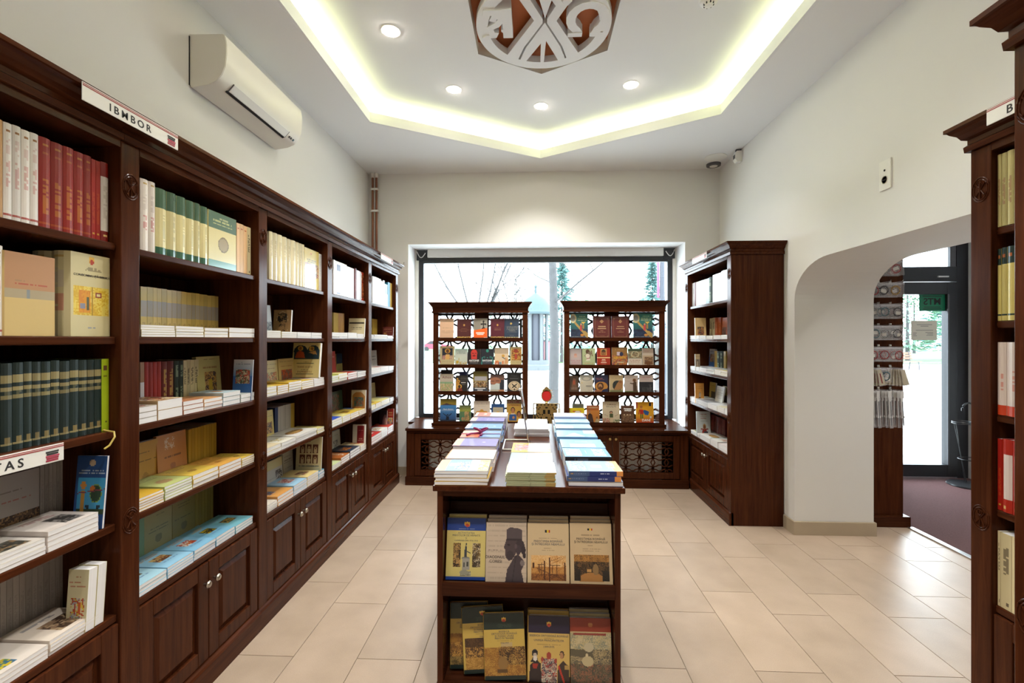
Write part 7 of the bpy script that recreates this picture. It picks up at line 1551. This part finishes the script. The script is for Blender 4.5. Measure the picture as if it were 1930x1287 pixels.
MB().prism([(-.045, .370), (.045, .370), (.034, .395), (.026, .393), (.018, .410), (.0, .420), (-.018, .410), (-.026, .393), (-.034, .395)], lambda a, b_: (a, -.024, b_), lambda a, b_: (a, -.016, b_)).build('crown_top', M['brass'], gs)
for s in (-1, 1):
    MB().tube([(s * .045, -.02, .375), (s * .058, -.02, .378), (s * .062, -.02, .390)], .003, 6).build('scroll', M['brass'], gs, True)
crs = MB().box(-.0025, .0025, -.022, -.018, .418, .465)
crs.box(-.018, .018, -.022, -.018, .446, .451)
crs.build('cross', M['brass'], gs)
MB().box(.118, .145, -.034, -.031, .130, .195).build('price_tag', M['paper'], gs)
# ------------------------------------------------------------------ peg stand with hanging packets in the entrance
pg = empty('peg_stand', (0, 0, 0), 0, 'tall dark wooden peg stand hung with small plastic packets behind the arch', 'stand')
PX0, PX1, PY = 2.625, 2.985, 3.80
MB().box(PX0, PX1, PY, PY + .28, .0, 2.30).build('panel', M['wood'], pg, bevel=.003)
MB().box(PX0 - .004, PX1 + .032, PY - .035, PY + .30, 0, .085).build('plinth', M['woodx'], pg, bevel=.004)
ROWZ = [2.125, 1.955, 1.785, 1.615, 1.445, 1.280, 1.105]
HX = [2.700, 2.788, 2.880]
pk_mesh = {}
def packet(x, y, z, kind, label, group, rot):
    t = empty('hanging_packet', (x, y, z), rot, label, 'packet', group)
    if kind in ('beadred', 'beadblack', 'beadgold', 'beadteal', 'beadgrey'):
        if 'bag' not in pk_mesh:
            mb = MB(); nn = 6
            for j in range(nn + 1):
                for i in range(nn + 1):
                    u, v = i / nn - .5, j / nn
                    b = .008 * math.sin(PI * (u + .5)) * math.sin(PI * min(v * 1.1, 1))
                    mb.v.append((u * .094, -b + .0025 * math.sin(9 * u + 7 * v), .012 - v * .115))
            for j in range(nn):
                for i in range(nn):
                    a = j * (nn + 1) + i
                    mb.f.append((a, a + 1, a + nn + 2, a + nn + 1)); mb.m.append(0)
            mb2 = MB(); mb2.box(-.047, .047, -.001, .001, -.004, .012)
            pk_mesh['bag'] = mb.mesh('bag', M['bag'], True); pk_mesh['bag_header'] = mb2.mesh('bag_header', M['bag'])
            beads = MB()
            for i in range(16):
                w = 2 * PI * i / 16
                beads.lathe([(.0005, -.0060), (.0058, 0), (.0005, .0060)], 6, (.030 * math.cos(w), -.006, -.052 + .032 * math.sin(w)))
            pk_mesh['ring'] = beads
            pk_mesh['tag'] = MB().box(-.020, .020, -.0006, .0006, -.012, .012).mesh('paper_tag', M['paper'])
        obj('bag', pk_mesh['bag'], t); obj('bag_header', pk_mesh['bag_header'], t)
        if kind not in pk_mesh: pk_mesh[kind] = pk_mesh['ring'].mesh('bead_bracelet', M[kind])
        o = obj('bead_bracelet', pk_mesh[kind], t); o.location = (0, -.002, 0)
        o.rotation_euler = (0, random.uniform(0, .4), 0)
        if random.random() < .6:
            o2 = obj('paper_tag', pk_mesh['tag'], t); o2.location = (random.uniform(-.015, .015), .003, random.uniform(-.08, -.03)); o2.rotation_euler = (0, random.uniform(-.4, .4), 0)
    elif kind == 'card':
        if 'card' not in pk_mesh:
            pk_mesh['card'] = MB().prism([(-.014, .0), (.014, .0), (.022, -.125), (-.022, -.125)], lambda a, b: (a, -.0008, b), lambda a, b: (a, .0008, b)).mesh('card', M['beige'])
            pk_mesh['slip'] = MB().prism([(-.016, .012), (.016, .012), (.025, -.13), (-.025, -.13)], lambda a, b: (a, -.0016, b), lambda a, b: (a, .0016, b)).mesh('plastic_sleeve', M['bag'])
            pk_mesh['mark'] = MB().box(-.004, .004, -.0016, -.0009, -.11, -.03).mesh('red_mark', M['inkred'])
        obj('card', pk_mesh['card'], t); obj('plastic_sleeve', pk_mesh['slip'], t)
        if label.find('red') >= 0: obj('red_mark', pk_mesh['mark'], t)
    else:
        if 'long' not in pk_mesh:
            pk_mesh['long'] = MB().box(-.013, .013, -.0012, .0012, -.285, .012).mesh('plastic_sleeve', M['bag'])
            pk_mesh['strip'] = MB().box(-.0035, .0035, -.0006, .0006, -.265, -.075).mesh('pendant_cord', M['beadblack'])
            pk_mesh['hdr'] = MB().prism([(-.012, .006), (.012, .006), (.012, -.05), (.005, -.05), (.004, -.19), (.012, -.19), (.012, -.205), (-.012, -.205), (-.012, -.19), (-.010, -.19), (-.010, -.05), (-.012, -.05)], lambda a, b: (a, .0008, b), lambda a, b: (a, .0012, b)).mesh('paper_backing', M['white'])
        obj('plastic_sleeve', pk_mesh['long'], t); obj('pendant_cord', pk_mesh['strip'], t); obj('paper_backing', pk_mesh['hdr'], t)
    return t
KND = [['beadgrey', 'beadgrey', 'beadred'], ['beadred', 'beadblack', 'beadgold'], ['beadgrey', 'beadteal', 'beadblack'], ['beadteal', 'beadgrey', 'beadblack'], ['beadred', 'beadred', 'beadred'], ['card', 'beadteal', 'card'], ['long', 'long', 'long']]
CN = {'beadred': 'red', 'beadblack': 'black', 'beadgold': 'amber', 'beadteal': 'teal', 'beadgrey': 'grey'}
hookm = MB().tube([(0, .0, 0), (0, -.125, 0), (0, -.135, .008)], .0022, 6).box(-.009, .009, -.006, -.001, -.006, .016).mesh('hook', M['steel'], True)
RN = ['top', 'second', 'third', 'fourth', 'fifth', 'sixth', 'lowest']
CL = ['left', 'middle', 'right']
for r, z in enumerate(ROWZ):
    for c, x in enumerate(HX):
        h = obj('hook', hookm, pg); h.location = (x, PY, z)
        k = KND[r][c]
        n = {'card': 7, 'long': 5}.get(k, 3)
        for i in range(n):
            y = PY - .012 - i * (.105 / n)
            what = {'card': 'beige card in clear sleeve%s' % (' with red mark' if c == 0 else ''), 'long': 'long clear sleeve with dark cord pendant'}.get(k) or 'clear packet with %s bead bracelet' % CN[k]
            spread = 0
            dx = random.uniform(-.006, .006)
            rot = random.uniform(-.15, .15)
            if k == 'card': dx = (i - 3) * .0065
            if k == 'long': dx = (i - 2) * .009
            t = packet(x + dx, y - .002, z - .016, k, label_of(what, '%s from panel, %s hook, %s peg row' % (ORD[i], CL[c], RN[r])), 'packets on the peg stand', rot)
            if k == 'card': t.rotation_euler = (0, -(i - 3) * .075, rot)
            if k == 'long': t.rotation_euler = (0, -(i - 2) * .025, rot)

# umbrella stand by the entrance door
us = empty('umbrella_stand', (4.46, 4.86, .006), 0, 'black metal umbrella stand with cane-shaped handle beside the entrance door', 'umbrella stand')
MB().lathe([(.001, 0), (.165, 0), (.170, .006), (.165, .016), (.10, .022), (.001, .024)], 36).build('base', M['black'], us, True)
pole = [(.06, 0, .02), (.065, 0, .70)] + [(.065 - .062 + .062 * math.cos(w), 0, .78 + .065 * math.sin(w)) for w in [PI * i / 12 for i in range(14)]]
MB().tube(pole, .0095, 8).build('cane_pole', M['black'], us, True)
def hoop(name, cx, r, z, tilt=0.0):
    MB().tube([(cx + r * math.cos(2 * PI * i / 28), r * .9 * math.sin(2 * PI * i / 28), z + tilt * math.cos(2 * PI * i / 28)) for i in range(28)], .005, 6, True).build(name, M['black'], us, True)
hoop('hoop', -.055, .085, .652); hoop('hoop', -.055, .085, .638); hoop('hoop', .115, .085, .642); hoop('hoop', .115, .085, .628)
hoop('lower_hoop', .03, .105, .270)
for a, b_ in (((-.14, 0, .645), (.0, .02, .03)), ((-.055, .075, .645), (.02, .06, .03)), ((.19, .0, .635), (.09, .02, .03)), ((.115, -.076, .635), (.07, -.05, .03))):
    MB().tube([a, b_], .004, 6).build('rod', M['black'], us, True)

# ------------------------------------------------------------------ the street and the park outside
struct(MB().box(-30, 40, 5.42, 16, -.12, -.02).build('pavement', M['pave']))
struct(MB().box(-30, 40, 16, 16.3, -.12, .03).build('kerb', M['kerb']))
struct(MB().box(-60, 80, 16.3, 30, -.14, -.05).build('street', M['pave']))
struct(MB().box(-90, 110, 30, 120, -.14, .0).build('park_lawn', M['grass']))
def branch(mb, p, d, L, r, depth, rs):
    n = 4; pts = [p]; q = Vector(p); dd = Vector(d)
    for i in range(n):
        dd = (dd + Vector((rs.uniform(-.12, .12), rs.uniform(-.12, .12), rs.uniform(-.03, .10)))).normalized()
        q = q + dd * L / n; pts.append(tuple(q))
    mb.tube(pts, r, 5 if depth else 8, rads=[r * (1 - .45 * i / n) for i in range(n + 1)])
    if depth >= 3: return
    for k in range(5 if depth == 0 else 4):
        i = rs.randint(2, n) if depth else rs.randint(2, n)
        w = rs.uniform(0, 2 * PI)
        nd = (dd * .65 + Vector((math.cos(w), math.sin(w), rs.uniform(.0, .5)))).normalized()
        branch(mb, pts[i], nd, L * rs.uniform(.45, .68), r * .42, depth + 1, rs)
def bare_tree(x, y, h, r, seed, label, far=False):
    rs = random.Random(seed)
    t = empty('bare_tree', (x, y, -.03), 0, label, 'tree')
    th_ = h * .25 if far else h
    tr = MB(); tr.tube([(0, 0, 0), (.03, 0, th_ * .3), (-.02, .02, th_ * .62), (.0, 0, th_)], r, 10, rads=[r * 1.15, r, r * .85, r * .6])
    tr.build('trunk', M['bark'], t, True)
    br = MB()
    if far:
        for k in range(7):
            w = rs.uniform(0, 2 * PI)
            branch(br, (0, 0, h * .22), Vector((math.cos(w) * .55, math.sin(w) * .55, 1)).normalized(), h * .55, r * .5, 0, rs)
    for k in range(0 if far else 9):
        z = h * (.35 + .65 * k / 8); w = rs.uniform(0, 2 * PI)
        branch(br, (0, 0, z), Vector((math.cos(w), math.sin(w), .35)).normalized(), h * .34, r * .22, 1, rs)
    br.build('branches', M['bark'], t, True)
bare_tree(.47, 10.2, 5.4, .105, 3, 'bare grey-barked tree standing close outside the shop window')
bare_tree(-3.2, 26, 9.0, .12, 5, 'thin bare tree faint against the white sky, far left of the window', True)
bare_tree(-2.0, 42, 9.5, .13, 8, 'bare tree in the park behind the kiosk', True)
def leafy(x, y, h, w, m, seed, label, conical=True, n=1500):
    rs = random.Random(seed)
    t = empty('evergreen_tree' if conical else 'leafy_tree', (x, y, 0), 0, label, 'tree')
    MB().tube([(0, 0, 0), (0, 0, h * .8)], .09, 8, rads=[.14, .05]).build('trunk', M['bark'], t, True)
    mb = MB()
    for i in range(n):
        v = rs.random() ** .8
        if conical: rr = w * (1 - v) * (.45 + .55 * abs(math.sin(v * 26))) * rs.uniform(.35, 1) + .04; z = h * (.08 + .92 * v)
        else: rr = w * math.sin(PI * min(max(v, .05), .97)) ** .6 * rs.uniform(.4, 1); z = h * (.1 + .9 * v)
        a = rs.uniform(0, 2 * PI); c = Vector((rr * math.cos(a), rr * math.sin(a), z)); s = rs.uniform(.10, .24) * h / 6
        d1 = Vector((math.cos(a), math.sin(a), rs.uniform(-.5, .2))).normalized() * s; d2 = Vector((rs.uniform(-1, 1), rs.uniform(-1, 1), rs.uniform(-.4, .4))).normalized() * s * .5
        mb.quad(tuple(c - d1 - d2), tuple(c + d1 - d2 * .3), tuple(c + d1 * 1.2 + d2 * .3), tuple(c - d1 * .6 + d2))
    mb.build('foliage', M[m], t)
leafy(2.0, 30.6, 6.8, 2.4, 'leafb', 11, 'pale blue spruce seen above the rack by the arch')
leafy(8.6, 33, 7.4, 1.7, 'leafb', 12, 'slim blue spruce outlined on white sky near the lamp post')
leafy(.7, 48, 5.6, 2.6, 'leaf', 13, 'round green shrub tree behind the bare trunk', False)
leafy(4.6, 43, 5.2, 3.0, 'leaf', 14, 'broad green tree in the park between the racks', False)
leafy(-5.2, 52, 4.6, 2.6, 'leaf', 15, 'low green tree behind the kiosk', False)
leafy(27.0, 34, 6.2, 3.6, 'leaf', 16, 'green conifer seen through the entrance door glass', False, 2200)
leafy(31.5, 36, 6.6, 2.6, 'leafb', 17, 'blue spruce seen low through the entrance door', True, 2000)
leafy(24.5, 45, 5.0, 3.5, 'leaf', 18, 'dark green bush seen through the door beside the peg stand', False, 1800)
leafy(42.0, 52, 7.4, 4.2, 'leaf', 19, 'tall green tree behind the door frame', False, 1800)
# lamp posts
def lamp_post(x, y, h, label, banner=False):
    t = empty('lamp_post', (x, y, -.03), 0, label, 'lamp post')
    MB().lathe([(.001, 0), (.22, 0), (.24, .10), (.17, .16), (.16, .42), (.19, .46), (.12, .56), (.10, 1.0), (.115, 1.04), (.085, 1.10), (.065, h * .55), (.085, h * .56), (.06, h * .58), (.045, h)], 14).build('post', M['iron'], t, True)
    MB().lathe([(.001, h), (.06, h), (.12, h + .12), (.16, h + .42), (.10, h + .52), (.02, h + .62), (.001, h + .66)], 12).build('lantern', M['iron'], t, True)
    MB().tube([(0, 0, h * .62), (.18, 0, h * .72), (.40, 0, h * .86), (.46, 0, h)], .022, 8).build('bracket', M['iron'], t, True)
    if banner:
        MB().box(-.10, -.06, -.01, .01, h * .72, h * 1.05).build('red_banner', M['flagred'], t)
    return t
lamp_post(2.62, 9.3, 3.3, 'ornate blue-black lamp post with red banner outside the right window edge', True)
lamp_post(24.6, 27, 5.4, 'blue-grey lamp post seen through the entrance door')
# kiosk column with a domed roof
ki = empty('advertising_column', (.18, 23.5, -.05), 0, 'pale domed advertising kiosk column outside between the racks', 'kiosk')
MB().lathe([(.001, 0), (.82, 0), (.82, .25), (.70, .30), (.70, .5), (.001, .5)], 24).build('base', M['stone'], ki, True)
for i in range(6):
    w = PI / 3 * i
    MB().lathe([(.001, .5), (.10, .5), (.085, .6), (.085, 2.75), (.11, 2.85), (.001, 2.85)], 10, (.56 * math.cos(w), .56 * math.sin(w), 0)).build('column', M['stone'], ki, True)
MB().lathe([(.001, .5), (.42, .5), (.42, 2.85), (.001, 2.85)], 20).build('drum', M['iron'], ki, True)
MB().lathe([(.001, 2.85), (.85, 2.85), (.88, 2.95), (.80, 3.05), (.74, 3.3), (.55, 3.62), (.25, 3.82), (.06, 3.95), (.05, 4.2), (.09, 4.28), (.001, 4.4)], 24).build('dome', mat('verdigris_dome', (.035, .060, .068), .7), ki, True)
bxp = MB().box(-.45, .45, -.2, .2, 0, 1.7).build('pink_kiosk_panel', M['pinkwall'], None, .02, (.85, 24.5, -.05)) if False else None
pn = empty('street_cabinet', (.86, 24.6, -.05), 0, 'small pinkish street cabinet beside the kiosk column', 'cabinet')
MB().box(-.40, .40, -.2, .2, .1, 1.45).build('body', M['pinkwall'], pn, bevel=.02)
MB().box(-.44, .44, -.24, .24, 1.45, 1.53).build('lid', M['stone'], pn, bevel=.01)
MB().box(-.42, .42, -.22, .22, 0, .1).build('base', M['stone'], pn)
# bench
be = empty('park_bench', (18.75, 24, -.05), .15, 'dark park bench seen through the door glass beside the peg stand', 'bench')
for i in range(4):
    MB().box(-.9, .9, -.25 + i * .12, -.15 + i * .12, .42, .46).build('seat_slat', M['bench'], be, bevel=.008)
for i in range(3):
    MB().box(-.9, .9, .24 + i * .03, .27 + i * .03, .54 + i * .13, .64 + i * .13).build('back_slat', M['bench'], be, bevel=.008)
for s in (-.75, .75):
    MB().tube([(s, -.25, 0), (s, -.22, .42), (s, .22, .42), (s, .32, .95)], .025, 6).build('iron_leg', M['iron'], be, True)
    MB().tube([(s, .22, .42), (s, .30, 0)], .025, 6).build('iron_leg', M['iron'], be, True)
# low fence in the lawn and parked cars far left
fe_ = empty('lawn_fence', (25.5, 26, -.05), 0, 'low wire lawn fence seen through the lower door glass', 'fence')
for x in (0, 2.2, 4.4): MB().tube([(x, 0, 0), (x, 0, .5)], .03, 6).build('fence_post', M['iron'], fe_, True)
for z in (.2, .45): MB().tube([(0, 0, z), (4.4, 0, z)], .018, 6).build('fence_rail', M['iron'], fe_, True)
def car(x, y, m, label):
    t = empty('parked_car', (x, y, -.05), .2, label, 'car')
    MB().prism([(-2.0, .28), (2.0, .28), (2.05, .62), (1.9, .80), (1.05, .90), (.55, 1.38), (-.75, 1.42), (-1.45, .95), (-2.0, .88), (-2.08, .55)], lambda a, b: (a, -.82, b), lambda a, b: (a, .82, b)).build('body', M[m], t, bevel=.06)
    MB().prism([(.98, .92), (.52, 1.32), (-.70, 1.35), (-1.30, .95)], lambda a, b: (a, -.835, b), lambda a, b: (a, -.815, b)).build('side_window', M['blackframe'], t)
    for px in (-1.25, 1.3):
        for py in (-.80, .80):
            MB().lathe([(.001, -.10), (.30, -.10), (.31, 0), (.30, .10), (.001, .10)], 18, (px, py, .31), 'y').build('wheel', M['black'], t, True)
car(-13.2, 62, 'carred', 'small red parked car at the far left of the window')
car(-20.5, 70, 'cargrey', 'grey parked car behind the red one, far left of the window')
print('OBJECTS', len(bpy.data.objects), 'LABELS', len(LABELS), 'polys', sum(len(o.data.polygons) for o in bpy.data.objects if o.type == 'MESH'))
